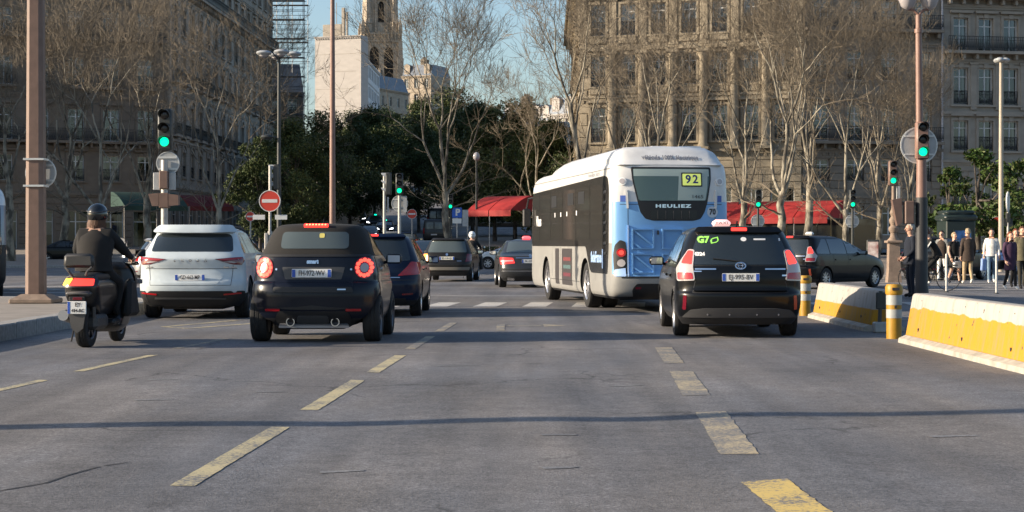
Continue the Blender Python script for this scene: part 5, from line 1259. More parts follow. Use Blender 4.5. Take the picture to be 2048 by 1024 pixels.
cy = person('cyclist in black jacket with white stripe, riding the bicycle', LB, rad(84), dict(pel=(0, .64, 1.0), wst=(0, .68, 1.13), chest=(0, .80, 1.32), neck=(0, .90, 1.47), jaw=(0, .94, 1.53), head=(0, .965, 1.63), sL=(-.175, .83, 1.40), eL=(-.24, .98, 1.17), wL=(-.24, 1.08, 1.08), sR=(.175, .83, 1.40), eR=(.24, .98, 1.17), wR=(.24, 1.08, 1.08),
       hL=(-.09, .66, .95), kL=(-.11, .98, .60), aL=(-.11, .86, .24), tL=(-.11, .98, .19), hR=(.09, .66, .95), kR=(.11, 1.02, .82), aR=(.11, .72, .52), tR=(.11, .84, .48)), C_BLACK, C_BLACK, C_WHITE, H_BROWN, coat=C_BLACK, hem=.97, grip=True)
b = MB(); b.tube([(-.262, .85, 1.38), (-.285, .97, 1.20), (-.285, 1.04, 1.13)], .022, 6); b.build('jacket_stripe', C_WHITE, cy, smooth=True)
b = MB(); b.tube([(.262, .85, 1.38), (.285, .97, 1.20), (.285, 1.04, 1.13)], .022, 6); b.build('jacket_stripe', C_WHITE, cy, smooth=True)
def handbag(label, px, d, z, m, w=.30, h=.24):
    t = thing('handbag', label, 'bag', (gx(px, d), d, z), .3); b = MB(); b.box(-w / 2, w / 2, -.06, .06, 0, h, bev=.03, tx=.02); b.build('pouch', m, t, smooth=True)
    b = MB(); b.tube([(-w * .3, 0, h), (-w * .2, 0, h + .14), (w * .2, 0, h + .14), (w * .3, 0, h)], .010, 5); b.build('strap', m, t, smooth=True)
handbag('white shopping bag held by the woman in the black dress', 1914, 57.8, .52, C_WHITE)
handbag('dark shoulder bag of the woman in the purple coat', 2005, 50.1, .62, C_BLACK)
handbag('pale blue bag carried by the man in the white sweatshirt', 1969, 58.5, .42, mat('bag_blue', (.20, .30, .55), .6), .28, .42)
# ================================================================== STREET FURNITURE
M_BRWN = mat('brown_paint', (0.155, 0.095, 0.072), 0.55, var=.15, scale=6)
M_PINK = mat('faded_brown_paint', (0.225, 0.13, 0.10), 0.5, var=.12, scale=6)
M_DKMET = mat('dark_green_metal', (0.035, 0.038, 0.036), 0.5, var=.2, scale=6)
M_GALV = mat('galvanised', (0.42, 0.40, 0.37), 0.5, .3, var=.15, scale=8)
M_SIGNB = mat('sign_back', (0.40, 0.41, 0.41), 0.5, .2, var=.12, scale=5)
M_RIM = mat('sign_rim', (0.62, 0.62, 0.60), 0.4, .4)
M_SRED = mat('sign_red', (0.62, 0.055, 0.030), 0.45); M_SWHT = mat('sign_white', (0.72, 0.70, 0.66), 0.45); M_SBLU = mat('sign_blue', (0.03, 0.12, 0.50), 0.45)
M_OFF = mat('dark_lens', (0.02, 0.016, 0.015), 0.2)
M_SIGG = mat('signal_green', (0.0, 0.35, 0.2), 0.3, emit=(0.0, 0.88, 0.36), estr=1.1)
M_STONE_P = mat('plinth_stone', (0.24, 0.175, 0.13), 0.8, var=.2, scale=8)

def signal_head(t, x, y, z, rz=0.0, m=M_DKMET, lit=2, s=1.0, visor=None):
    """Three-lamp signal, z = bottom. Faces -y before turning by rz."""
    b = MB(); b.box(-.155 * s, .155 * s, -.02 * s, .22 * s, 0, .92 * s, bev=.035 * s)
    o = b.build('signal_head', m, t, smooth=True, loc=(x, y, z), rz=rz)
    for k in range(3):
        zc = (.78 - .30 * k) * s
        l = MB(); l.ball((0, 0, 0), .103 * s, 16, 8, 1, .28, 1); l.build('lamp_lens', M_SIGG if k == lit else M_OFF, o, smooth=True, loc=(0, -.022 * s, zc))
        v = MB(); n = 12; r0, r1 = .122 * s, .128 * s
        for j in range(n + 1):
            a = -.35 + (PI + .7) * j / n; c_, s_ = math.cos(a), math.sin(a)
            dep = .20 * s * (0.35 + .65 * max(0, min(1, (s_ + .3) / 1.0)))
            v.v += [(r0 * c_, -.015 * s, r0 * s_), (r0 * c_, -dep, r0 * s_), (r1 * c_, -dep, r1 * s_), (r1 * c_, -.015 * s, r1 * s_)]
        for j in range(n):
            for q in range(4): a = 4 * j + q; a2 = 4 * j + (q + 1) % 4; v.f.append((a, a2, a2 + 4, a + 4)); v.m.append(0)
        v.build('visor', visor or m, o, smooth=True, loc=(0, 0, zc))
    return o
def sign_disc(t, x, y, z, r, kind='back', rz=0.0, squash=1.0):
    b = MB(); b.lathe([(r, -.012), (r, .012)], 28, 'Y'); o = b.build('sign_disc', M_SIGNB if kind == 'back' else (M_SRED if kind == 'noentry' else M_SWHT), t, loc=(x, y, z), rz=rz)
    b = MB(); b.lathe([(r * .95, -.02), (r * 1.02, -.02), (r * 1.02, .02), (r * .95, .02)], 28, 'Y', closed=True); b.build('sign_rim', M_RIM if kind == 'back' else M_SWHT, o)
    if kind == 'noentry': b = MB(); b.box(-r * .72, r * .72, -.018, -.0135, -r * .16, r * .16); b.build('sign_bar', M_SWHT, o)
    if kind == 'back':
        for zz in (-.5 * r, .5 * r): b = MB(); b.box(-r * .8, r * .8, -.035, -.0135, zz - .02, zz + .02); b.build('sign_bracket', M_RIM, o)
    return o
def pole(t, r0, r1, h, m, n=10, x=0, y=0, z=0, name='pole'):
    b = MB(); b.tube([(x, y, z), (x, y, z + h * .5), (x, y, z + h)], [r0, (r0 + r1) / 2, r1], n); return b.build(name, m, t, smooth=True)

def square_lamp(label, x, y, z, sign=True):
    t = thing('street_lamp', label, 'street lamp', (x, y, z))
    b = MB(); b.box(-.40, .40, -.40, .40, 0, .09, bev=.02); b.box(-.36, .36, -.36, .36, .09, .17, tx=.14, ty=.14); b.build('plinth', M_STONE_P, t)
    b = MB(); n = 8; H = 10.5
    for zz, w in ((.17, .175), (H, .12)):
        c = w * .45; ring = [(-w, -w + c), (-w + c, -w), (w - c, -w), (w, -w + c), (w, w - c), (w - c, w), (-w + c, w), (-w, w - c)]
        b.v += [(a, e, zz) for a, e in ring]
    for k in range(8): a = k; c = (k + 1) % 8; b.f.append((a, c, c + 8, a + 8)); b.m.append(0)
    b.f.append(tuple(range(8, 16))); b.m.append(0); b.build('pole', M_BRWN, t)
    b = MB(); b.tube([(0, 0, H), (0, 0, H + .25)], .09, 8)
    for sg in (-1, 1): b.tube([(0, 0, H + .1), (sg * .6, 0, H + .5), (sg * 1.3, 0, H + .55)], .05, 8)
    b.build('arms', M_BRWN, t, smooth=True)
    for sg in (-1, 1):
        b = MB(); b.ball((sg * 1.55, 0, H + .5), .33, 14, 8, 1.2, .7, .5); o = b.build('lamp_head', M_GALV, t, smooth=True)
        b = MB(); b.ball((sg * 1.55, 0, H + .42), .26, 12, 6, 1.1, .65, .5); b.build('lamp_glass', M_CLRL, o, smooth=True)
    if sign:
        o = sign_disc(t, .03, .22, gz(345, y) - z, .285)
        for k, zz in enumerate((gz(319, y) - z, gz(372, y) - z)): b = MB(); b.box(-.19, .19, -.19, .19, zz - .018, zz + .018); b.build('sign_clamp', M_RIM, t)
    return t
square_lamp('tall brown square lamp post with round sign back, on the left island', gx(72, 32.6), 32.6, ISL)
square_lamp('brown square lamp post that throws the long shadow over the near road', -9.1, 11.75, ISL, sign=False)

# left signal on the island
t = thing('traffic_light', 'traffic light showing green on the left island, with round sign back', 'traffic light', (gx(329, 36.0), 36.0, ISL - .02)); y = 36.0; Z = lambda py: gz(py, y) - ISL + .02
pole(t, .075, .07, Z(320), M_GALV)
signal_head(t, .01, -.05, Z(300), m=M_DKMET, s=.92)
sign_disc(t, .05, .10, Z(326), .235)
b = MB(); b.box(-.09, .09, -.12, .10, Z(378), Z(342), bev=.015); b.build('repeater_signal', M_BRWN, t)
for sg in (-1, 1): b = MB(); b.box(sg * .16 - .07, sg * .16 + .07, -.02, .02, Z(380), Z(345), bev=.008); b.build('small_plate', M_SIGNB, t)
b = MB(); b.box(-.10, .10, -.10, .12, Z(416), Z(386), bev=.015); b.build('repeater_signal', M_BRWN, t)
b = MB(); b.prism([(-.32, Z(388)), (-.10, Z(386)), (-.10, Z(412)), (-.24, Z(412))], -.10, .10); b.build('pedestrian_signal', M_BRWN, t); b = MB(); b.prism([(.10, Z(388)), (.30, Z(390)), (.30, Z(410)), (.10, Z(412))], -.10, .10); b.build('pedestrian_signal', M_BRWN, t)

# signal seen from its side plus no-entry sign
def noentry(label, px, py, d, r, z0=0.0, plates=False, head=False):
    t = thing('no_entry_sign', label, 'road sign', (gx(px, d), d, z0)); zc = gz(py, d) - z0
    pole(t, .045, .04, zc + r * .9, M_GALV); sign_disc(t, 0, -.06, zc, r, 'noentry')
    if plates:
        for sg in (-1, 1): b = MB(); b.box(sg * .33 - .18, sg * .33 + .18, -.02, 0, zc - r * 1.75, zc - r * 1.30); b.build('small_plate', M_SWHT, t)
        b = MB(); b.tube([(0, 0, zc - .9), (0, 0, zc - 1.0)], .07, 8); b.box(-.16, -.05, -.06, .06, zc - 1.75, zc - .95, bev=.02); b.build('pole_box', M_GALV, t)
    if head:
        pole(t, .05, .05, .8, M_GALV, z=zc + r * .8, y=.05)
        signal_head(t, .10, .16, zc + r * 1.08, rz=-PI / 2, lit=9, m=M_DKMET, s=.82, visor=M_SIGNB)
    return t
noentry('large red no-entry sign with side-on signal above it, left of centre', 540, 402, 52, .315, plates=True, head=True)
noentry('small red no-entry sign near the plane tree on the left', 501, 433, 92, .25)
noentry('small red no-entry sign below the round sign back', 824, 428, 106, .29, ramp(106))

# twin lantern post
d = 72; t = thing('street_lamp', 'slender grey lamp post with a cluster of lanterns, before the scaffolding', 'street lamp', (gx(558, d), d, 0)); H = gz(108, d)
pole(t, .11, .06, H, M_DKMET)
for k in range(4):
    a = k * PI / 2 + .3; c = Vector((.62 * math.cos(a), .62 * math.sin(a), H + .02))
    b = MB(); b.tube([(0, 0, H - .25), c * .55 + Vector((0, 0, (H) * .45 + .12)), c], .03, 6); b.build('arm', M_DKMET, t)
    b = MB(); b.ball(tuple(c), .26, 12, 6, 1.25, 1.25, .45); o = b.build('lantern', M_SIGNB, t, smooth=True)
    b = MB(); b.ball((c.x, c.y, c.z - .08), .2, 10, 5, 1, 1, .6); b.build('lantern_glass', M_CLRL, o, smooth=True)
b = MB(); b.tube([(0, 0, gz(276, d)), (-.4, 0, gz(272, d))], .03, 6); b.ball((-.5, 0, gz(274, d)), .22, 10, 6, 1.2, .9, .5); b.build('side_lantern', M_DKMET, t, smooth=True)

d = 62; t = thing('flag_pole', 'very tall thin brown pole rising past the pale blank building', 'pole', (gx(665, d), d, 0))
b = MB(); b.tube([(0, 0, 0), (0, 0, 4), (0, 0, 14)], [.12, .105, .06], 10); b.build('pole', M_PINK, t, smooth=True)
b = MB(); b.lathe([(.2, 0), (.2, .25), (.14, .5), (.12, .6)], 12); b.build('base', M_DKMET, t, smooth=True)
b = MB(); b.tube([(0, 0, 13.9), (.6, 0, 14.6), (1.4, 0, 14.7)], .05, 8); b.ball((1.6, 0, 14.68), .3, 12, 6, 1.3, .7, .4); b.build('lamp_arm', M_DKMET, t, smooth=True)

# centre signals: one side-on, one showing green
d = 66; t = thing('traffic_light', 'side-on traffic light with white-edged visors, left of the central green one', 'traffic light', (gx(769, d), d, 0))
pole(t, .065, .06, gz(350, d), M_GALV); signal_head(t, .06, .02, gz(390, d), rz=-PI / 2, lit=9, s=.92, visor=M_SIGNB)
b = MB(); b.box(.10, .16, -.02, .02, gz(425, d), gz(394, d)); b.build('small_plate', M_SIGNB, t)
d = 66.5; t = thing('traffic_light', 'green traffic light on a pale pole with round sign back, centre left', 'traffic light', (gx(799, d), d, 0))
pole(t, .065, .06, gz(350, d), M_GALV); signal_head(t, 0, -.10, gz(390, d), s=.90); sign_disc(t, 0, .10, gz(407, d), .31)
b = MB(); b.box(.14, .28, -.04, 0, gz(424, d), gz(392, d)); b.build('small_plate', M_SIGNB, t)
for px, py, d, lab, disc_r in ((901, 413, 96, 'small green traffic light in front of the central plane tree', 0), (1516, 409, 79, 'green traffic light before the left red awning', .30), (1705, 409, 79, 'green traffic light right of the long red awning', .30)):
    t = thing('traffic_light', lab, 'traffic light', (gx(px, d), d, ramp(d))); z = gz(py, d) - ramp(d)
    pole(t, .06, .05, z + .3, M_DKMET); signal_head(t, 0, -.08, z - .16, s=.9)
    if disc_r: sign_disc(t, 0, .08, z - .75, disc_r)
d = 96; t = thing('parking_sign', 'blue parking sign with white panels beside the central tree', 'road sign', (gx(914, d), d, ramp(d))); z = gz(430, d) - ramp(d)
pole(t, .04, .04, z + .2, M_GALV); b = MB(); b.box(-.27, .27, -.05, -.03, z - .15, z + .40, bev=.008); p = b.build('sign_panel', M_SBLU, t); lettering('lettering', 'P', M_SWHT, p, .5, flat(-.051), 0.04, z + .13, out=.004, bold=.02)
b = MB(); b.box(-.25, .25, -.05, -.03, z - .46, z - .19); b.build('small_panel', M_SWHT, t)
b = MB(); b.box(.30, .62, -.05, -.03, z - .62, z + .28); b.build('small_panel', M_SIGNB, t)
d = 105; t = thing('street_lamp', 'thin grey lamp post right of the parking sign', 'street lamp', (gx(953, d), d, ramp(d))); pole(t, .09, .06, gz(318, d) - ramp(d), M_DKMET)
b = MB(); b.ball((0, 0, gz(318, d) - ramp(d) + .15), .22, 10, 6, 1, 1, 1.2); b.build('lantern', M_CLRL, t, smooth=True)

# ornate candelabra base with signal, right
d = 60; t = thing('traffic_light', 'green traffic light on ornate stone-coloured pedestal, right of the turning taxi', 'traffic light', (gx(1787, d), d, 0)); Z = lambda py: gz(py, d)
b = MB(); b.box(-.24, .24, -.24, .24, 0, .35, tx=.03, ty=.03); b.box(-.20, .20, -.20, .20, .35, Z(486), tx=.02, ty=.02); b.box(-.27, .27, -.27, .27, Z(486), Z(481), bev=.02); b.build('pedestal', M_STONE_P, t)
b = MB(); z = Z(481); b.lathe([(.22, z), (.12, z + .12), (.10, z + .25), (.17, z + .36), (.17, z + .44), (.09, z + .52), (.15, z + .64), (.15, z + .72), (.08, z + .82), (.13, z + .95), (.07, z + 1.1), (.06, Z(372))], 14); b.build('baluster', M_STONE_P, t, smooth=True)
signal_head(t, -.02, -.06, Z(371), s=.92, m=M_BRWN, visor=M_DKMET); b = MB(); b.box(.14, .22, -.05, .2, Z(440), Z(372)); b.build('small_plate', M_SIGNB, t)

# right lamp post with signal
d = 42.0; t = thing('street_lamp', 'tall pinkish lamp post with twin lanterns and a green signal, right', 'street lamp', (gx(1843, d), d, 0)); Z = lambda py: gz(py, d)
b = MB(); b.lathe([(.17, 0), (.17, .2), (.15, .35), (.14, Z(395))], 12); b.build('pole_base', mat('dark_metal', (.030, .029, .030), .55, var=.2, scale=5), t, smooth=True)  # lower part of the post in a darker colour
b = MB(); b.tube([(0, 0, Z(395)), (0, 0, Z(320))], [.13, .12], 12); b.build('pole_middle', M_PINK, t, smooth=True)
b = MB(); b.tube([(-.04, 0, Z(322)), (-.07, 0, Z(60))], [.09, .075], 12); b.lathe([(.10, Z(66)), (.10, Z(58)), (.07, Z(57)), (.07, Z(30))], 12, o=(-.07, 0, 0)); b.build('pole_top', M_PINK, t, smooth=True)
signal_head(t, .0, -.14, Z(319), s=.98, m=M_PINK, visor=M_DKMET)
sign_disc(t, -.03, .14, Z(290), .44)
for sg in (-1, 1):
    c = (-.07 + sg * .26, 0, Z(-10)); b = MB(); b.lathe([(.03, -.36), (.16, -.28), (.25, -.05), (.27, .15), (.2, .3), (.02, .4)], 14, o=c); o = b.build('lantern', M_CLRL, t, smooth=True)
    b = MB(); b.tube([(-.07, 0, Z(30)), (-.07 + sg * .12, 0, Z(20)), (c[0], 0, c[2] - .34)], .035, 8); b.build('arm', M_PINK, t, smooth=True)
    b = MB(); b.lathe([(.26, .14), (.3, .16), (.22, .32), (.03, .44)], 14, o=c); b.build('lantern_cap', M_DKMET, o, smooth=True)
b = MB(); b.prism([(-.72, Z(400)), (-.50, Z(396)), (-.48, Z(445)), (-.60, Z(452))], -.1, .1); b.box(-.50, -.12, -.03, .03, Z(410), Z(404)); b.box(-.42, -.20, -.14, .12, Z(448), Z(402), bev=.02); b.build('pedestrian_signal', M_BRWN, t)

d = 75; t = thing('street_lamp', 'slim tan lamp post with small spotlights, far right', 'street lamp', (gx(2002, d), d, .13)); H = gz(125, d) - .13
pole(t, .12, .07, H, mat('tan_metal', (.36, .31, .24), .5, var=.1))
for k in range(3):
    a = k * 2.1; b = MB(); b.ball((.2 * math.cos(a), .2 * math.sin(a), H + .1), .16, 10, 6, 1.1, 1.1, .7); b.build('spotlight', M_SIGNB, t, smooth=True)
d = 62; t = thing('turned_sign', 'round road sign seen nearly edge-on beside the slim tan lamp post', 'road sign', (gx(2016, d), d, 0)); pole(t, .045, .04, gz(388, d), M_GALV); sign_disc(t, -.02, -.05, gz(404, d), .36, 'white', rz=1.15)
b = MB(); b.box(-.06, .06, -.1, .1, gz(445, d), gz(426, d)); b.box(-.16, .16, -.03, .03, gz(452, d), gz(437, d)); b.build('small_plate', M_DKMET, t)
noentry('dark red no-entry sign behind the walkers at far right', 1992, 446, 84, .30, .13)

for px, d, lab in ((1893, 48, 'grey steel post before the man in the brown jacket'), (1993, 46.5, 'grey steel post before the woman in purple')):
    t = thing('bollard', lab, 'bollard', at(px, d)); b = MB(); b.lathe([(.04, 0), (.04, .02), (.032, .03), (.032, 1.02), (.025, 1.05), (.005, 1.06)], 10); b.build('post', M_GALV, t, smooth=True); b = MB(); b.lathe([(.07, 0), (.07, .015), (.04, .03)], 12); b.build('base_plate', M_DKMET, t)

# kiosk with poster
d = 72; t = thing('kiosk', 'dark green newspaper kiosk with blue poster behind the walkers', 'kiosk', (gx(1922, d), d, .13), .1); M_KG = mat('kiosk_green', (.014, .024, .022), .4)
b = MB(); b.box(-.62, .62, 0, 1.2, .1, 2.15, bev=.04); b.build('cabin', M_KG, t); b = MB(); b.box(-.70, .70, -.08, 1.28, 2.15, 2.40, bev=.08); b.box(-.62, .62, 0, 1.2, 2.40, 2.58, bev=.08); b.build('roof', M_KG, t, smooth=True)
b = MB(); b.box(-.68, .68, -.04, 1.24, 0, .12); b.build('plinth', M_DKMET, t)
b = MB(); b.box(-.28, .42, -.03, -.005, 1.0, 1.75); p = b.build('poster', mat('poster_blue', (.05, .16, .40), .4, var=.5, scale=5), t)
b = MB()
for a in ((-.33, .47, .95, 1.0), (-.33, .47, 1.75, 1.80), (-.33, -.28, 1.0, 1.75), (.42, .47, 1.0, 1.75)): b.box(a[0], a[1], -.05, -.004, a[2], a[3])
b.build('poster_frame', M_KG, t)
d = 70; t = thing('advert_panel', 'small pale advertising panel beyond the turning taxi', 'sign', (gx(1746, d), d, .13), -.1)
b = MB(); b.box(-.25, .25, -.06, .06, .25, 1.36, bev=.03); b.build('frame', M_DKMET, t); b = MB(); b.box(-.20, .20, -.075, -.061, .34, 1.28); b.build('poster', mat('poster_pale', (.60, .54, .50), .5, var=.45, scale=4, vcol=(.30, .12, .10)), t); b = MB(); b.box(-.1, .1, -.08, .08, 0, .25); b.build('foot', M_DKMET, t)

# concrete barriers and delineators
def barrier_mat(name, zsplit, seed, amp):
    m = bpy.data.materials.new(name); m.use_nodes = True; nt = m.node_tree; N = nt.nodes; L = nt.links; b = N['Principled BSDF']
    tc = N.new('ShaderNodeTexCoord'); sx = N.new('ShaderNodeSeparateXYZ'); L.new(tc.outputs['Object'], sx.inputs[0])
    n = N.new('ShaderNodeTexNoise'); n.inputs['Scale'].default_value = 2.6; n.inputs['Detail'].default_value = 5; n.noise_dimensions = '4D'; n.inputs['W'].default_value = seed
    mp = N.new('ShaderNodeMapping'); mp.inputs['Scale'].default_value = (1, 1, .25); L.new(tc.outputs['Object'], mp.inputs[0]); L.new(mp.outputs[0], n.inputs['Vector'])
    a = N.new('ShaderNodeMath'); a.operation = 'MULTIPLY_ADD'; a.inputs[1].default_value = amp; L.new(n.outputs['Fac'], a.inputs[0]); L.new(sx.outputs['Z'], a.inputs[2])
    r = N.new('ShaderNodeMapRange'); r.inputs[1].default_value = zsplit + amp * .5 - .006; r.inputs[2].default_value = zsplit + amp * .5 + .006; L.new(a.outputs[0], r.inputs[0])
    mx = N.new('ShaderNodeMix'); mx.data_type = 'RGBA'; mx.inputs['A'].default_value = (.42, .205, .008, 1); mx.inputs['B'].default_value = (.37, .345, .31, 1); L.new(r.outputs[0], mx.inputs['Factor'])
    # grime: runs and chips
    g = N.new('ShaderNodeTexNoise'); g.inputs['Scale'].default_value = 5; g.inputs['Detail'].default_value = 8; g.inputs['Roughness'].default_value = .7; mp2 = N.new('ShaderNodeMapping'); mp2.inputs['Scale'].default_value = (1, 1.6, .35); L.new(tc.outputs['Object'], mp2.inputs[0]); L.new(mp2.outputs[0], g.inputs['Vector'])
    r2 = N.new('ShaderNodeMapRange'); r2.inputs[1].default_value = .48; r2.inputs[2].default_value = .74; r2.inputs[3].default_value = 0; r2.inputs[4].default_value = .7; L.new(g.outputs['Fac'], r2.inputs[0])
    m2 = N.new('ShaderNodeMix'); m2.data_type = 'RGBA'; m2.inputs['B'].default_value = (.20, .17, .13, 1); L.new(mx.outputs['Result'], m2.inputs['A']); L.new(r2.outputs[0], m2.inputs['Factor'])
    c = N.new('ShaderNodeTexNoise'); c.inputs['Scale'].default_value = 9; c.inputs['Detail'].default_value = 3; L.new(tc.outputs['Object'], c.inputs['Vector'])
    r3 = N.new('ShaderNodeMapRange'); r3.inputs[1].default_value = .70; r3.inputs[2].default_value = .715; L.new(c.outputs['Fac'], r3.inputs[0])
    m3 = N.new('ShaderNodeMix'); m3.data_type = 'RGBA'; m3.inputs['B'].default_value = (.08, .06, .05, 1); L.new(m2.outputs['Result'], m3.inputs['A']); L.new(r3.outputs[0], m3.inputs['Factor'])
    L.new(m3.outputs['Result'], b.inputs['Base Color']); b.inputs['Roughness'].default_value = .85
    bp = N.new('ShaderNodeBump'); bp.inputs['Strength'].default_value = .25; bp.inputs['Distance'].default_value = .02; L.new(g.outputs['Fac'], bp.inputs['Height']); L.new(bp.outputs[0], b.inputs['Normal'])
    MATS[name] = m; return m
M_CONC = mat('bare_concrete', (.36, .33, .28), .9, var=.25, scale=7, bump=.3)
def barrier(label, x, y0, y1, h, mt, x1=None):
    a = Vector((x, y0)); c = Vector((x1 if x1 is not None else x, y1)); L = (c - a).length
    t = thing('concrete_barrier', label, 'barrier', (a.x, a.y, 0), math.atan2(c.y - a.y, c.x - a.x) - PI / 2)
    prof = rpoly([(0.0, .10), (.10, h), (.34, h), (.44, .10)], [.01, .045, .045, .01], 4)
    q = MB(); st = [(0.0, .025), (.03, 0.0), (L * .33, 0), (L * .66, 0), (L - .03, 0.0), (L, .025)]; n = len(prof)
    for yy, ins in st: q.v += [(.22 + (u - .22) * (1 - ins * 3), yy, .10 + (v - .10) * (1 - ins)) for u, v in prof]
    for j in range(len(st) - 1):
        for k in range(n): e = j * n + k; f = j * n + (k + 1) % n; q.f.append((e, f, f + n, e + n)); q.m.append(0)
    q.f.append(tuple(range(n))); q.m.append(0); q.f.append(tuple(range((len(st) - 1) * n, len(st) * n))); q.m.append(0)
    q.build('wall', mt, t, smooth=True)
    b = MB(); b.prism([(-.10, 0), (-.09, .06), (.0, .10), (.44, .10), (.53, .06), (.54, 0)], 0.01, L - .01, 'xz'); b.build('foot', M_CONC, t)
    for yy in (L * .15, L * .5, L * .88):
        b = MB(); b.lathe([(.022, -.004), (.022, .02)], 10, 'X', (.012, yy, .2)); b.build('lifting_socket', M_INK, t)
        b = MB(); b.lathe([(.018, -.004), (.018, .02)], 10, 'X', (.088, yy + .1, h * .86)); b.build('lifting_socket', M_INK, t)
    return t
barrier('near yellow and white concrete barrier at the right edge', 5.28, 17.7, 23.5, .66, barrier_mat('barrier_paint_ragged', .47, 1.0, .16))
barrier('farther yellow and white concrete barrier half in the taxi shadow', 5.40, 26.4, 31.4, .63, barrier_mat('barrier_paint_even', .33, 7.0, .03))
M_DEL = mat('delineator_yellow', (.36, .19, .010), .5, var=.15, scale=9); M_DELW = mat('delineator_white', (.34, .35, .34), .4, var=.15, scale=9)
def delineator(label, px, d, h):
    t = thing('delineator_post', label, 'bollard', at(px, d)); r = .105
    b = MB(); b.lathe([(r, 0), (r, h * .86)], 20); b.build('tube', M_DEL, t, smooth=True)
    for z0, z1 in ((.62, .80), (.38, .54)):
        b = MB(); b.lathe([(r + .003, h * z0), (r + .003, h * z1)], 20); b.build('white_band', M_DELW, t, smooth=True)
    b = MB(); b.lathe([(r + .012, h * .82), (r + .016, h * .86), (r + .016, h * .95), (r - .005, h), (.02, h)], 20); o = b.build('cap', M_DEL, t, smooth=True)
    b = MB(); b.box(-.05, .05, -r - .022, -r + .02, h * .89, h * .94); b.build('grip_slot', M_INK, o)
    b = MB(); b.box(-.016, .016, -r - .006, -r + .02, h * .56, h * .61); b.build('slot', M_INK, t)
delineator('yellow delineator post with white bands beside the near barrier', 1788, 24.4, .76)
delineator('yellow delineator post just right of the black taxi', 1610, 32.2, .74)
t = thing('site_barrier', 'pale plastic stand at the end of the farther barrier', 'barrier', (gx(1752, 26.2) + .02, 26.05, 0)); b = MB(); b.box(-.09, .14, -.08, .10, .0, .16, bev=.02); b.build('foot', M_DELW, t); b = MB(); b.tube([(0, 0, .1), (.02, 0, .62)], .03, 6); b.box(-.05, .09, -.03, .03, .35, .60, bev=.01); b.build('post', M_DKMET, t)
# ================================================================== BUILDINGS
def stone(name, col, var=.16): return mat(name, col, .88, var=var, scale=.8, bump=.25, detail=8, stretch=(1, 1, 2.2))
S_GOLD = stone('golden_limestone', (.325, .272, .195)); S_GREY = stone('grey_limestone', (.225, .195, .16)); S_PALE = stone('pale_limestone', (.32, .285, .24)); S_DARK = stone('shade_dark_limestone', (.185, .152, .118)); S_CREAM = stone('cream_render', (.44, .405, .375), .08); S_CH = stone('church_limestone', (.40, .335, .26), .22)  # shade is mixed into the darkest stone, used for houses out of the sun
M_ZINC = mat('zinc_roof', (.16, .18, .21), .5, .4, var=.15, scale=1.5); M_IRON = mat('black_iron', (.012, .012, .014), .5)
M_FRAME = mat('window_white', (.62, .62, .60), .5); M_ROOM = mat('dim_room', (.018, .018, .018), .9); M_CURT = mat('curtain', (.50, .49, .46), .9, var=.2, scale=9, stretch=(6, 1, .4))
M_PANE = pane_mat('window_pane', (.55, .6, .6), .06); M_WOOD = mat('grey_shutter', (.30, .31, .31), .6)
WIN = {}
def win_mesh(w, h, kind):
    k = (round(w, 2), round(h, 2), kind)
    if k in WIN: return WIN[k]
    f = MB(); e = .07
    for a in ((-w / 2, w / 2, h - e, h), (-w / 2, w / 2, 0, e), (-w / 2, -w / 2 + e, e, h - e), (w / 2 - e, w / 2, e, h - e), (-.045, .045, e, h - e), (-w / 2 + e, -.045, h * .74, h * .74 + .06), (.045, w / 2 - e, h * .74, h * .74 + .06)):
        f.box(a[0], a[1], 0, .07, a[2], a[3])
    if kind == 'bars':
        for q in (.18, .36, .55):
            for s in (-1, 1): f.box(min(s * .045, s * (w / 2 - e)), max(s * .045, s * (w / 2 - e)), .01, .05, h * q, h * q + .03)
    p = MB(); p.face([(-w / 2 + .03, .035, .03), (w / 2 - .03, .035, .03), (w / 2 - .03, .035, h - .03), (-w / 2 + .03, .035, h - .03)])
    c = MB(); cw = w * .22
    for s in (-1, 1):
        n = 5
        for j in range(n):
            x0 = s * (w / 2 - .02 - cw * j / n); x1 = s * (w / 2 - .02 - cw * (j + 1) / n); y0 = .16 + .04 * (j % 2); y1 = .16 + .04 * ((j + 1) % 2)
            c.face([(x0, y0, .05), (x1, y1, .05), (x1, y1, h - .05), (x0, y0, h - .05)])
    b = MB(); b.face([(-w / 2 + .02, .13, h * .45), (w / 2 - .02, .13, h * .45), (w / 2 - .02, .13, h - .03), (-w / 2 + .02, .13, h - .03)])
    WIN[k] = (f.mesh('window', M_FRAME), p.mesh('pane', M_PANE), c.mesh('curtain', M_CURT, fix=False), b.mesh('blind', M_CURT)); return WIN[k]
SUR = {}
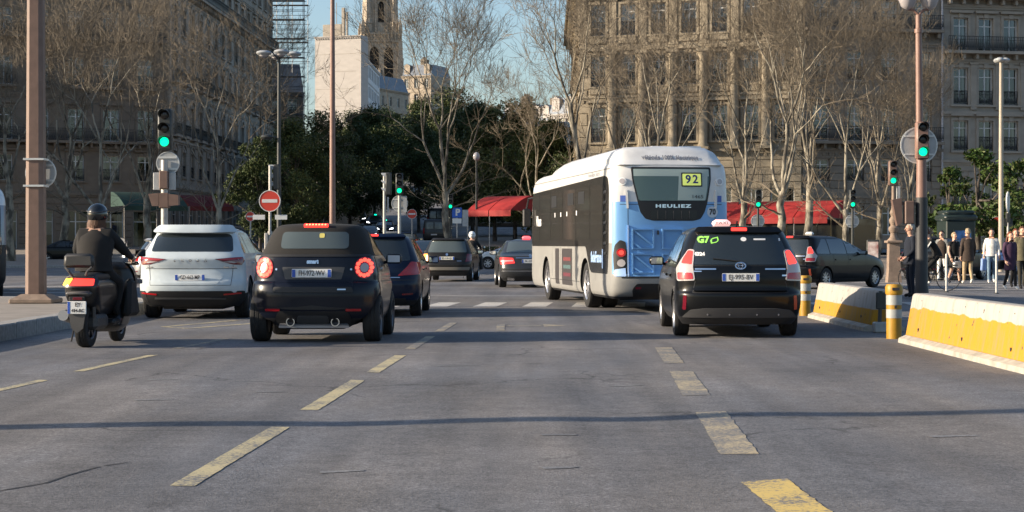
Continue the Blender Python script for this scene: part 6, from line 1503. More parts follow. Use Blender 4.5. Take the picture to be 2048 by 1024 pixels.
def surround_mesh(w, h, m, hood):
    k = (round(w, 2), round(h, 2), m.name, hood)
    if k in SUR: return SUR[k]
    b = MB(); e = .17
    b.box(-w / 2 - e, -w / 2, -.07, 0.0, -.02, h + e); b.box(w / 2, w / 2 + e, -.07, 0.0, -.02, h + e); b.box(-w / 2, w / 2, -.07, 0.0, h, h + e); b.box(-.14, .14, -.13, 0.0, h - .02, h + e + .08, tx=-.03)
    b.box(-w / 2 - e - .06, w / 2 + e + .06, -.16, 0.0, -.14, -.02)
    if hood == 'flat': b.box(-w / 2 - e - .10, w / 2 + e + .10, -.26, 0.0, h + e + .12, h + e + .28); 
    if hood == 'tri': b.prism([(-w / 2 - e - .12, h + e + .1), (w / 2 + e + .12, h + e + .1), (0, h + e + .55)], -.26, 0.0)
    if hood == 'arch':
        n = 10; r0 = w / 2; r1 = w / 2 + e
        for j in range(n):
            a0, a1 = PI * j / n, PI * (j + 1) / n
            b.prism([(r0 * math.cos(a0), h + r0 * math.sin(a0) * .8 - .02), (r1 * math.cos(a0), h + r1 * math.sin(a0) * .9), (r1 * math.cos(a1), h + r1 * math.sin(a1) * .9), (r0 * math.cos(a1), h + r0 * math.sin(a1) * .8 - .02)], -.12, 0.0)
    SUR[k] = b.mesh('surround', m); return SUR[k]
RAIL = {}
def rail_mesh(L):
    k = round(L, 1)
    if k in RAIL: return RAIL[k]
    b = MB(); n = max(2, int(L / .13)); H = .95
    b.box(-L / 2, L / 2, -.025, .025, H - .04, H); b.box(-L / 2, L / 2, -.02, .02, .08, .11); b.box(-L / 2, L / 2, -.015, .015, .70, .725)
    for j in range(n + 1):
        x = -L / 2 + L * j / n; b.box(x - .012, x + .012, -.012, .012, .08, H - .04)
        if j < n: b.prism([(x + L / n * .2, .2), (x + L / n * .5, .14), (x + L / n * .8, .2), (x + L / n * .5, .62)], -.008, .008)
    RAIL[k] = b.mesh('railing', M_IRON); return RAIL[k]

def building(name, label, p0, p1, m, storeys, cols, ww=1.2, depth=12.0, roof=3.5, base=0.0, end=(True, True), seed=1, rust=None, trim=None, dormers=True, cat='building'):
    """storeys: (height, window height or 0, sill, hood, balcony: None/'each'/'full', window kind)."""
    a, c = Vector(p0), Vector(p1); W = (c - a).length; rz = math.atan2(c.y - a.y, c.x - a.x)
    t = thing(name, label, cat, (a.x, a.y, base), rz); R_ = random.Random(seed); trim = trim or m
    H = sum(s[0] for s in storeys); holes = []; z = 0.0
    for si, (h, wh, sill, hood, bal, kind) in enumerate(storeys):
        if wh:
            for x in cols:
                w_ = ww * (1.55 if kind == 'shop' else 1.0)
                holes.append((x - w_ / 2, x + w_ / 2, z + sill, z + sill + wh, si, x, w_))
        z += h
    b = MB(); xs = sorted(set([0.0, W] + [v for q in holes for v in q[:2]])); zs = sorted(set([0.0, H] + [v for q in holes for v in q[2:4]]))
    for i in range(len(xs) - 1):
        for j in range(len(zs) - 1):
            xm, zm = (xs[i] + xs[i + 1]) / 2, (zs[j] + zs[j + 1]) / 2
            if any(q[0] < xm < q[1] and q[2] < zm < q[3] for q in holes): continue
            b.face([(xs[i], 0, zs[j]), (xs[i + 1], 0, zs[j]), (xs[i + 1], 0, zs[j + 1]), (xs[i], 0, zs[j + 1])])
    D = .32
    for x0, x1, z0, z1, *_ in holes:
        b.face([(x0, 0, z0), (x0, D, z0), (x0, D, z1), (x0, 0, z1)]); b.face([(x1, 0, z0), (x1, 0, z1), (x1, D, z1), (x1, D, z0)])
        b.face([(x0, 0, z1), (x0, D, z1), (x1, D, z1), (x1, 0, z1)]); b.face([(x0, 0, z0), (x1, 0, z0), (x1, D, z0), (x0, D, z0)])
    for x in (0.0, W): b.face([(x, 0, 0), (x, depth, 0), (x, depth, H), (x, 0, H)])
    b.face([(0, depth, 0), (W, depth, 0), (W, depth, H), (0, depth, H)]); b.face([(0, 0, H), (W, 0, H), (W, depth, H), (0, depth, H)])
    b.build('wall', m, t, fix=False)
    q = MB(); q.face([(.05, .75, .05), (W - .05, .75, .05), (W - .05, .75, H - .05), (.05, .75, H - .05)]); q.build('room_dark_sheet', M_ROOM, t)  # near-black sheet paints the darkness of unlit rooms behind the windows
    for x0, x1, z0, z1, si, x, w_ in holes:
        h, wh, sill, hood, bal, kind = storeys[si]
        f, p, cu, bl = win_mesh(w_, wh, 'bars' if kind == 'bars' else 'plain')
        o = link('window', f, t, (x, .20, z0)); link('pane', p, o)
        k = R_.random()
        if k < .62: link('curtain', cu, o)
        elif k < .80: link('blind', bl, o)
        if hood is not None: link('surround', surround_mesh(w_, wh, trim, hood), t, (x, -.001, z0))
        if bal == 'each':
            s = MB(); s.box(-w_ / 2 - .35, w_ / 2 + .35, -.45, -.003, -.20, -.04); o = s.build('balcony', trim, t, loc=(x, 0, z0)); link('railing', rail_mesh(w_ + .6), o, (0, -.40, -.04))
        if bal == 'rail': link('railing', rail_mesh(w_ - .04), t, (x, .03, z0 - .02))
    z = 0.0
    for si, s in enumerate(storeys):
        if s[4] == 'full':
            o = MB(); o.box(.1, W - .1, -.75, -.003, -.22, -.03); n = int(W / .9)
            for k in range(n): x = .4 + (W - .8) * k / max(1, n - 1); o.box(x - .09, x + .09, -.55, -.002, -.55, -.22, ty=-.0)
            oo = o.build('balcony', trim, t, loc=(0, 0, z + s[2])); link('railing', rail_mesh(W - .3), oo, (W / 2, -.68, -.03))
        z += s[0]
        o = MB(); big = si in (0, 1, len(storeys) - 1)
        pr = .34 if si == len(storeys) - 1 else (.22 if big else .13)
        o.box(-pr * .3, W + pr * .3, -pr, -.002, z - .20, z - .02); o.box(-pr * .15, W + pr * .15, -pr * .6, -.002, z - .34, z - .20)
        o.build('cornice', trim, t)
        if big and W < 24:
            o = MB(); n = int(W / .42)
            for k in range(n): x = .2 + (W - .4) * k / (n - 1); o.box(x - .09, x + .09, -pr * .55, -.002, z - .52, z - .34)
            tag(o.build('dentils', trim, t), kind='stuff')
    if rust:
        n = int(rust / .46); hh = rust / n
        for k in range(n):
            z0, z1 = k * hh + .02, (k + 1) * hh - .02; cut = sorted([(q[0] - .02, q[1] + .02) for q in holes if q[2] < z1 and q[3] > z0]); x = 0.02
            for c0, c1 in cut + [(W - .02, W)]:
                if c0 - x > .15: o = MB(); o.box(x, c0, -.065, -.003, z0, z1, bev=.02); o.build('stone_course', m, t)
                x = max(x, c1)
    if roof:
        o = MB(); o.v = [(0, .1, H), (W, .1, H), (W, depth, H), (0, depth, H), (.3, roof * .42, H + roof), (W - .3, roof * .42, H + roof), (W - .3, depth - 1, H + roof), (.3, depth - 1, H + roof)]
        o.f = [(0, 1, 5, 4), (1, 2, 6, 5), (2, 3, 7, 6), (3, 0, 4, 7), (4, 5, 6, 7)]; o.m = [0] * 5; ro = o.build('roof', M_ZINC, t)
        if dormers:
            for x in cols[::2]:
                o = MB(); o.box(x - .7, x + .7, .25, 1.6, H + .4, H + 2.3); o.prism([(x - .85, H + 2.3), (x + .85, H + 2.3), (x, H + 2.75)], .15, 1.7); o.build('dormer', trim, ro)
        for k in range(max(1, int(W / 12))):
            x = W * (k + .5) / max(1, int(W / 12)); o = MB(); o.box(x - .5, x + .5, 3, 5.5, H + roof - .5, H + roof + 1.6, bev=.05)
            for j in range(5): o.lathe([(.12, H + roof + 1.6), (.10, H + roof + 2.1)], 8, o=(x, 3.3 + .45 * j, 0))
            o.build('chimney', S_DARK, ro)
    return t, W, H
def spaced(W, n, m0=1.1): return [m0 + (W - 2 * m0) * k / (n - 1) for k in range(n)]

# right corner palace in the evening sun
GB = 1.0
pa, pb = (4.6, 118.0), (18.8, 113.6); WA = math.hypot(pb[0] - pa[0], pb[1] - pa[1])
colsA = spaced(WA, 7, 1.25)
bA, WA, HA = building('corner_building', 'sunlit golden stone corner building with columns, behind the bus', pa, pb, S_GOLD,
    [(6.6, 3.6, .4, None, None, 'shop'), (3.7, 2.35, .55, 'flat', 'rail', 'bars'), (3.3, 2.1, .6, 'tri', 'rail', 'plain'), (3.4, 2.1, .7, 'flat', 'rail', 'plain'), (3.2, 2.0, .7, '', 'full', 'plain')], colsA, 1.0, 14, 4.0, GB, seed=4, rust=6.3)
for k in range(len(colsA) - 1):
    x = (colsA[k] + colsA[k + 1]) / 2; o = MB(); o.lathe([(.36, 6.7), (.36, 6.9), (.28, 7.0), (.29, 9.5), (.25, 12.6), (.34, 12.75), (.38, 13.0)], 14, o=(x, -.34, 0)); o.box(x - .42, x + .42, -.78, -.003, 6.55, 6.72); o.box(x - .42, x + .42, -.78, -.003, 13.0, 13.2); o.build('column', S_GOLD, bA, smooth=True)
for k in range(len(colsA) - 1):
    x = (colsA[k] + colsA[k + 1]) / 2
    for z0, z1 in ((13.75, 16.6), (17.15, 19.8)): o = MB(); o.box(x - .26, x + .26, -.14, -.003, z0, z1, bev=.02); o.box(x - .34, x + .34, -.20, -.003, z1, z1 + .18); o.box(x - .32, x + .32, -.18, -.003, z0 - .2, z0); o.build('pilaster', S_GOLD, bA)
for x in colsA:
    for z in (10.35, 13.75): o = MB(); o.box(x - .62, x + .62, -.12, -.003, z, z + .42, bev=.03); o.build('carved_panel', S_GOLD, bA)
for x in (.25, WA - .25):
    o = MB()
    for k in range(16): o.box(x - (.36 if k % 2 else .24), x + (.36 if k % 2 else .24), -.06, -.003, 6.7 + .8 * k, 7.46 + .8 * k, bev=.02)
    o.build('quoins', S_GOLD, bA)
# its flank along the avenue, facing the sun
bA2, W2, _ = building('side_building', 'narrow sunlit flank of the corner building along the avenue', (5.2, 152.0), (4.55, 118.3), S_GOLD, [(6.6, 3.4, .5, None, None, 'shop'), (3.7, 2.3, .55, 'flat', 'rail', 'plain'), (3.3, 2.1, .6, 'flat', 'rail', 'plain'), (3.4, 2.1, .7, 'flat', 'rail', 'plain'), (3.2, 2.0, .7, '', 'full', 'plain')], spaced(33.7, 11, 1.6), 1.25, 8, 3.9, GB, seed=8)
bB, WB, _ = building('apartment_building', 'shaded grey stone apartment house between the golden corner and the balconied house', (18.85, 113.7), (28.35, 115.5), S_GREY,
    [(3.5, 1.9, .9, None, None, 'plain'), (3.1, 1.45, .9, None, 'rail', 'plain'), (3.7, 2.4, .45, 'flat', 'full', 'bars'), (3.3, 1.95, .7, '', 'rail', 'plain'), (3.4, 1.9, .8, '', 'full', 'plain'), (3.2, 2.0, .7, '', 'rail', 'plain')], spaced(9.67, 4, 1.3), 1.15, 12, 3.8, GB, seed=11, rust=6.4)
o = MB(); o.tube([(9.66, -.12, 0), (9.66, -.12, 20)], .07, 8); o.build('downpipe', mat('pale_pipe', (.42, .42, .45), .5), bB, smooth=True)
bC, WC, _ = building('apartment_building', 'shaded stone house with dark iron balconies and tall white windows, far right', (28.4, 115.52), (52.0, 120.2), S_PALE,
    [(5.9, 2.2, 2.6, None, 'rail', 'plain'), (3.2, 2.0, .6, 'flat', 'rail', 'plain'), (3.5, 2.45, .45, '', 'rail', 'plain'), (3.6, 2.2, .5, 'flat', 'full', 'plain'), (3.4, 2.2, .5, '', 'full', 'plain'), (3.0, 1.9, .6, '', None, 'plain')], spaced(24.05, 13, 1.3), 1.05, 12, 3.8, GB * 1.0, seed=14, rust=5.6)
for k in range(12):
    x = 1.3 + (24.05 - 2.6) * (k + .5) / 12; o = MB(); o.box(x - .22, x + .22, -.12, -.003, 9.2, 12.2, bev=.02); o.box(x - .3, x + .3, -.18, -.003, 12.2, 12.35); o.build('pilaster', S_PALE, bC)
# left side: corner block facing the square, then the long facade up the avenue
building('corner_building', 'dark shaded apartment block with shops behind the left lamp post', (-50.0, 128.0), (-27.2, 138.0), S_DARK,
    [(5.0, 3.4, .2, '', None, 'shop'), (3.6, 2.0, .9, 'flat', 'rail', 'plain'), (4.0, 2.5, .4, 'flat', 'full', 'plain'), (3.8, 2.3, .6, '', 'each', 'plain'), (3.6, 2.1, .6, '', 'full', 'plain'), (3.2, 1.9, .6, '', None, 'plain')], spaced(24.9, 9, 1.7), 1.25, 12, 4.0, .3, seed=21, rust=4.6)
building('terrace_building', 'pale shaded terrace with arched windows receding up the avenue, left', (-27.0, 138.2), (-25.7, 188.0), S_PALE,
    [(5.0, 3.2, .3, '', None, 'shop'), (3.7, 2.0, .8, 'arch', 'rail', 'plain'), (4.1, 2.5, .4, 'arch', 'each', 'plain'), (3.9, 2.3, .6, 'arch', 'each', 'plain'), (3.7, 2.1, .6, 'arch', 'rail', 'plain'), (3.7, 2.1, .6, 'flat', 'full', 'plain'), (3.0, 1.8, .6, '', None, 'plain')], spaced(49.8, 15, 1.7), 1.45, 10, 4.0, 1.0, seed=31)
bL3, _, _ = building('scaffolded_building', 'dark corner house wrapped in scaffolding up the avenue', (-29.0, 191.0), (-22.9, 192.4), S_DARK, [(5, 3, .3, None, None, 'plain'), (3.4, 2, .6, '', 'rail', 'plain'), (3.4, 2, .6, '', 'rail', 'plain'), (3.2, 1.9, .6, '', 'rail', 'plain')], spaced(6.2, 3, 1.2), 1.2, 26, 3.2, 3.0, seed=41, dormers=False)
# scaffolding around and above it
t = thing('scaffolding', 'metal scaffolding with plank decks rising above the avenue house', 'scaffolding', (-29.4, 188.6, 3.0)); H = 36.0; M_SCAF = mat('scaffold_tube', (.22, .22, .23), .5, .4); M_PLK = mat('scaffold_plank', (.16, .13, .10), .8, var=.3, scale=2)
for ix in range(5):
    for iy in range(3):
        o = MB(); o.tube([(1.72 * ix, 1.1 * iy if iy < 2 else 4.5, 0), (1.72 * ix, 1.1 * iy if iy < 2 else 4.5, H)], .04, 6); o.build('upright', M_SCAF, t)
for k in range(1, 18):
    z = 2.05 * k
    o = MB()
    for yy in (0, 1.1, 4.5):
        if yy > 2 and z < 18: continue
        o.tube([(-.2, yy, z + 1.0), (7.1, yy, z + 1.0)], .032, 5); o.tube([(-.2, yy, z), (7.1, yy, z)], .032, 5)
    o.build('ledger', M_SCAF, t)
    o = MB(); o.box(-.1, 7.0, .05, 1.05, z - .05, z, bev=.01)
    if z > 18 and k % 2 == 0: o.box(2.0, 7.0, 3.5, 4.45, z - .05, z, bev=.01)
    o.build('deck', M_PLK, t)
    o = MB(); s = 1 if k % 2 else -1; o.tube([(3.44 - s * 1.72, .0, z), (3.44 + s * 1.72, .0, z + 2.05)], .03, 5); o.build('brace', M_SCAF, t)

building('added_shade_block', 'unseen tall stone block added beyond the left picture edge to shade the left plane trees', (-60.0, 66.0), (-60.0, 112.0), S_DARK, [(5, 3, .3, '', None, 'shop')] + [(3.6, 2.1, .6, '', 'rail', 'plain')] * 4, spaced(46, 8, 2.5), 1.3, 12, 2.5, 0, seed=95)  # out of view, added only to throw shade on the left plane trees
# pale blank-walled block
bw, _, _ = building('office_block', 'pale block with a large blank gable below the church tower', (gx(630, 303), 303.0), (gx(722, 300), 300.0), S_CREAM, [(gz(70, 300) - 8, 0, 0, None, None, 'plain')], [2.0], depth=2.9, roof=0, base=8, seed=51)
o = MB()
for k in range(9):
    o.box(.0, 7.8, -.02, -.003, 5 + 3.0 * k, 5.06 + 3.0 * k)
o.build('joint_band', S_PALE, bw)
o = MB(); hh = gz(70, 300) - 8; o.box(1.0, 4.5, 1, 2.6, hh, hh + 2.2, bev=.05); o.box(4.6, 5.1, 1, 1.5, hh, hh + 5.0); o.box(5.4, 5.7, 1, 1.4, hh, hh + 4.2); o.tube([(3.4, 1.5, hh), (3.4, 1.5, hh + 6)], .06, 5); o.build('roof_plant', S_PALE, bw)
building('office_wing', 'white wing with rows of grey windows right of the blank gable', (-25.86, 303.4), (-25.5, 337.0), mat('white_render', (.62, .62, .62), .7), [(8.0, 0, 0, None, None, 'plain')] + [(3.6, 2.0, .8, None, None, 'plain')] * 5, spaced(33.6, 10, 2), 1.9, 8, 0, 8, seed=61)
building('nave_building', 'low beige church flank beside the tower foot', (gx(757, 372), 372.0), (gx(815, 380), 385.0), S_CH, [(14, 0, 0, None, None, 'plain'), (6, 2.4, 1.2, None, None, 'plain'), (4.5, 2.0, 1, None, None, 'plain')], spaced(14.8, 4, 2), 1.2, 12, 3.0, 10, seed=71, dormers=False)

# church tower
d = 430; t = thing('church_tower', 'tall stone church tower with lancet windows rising over the avenue trees', 'church', (gx(760, d), d, 12)); Z = lambda py: gz(py, d) - 12; w = 4.55; t.rotation_euler = (0, 0, .16)
def opening_wall(bm_, w, z0, z1, ox, ow, oz0, oz1):
    """One tower side facing -y with pointed openings at x in ox."""
    cuts = sorted([(x - ow / 2, x + ow / 2) for x in ox]); x = -w
    for c0, c1 in cuts:
        bm_.face([(x, -w, z0), (c0, -w, z0), (c0, -w, z1), (x, -w, z1)])
        bm_.face([(c0, -w, z0), (c1, -w, z0), (c1, -w, oz0), (c0, -w, oz0)])
        m_ = (c0 + c1) / 2; sp = oz1 - ow * .9; n = 5; L_ = [(c0, sp)]; R2 = [(c1, sp)]
        for k in range(1, n + 1):
            a = k / n; L_.append((c0 + (m_ - c0) * (1 - math.cos(a * PI / 2)) * 1.0, sp + (oz1 - sp) * math.sin(a * PI / 2))); R2.append((c1 - (c1 - m_) * (1 - math.cos(a * PI / 2)), sp + (oz1 - sp) * math.sin(a * PI / 2)))
        for k in range(n):
            bm_.face([(L_[k][0], -w, L_[k][1]), (L_[k + 1][0], -w, L_[k + 1][1]), (L_[k + 1][0], -w, z1), (L_[k][0], -w, z1)]); bm_.face([(R2[k][0], -w, R2[k][1]), (R2[k][0], -w, z1), (R2[k + 1][0], -w, z1), (R2[k + 1][0], -w, R2[k + 1][1])])
        for S_ in (L_, R2):
            pts = [(S_[0][0], oz0)] + S_
            for k in range(len(pts) - 1): bm_.face([(pts[k][0], -w, pts[k][1]), (pts[k + 1][0], -w, pts[k + 1][1]), (pts[k + 1][0], -w + .9, pts[k + 1][1]), (pts[k][0], -w + .9, pts[k][1])])
        x = c1
    bm_.face([(x, -w, z0), (w, -w, z0), (w, -w, z1), (x, -w, z1)])
def four(bm_, src):
    for k in range(4):
        c_, s_ = (1, 0, -1, 0)[k], (0, 1, 0, -1)[k]; i = len(bm_.v); bm_.v += [(c_ * x - s_ * y, s_ * x + c_ * y, z) for x, y, z in src.v]; bm_.f += [tuple(i + q for q in f) for f in src.f]; bm_.m += src.m
s = MB(); opening_wall(s, w, Z(220), Z(86), (-1.75, 1.75), 2.3, Z(168), Z(97)); b = MB(); four(b, s); b.build('lower_stage', S_CH, t, fix=False)
b = MB(); b.box(-w + 1.0, w - 1.0, -w + 1.0, w - 1.0, Z(220), Z(88)); b.build('belfry_dark_fill', M_ROOM, t)  # dark box paints the shade inside the tower openings
b = MB(); b.box(-w - .35, w + .35, -w - .35, w + .35, Z(88), Z(84)); b.box(-w - .1, w + .1, -w - .1, w + .1, Z(84), Z(73)); b.box(-w - .4, w + .4, -w - .4, w + .4, Z(73), Z(70))
b.build('gallery', S_CH, t)
for k in range(4):
    s = MB()
    for j in range(11): x = -w + .3 + (2 * w - .6) * j / 10; s.lathe([(.16, Z(83.5)), (.13, Z(78)), (.22, Z(73.5))], 6, o=(x, -w - .28, 0))
    o = s.build('arcade', S_CH, t, rz=k * PI / 2)
w2 = 3.35; s = MB(); opening_wall(s, w2, Z(70), Z(-60), (0,), 1.5, Z(48), Z(6)); b = MB(); four(b, s); b.box(-w2, w2, -w2, w2, Z(-62), Z(-60)); b.build('upper_stage', S_CH, t, fix=False)
b = MB(); b.box(-w2 + .9, w2 - .9, -w2 + .9, w2 - .9, Z(70), Z(-58)); b.build('belfry_dark_fill', M_ROOM, t)  # same painted darkness behind the upper lancets
for sx in (-1, 1):
    for sy in (-1, 1):
        b = MB(); b.box(sx * w - .75, sx * w + .75, sy * w - .75, sy * w + .75, Z(225), Z(120)); b.box(sx * w - .6, sx * w + .6, sy * w - .6, sy * w + .6, Z(120), Z(86), tx=.1, ty=.1); b.build('buttress', S_CH, t)
        b = MB(); b.lathe([(1.15, Z(70)), (1.15, Z(52)), (1.3, Z(51)), (.95, Z(40)), (.85, Z(10)), (.95, Z(9)), (.05, Z(-40))], 8, o=(sx * (w2 - .1), sy * (w2 - .1), 0)); b.build('turret', S_CH, t)
for sx in (-1, 1):
    for sy in (-1, 1):
        b = MB(); b.box(sx * w - .5, sx * w + .5, sy * w - .5, sy * w + .5, Z(70), Z(56)); b.lathe([(.62, Z(56)), (.62, Z(55)), (.04, Z(38))], 4, o=(sx * w, sy * w, 0)); b.build('pinnacle', S_CH, t)
for k in range(4):
    b = MB(); b.prism([(-1.5, Z(3)), (1.5, Z(3)), (0, Z(-21))], -w2 - .5, -w2 - .003); b.build('gablet', S_CH, t, rz=k * PI / 2)
    for x in (-1.35, 1.35): b = MB(); b.box(x - .22, x + .22, -w2 - .4, -w2 - .004, Z(68), Z(3)); b.build('shaft', S_CH, t, rz=k * PI / 2)
b = MB(); b.lathe([(w2 * 1.25, Z(-62)), (.1, Z(-250))], 8); b.build('spire', S_CH, t)
# small far houses
for i, (px0, px1, d, ytop, lab) in enumerate(((802, 862, 395, 150, 'far stone house just right of the church tower'), (1004, 1060, 330, 232, 'far sunlit cream house above the avenue trees'), (1062, 1100, 300, 240, 'far sunlit house left of the tall tree'), (1098, 1150, 270, 226, 'far sunlit balconied house close to the golden corner'))):
    W = (px1 - px0) / F * d; base = ramp(d) - 1; Ht = gz(ytop, d) - base; n = max(3, int(Ht / 3.3)); sh = Ht / n
    building('far_house', lab, (gx(px0, d), d + 3), (gx(px1, d), d), S_CREAM if i else S_CH, [(sh, sh * .6, sh * .2, '', None, 'plain')] * n, spaced(math.hypot(W, 3), 3, 1.2), 1.1, 10, 2.5, base, seed=80 + i)

building('low_building', 'low dark shopfront building behind the terrace trees right of the avenue', (-4.2, 166.0), (5.0, 163.0), S_DARK, [(4.2, 2.8, .3, '', None, 'shop'), (3.4, 1.9, .7, '', 'rail', 'plain')], spaced(9.67, 4, 1.5), 1.2, 8, 2.2, 3.0, seed=91, dormers=False)
# awnings and terraces
M_RED = mat('red_awning', (.34, .02, .018), .75, var=.18, scale=2.2); M_DRED = mat('dark_red_awning', (.10, .012, .015), .8, var=.2, scale=2); M_GRN = mat('green_awning', (.012, .045, .038), .8, var=.2, scale=2)
def awning(label, p0, p1, z0, z1, proj, m, segs=3, val=.35, posts=True, z=0.13, ends=True):
    a, c = Vector(p0), Vector(p1); W = (c - a).length; t = thing('awning', label, 'awning', (a.x, a.y, z), math.atan2(c.y - a.y, c.x - a.x))
    for k in range(segs):
        x0, x1 = W * k / segs + .03, W * (k + 1) / segs - .03; b = MB(); n = 8
        for j in range(n + 1):
            u = j / n; y = -proj * u; zz = z1 - (z1 - z0) * (u ** 1.7); b.v += [(x0, y, zz), (x1, y, zz)]
        b.v += [(x0, -proj - .01, z0 - val), (x1, -proj - .01, z0 - val)]
        for j in range(n + 1): i = 2 * j; b.f.append((i, i + 1, i + 3, i + 2)); b.m.append(0)
        if ends:
            for e in (0, 1): b.f.append(tuple([e + 2 * j for j in range(n + 1)] + [len(b.v)])); b.m.append(0); b.v.append(((x0, x1)[e], 0, z0 - .05))
        b.build('canopy', m, t, smooth=True, fix=False)
        if posts:
            o = MB(); o.tube([(x0, -proj + .05, 0), (x0, -proj + .05, z0)], .03, 6); o.build('post', M_GALV, t)
    return t
aw = awning('long bright red cafe awning at the foot of the grey house', (14.2, 106.5), (gx(1690, 103), 103.0), gz(440, 103), gz(406, 104), 2.6, M_RED, 3)
awning('bright red cafe awning partly behind the bus', (11.4, 107.5), (13.9, 107.0), gz(440, 104), gz(406, 104), 2.6, M_RED, 1)
awning('dark red cafe awning left of the bus front', (gx(978, 107), 107.0), (gx(1066, 105), 105.0), gz(438, 105), gz(408, 105), 2.2, M_RED, 2, z=.5)
awning('dark green shop awning at the left corner block', (gx(205, 127), 129.5), (gx(318, 127), 132.6), gz(420, 129), gz(391, 129), 2.4, M_GRN, 2, z=.3)
awning('dull red shop awning beyond the left traffic light', (gx(346, 134), 135.5), (gx(424, 134), 138.0), gz(428, 134), gz(404, 134), 2.0, M_DRED, 2, z=.6)
# glazed cafe front behind the awning
t = thing('cafe_front', 'dark glazed cafe front under the long red awning', 'shopfront', (11.6, 108.6, .13), math.atan2(-3.4, 10.5))
for k in range(8):
    b = MB(); b.box(1.35 * k, 1.35 * k + .07, -.05, .05, 0, 2.9); b.build('mullion', mat('brass_frame', (.30, .24, .13), .4, .5), t)
    b = MB(); b.box(1.35 * k + .08, 1.35 * k + 1.34, -.01, .01, .5, 2.7); b.build('pane', M_GLASS, t); b = MB(); b.box(1.35 * k + .08, 1.35 * k + 1.34, -.03, .03, .02, .48); b.build('panel', M_DRED, t)
# ================================================================== TREES
def bark(name, a, c, sc):
    m = bpy.data.materials.new(name); m.use_nodes = True; nt = m.node_tree; N = nt.nodes; L = nt.links; b = N['Principled BSDF']
    tc = N.new('ShaderNodeTexCoord'); mp = N.new('ShaderNodeMapping'); mp.inputs['Scale'].default_value = (1, 1, .45); L.new(tc.outputs['Object'], mp.inputs[0])
    v = N.new('ShaderNodeTexNoise'); v.inputs['Scale'].default_value = sc; v.inputs['Detail'].default_value = 4; L.new(mp.outputs[0], v.inputs['Vector'])
    r = N.new('ShaderNodeValToRGB'); e = r.color_ramp.elements; e[0].position = .42; e[1].position = .58; e[0].color = (*a, 1); e[1].color = (*c, 1); L.new(v.outputs['Fac'], r.inputs[0]); L.new(r.outputs[0], b.inputs['Base Color'])
    b.inputs['Roughness'].default_value = .9; bp = N.new('ShaderNodeBump'); bp.inputs['Strength'].default_value = .5; bp.inputs['Distance'].default_value = .03; L.new(v.outputs['Fac'], bp.inputs['Height']); L.new(bp.outputs[0], b.inputs['Normal'])
    MATS[name] = m; return m
B_PLANE = bark('plane_bark', (.085, .074, .058), (.32, .285, .22), 3.0); B_DARK = bark('dark_bark', (.05, .04, .032), (.12, .10, .08), 4.0); B_TWIG = mat('twig', (.17, .138, .098), .9, var=.3, scale=.7)

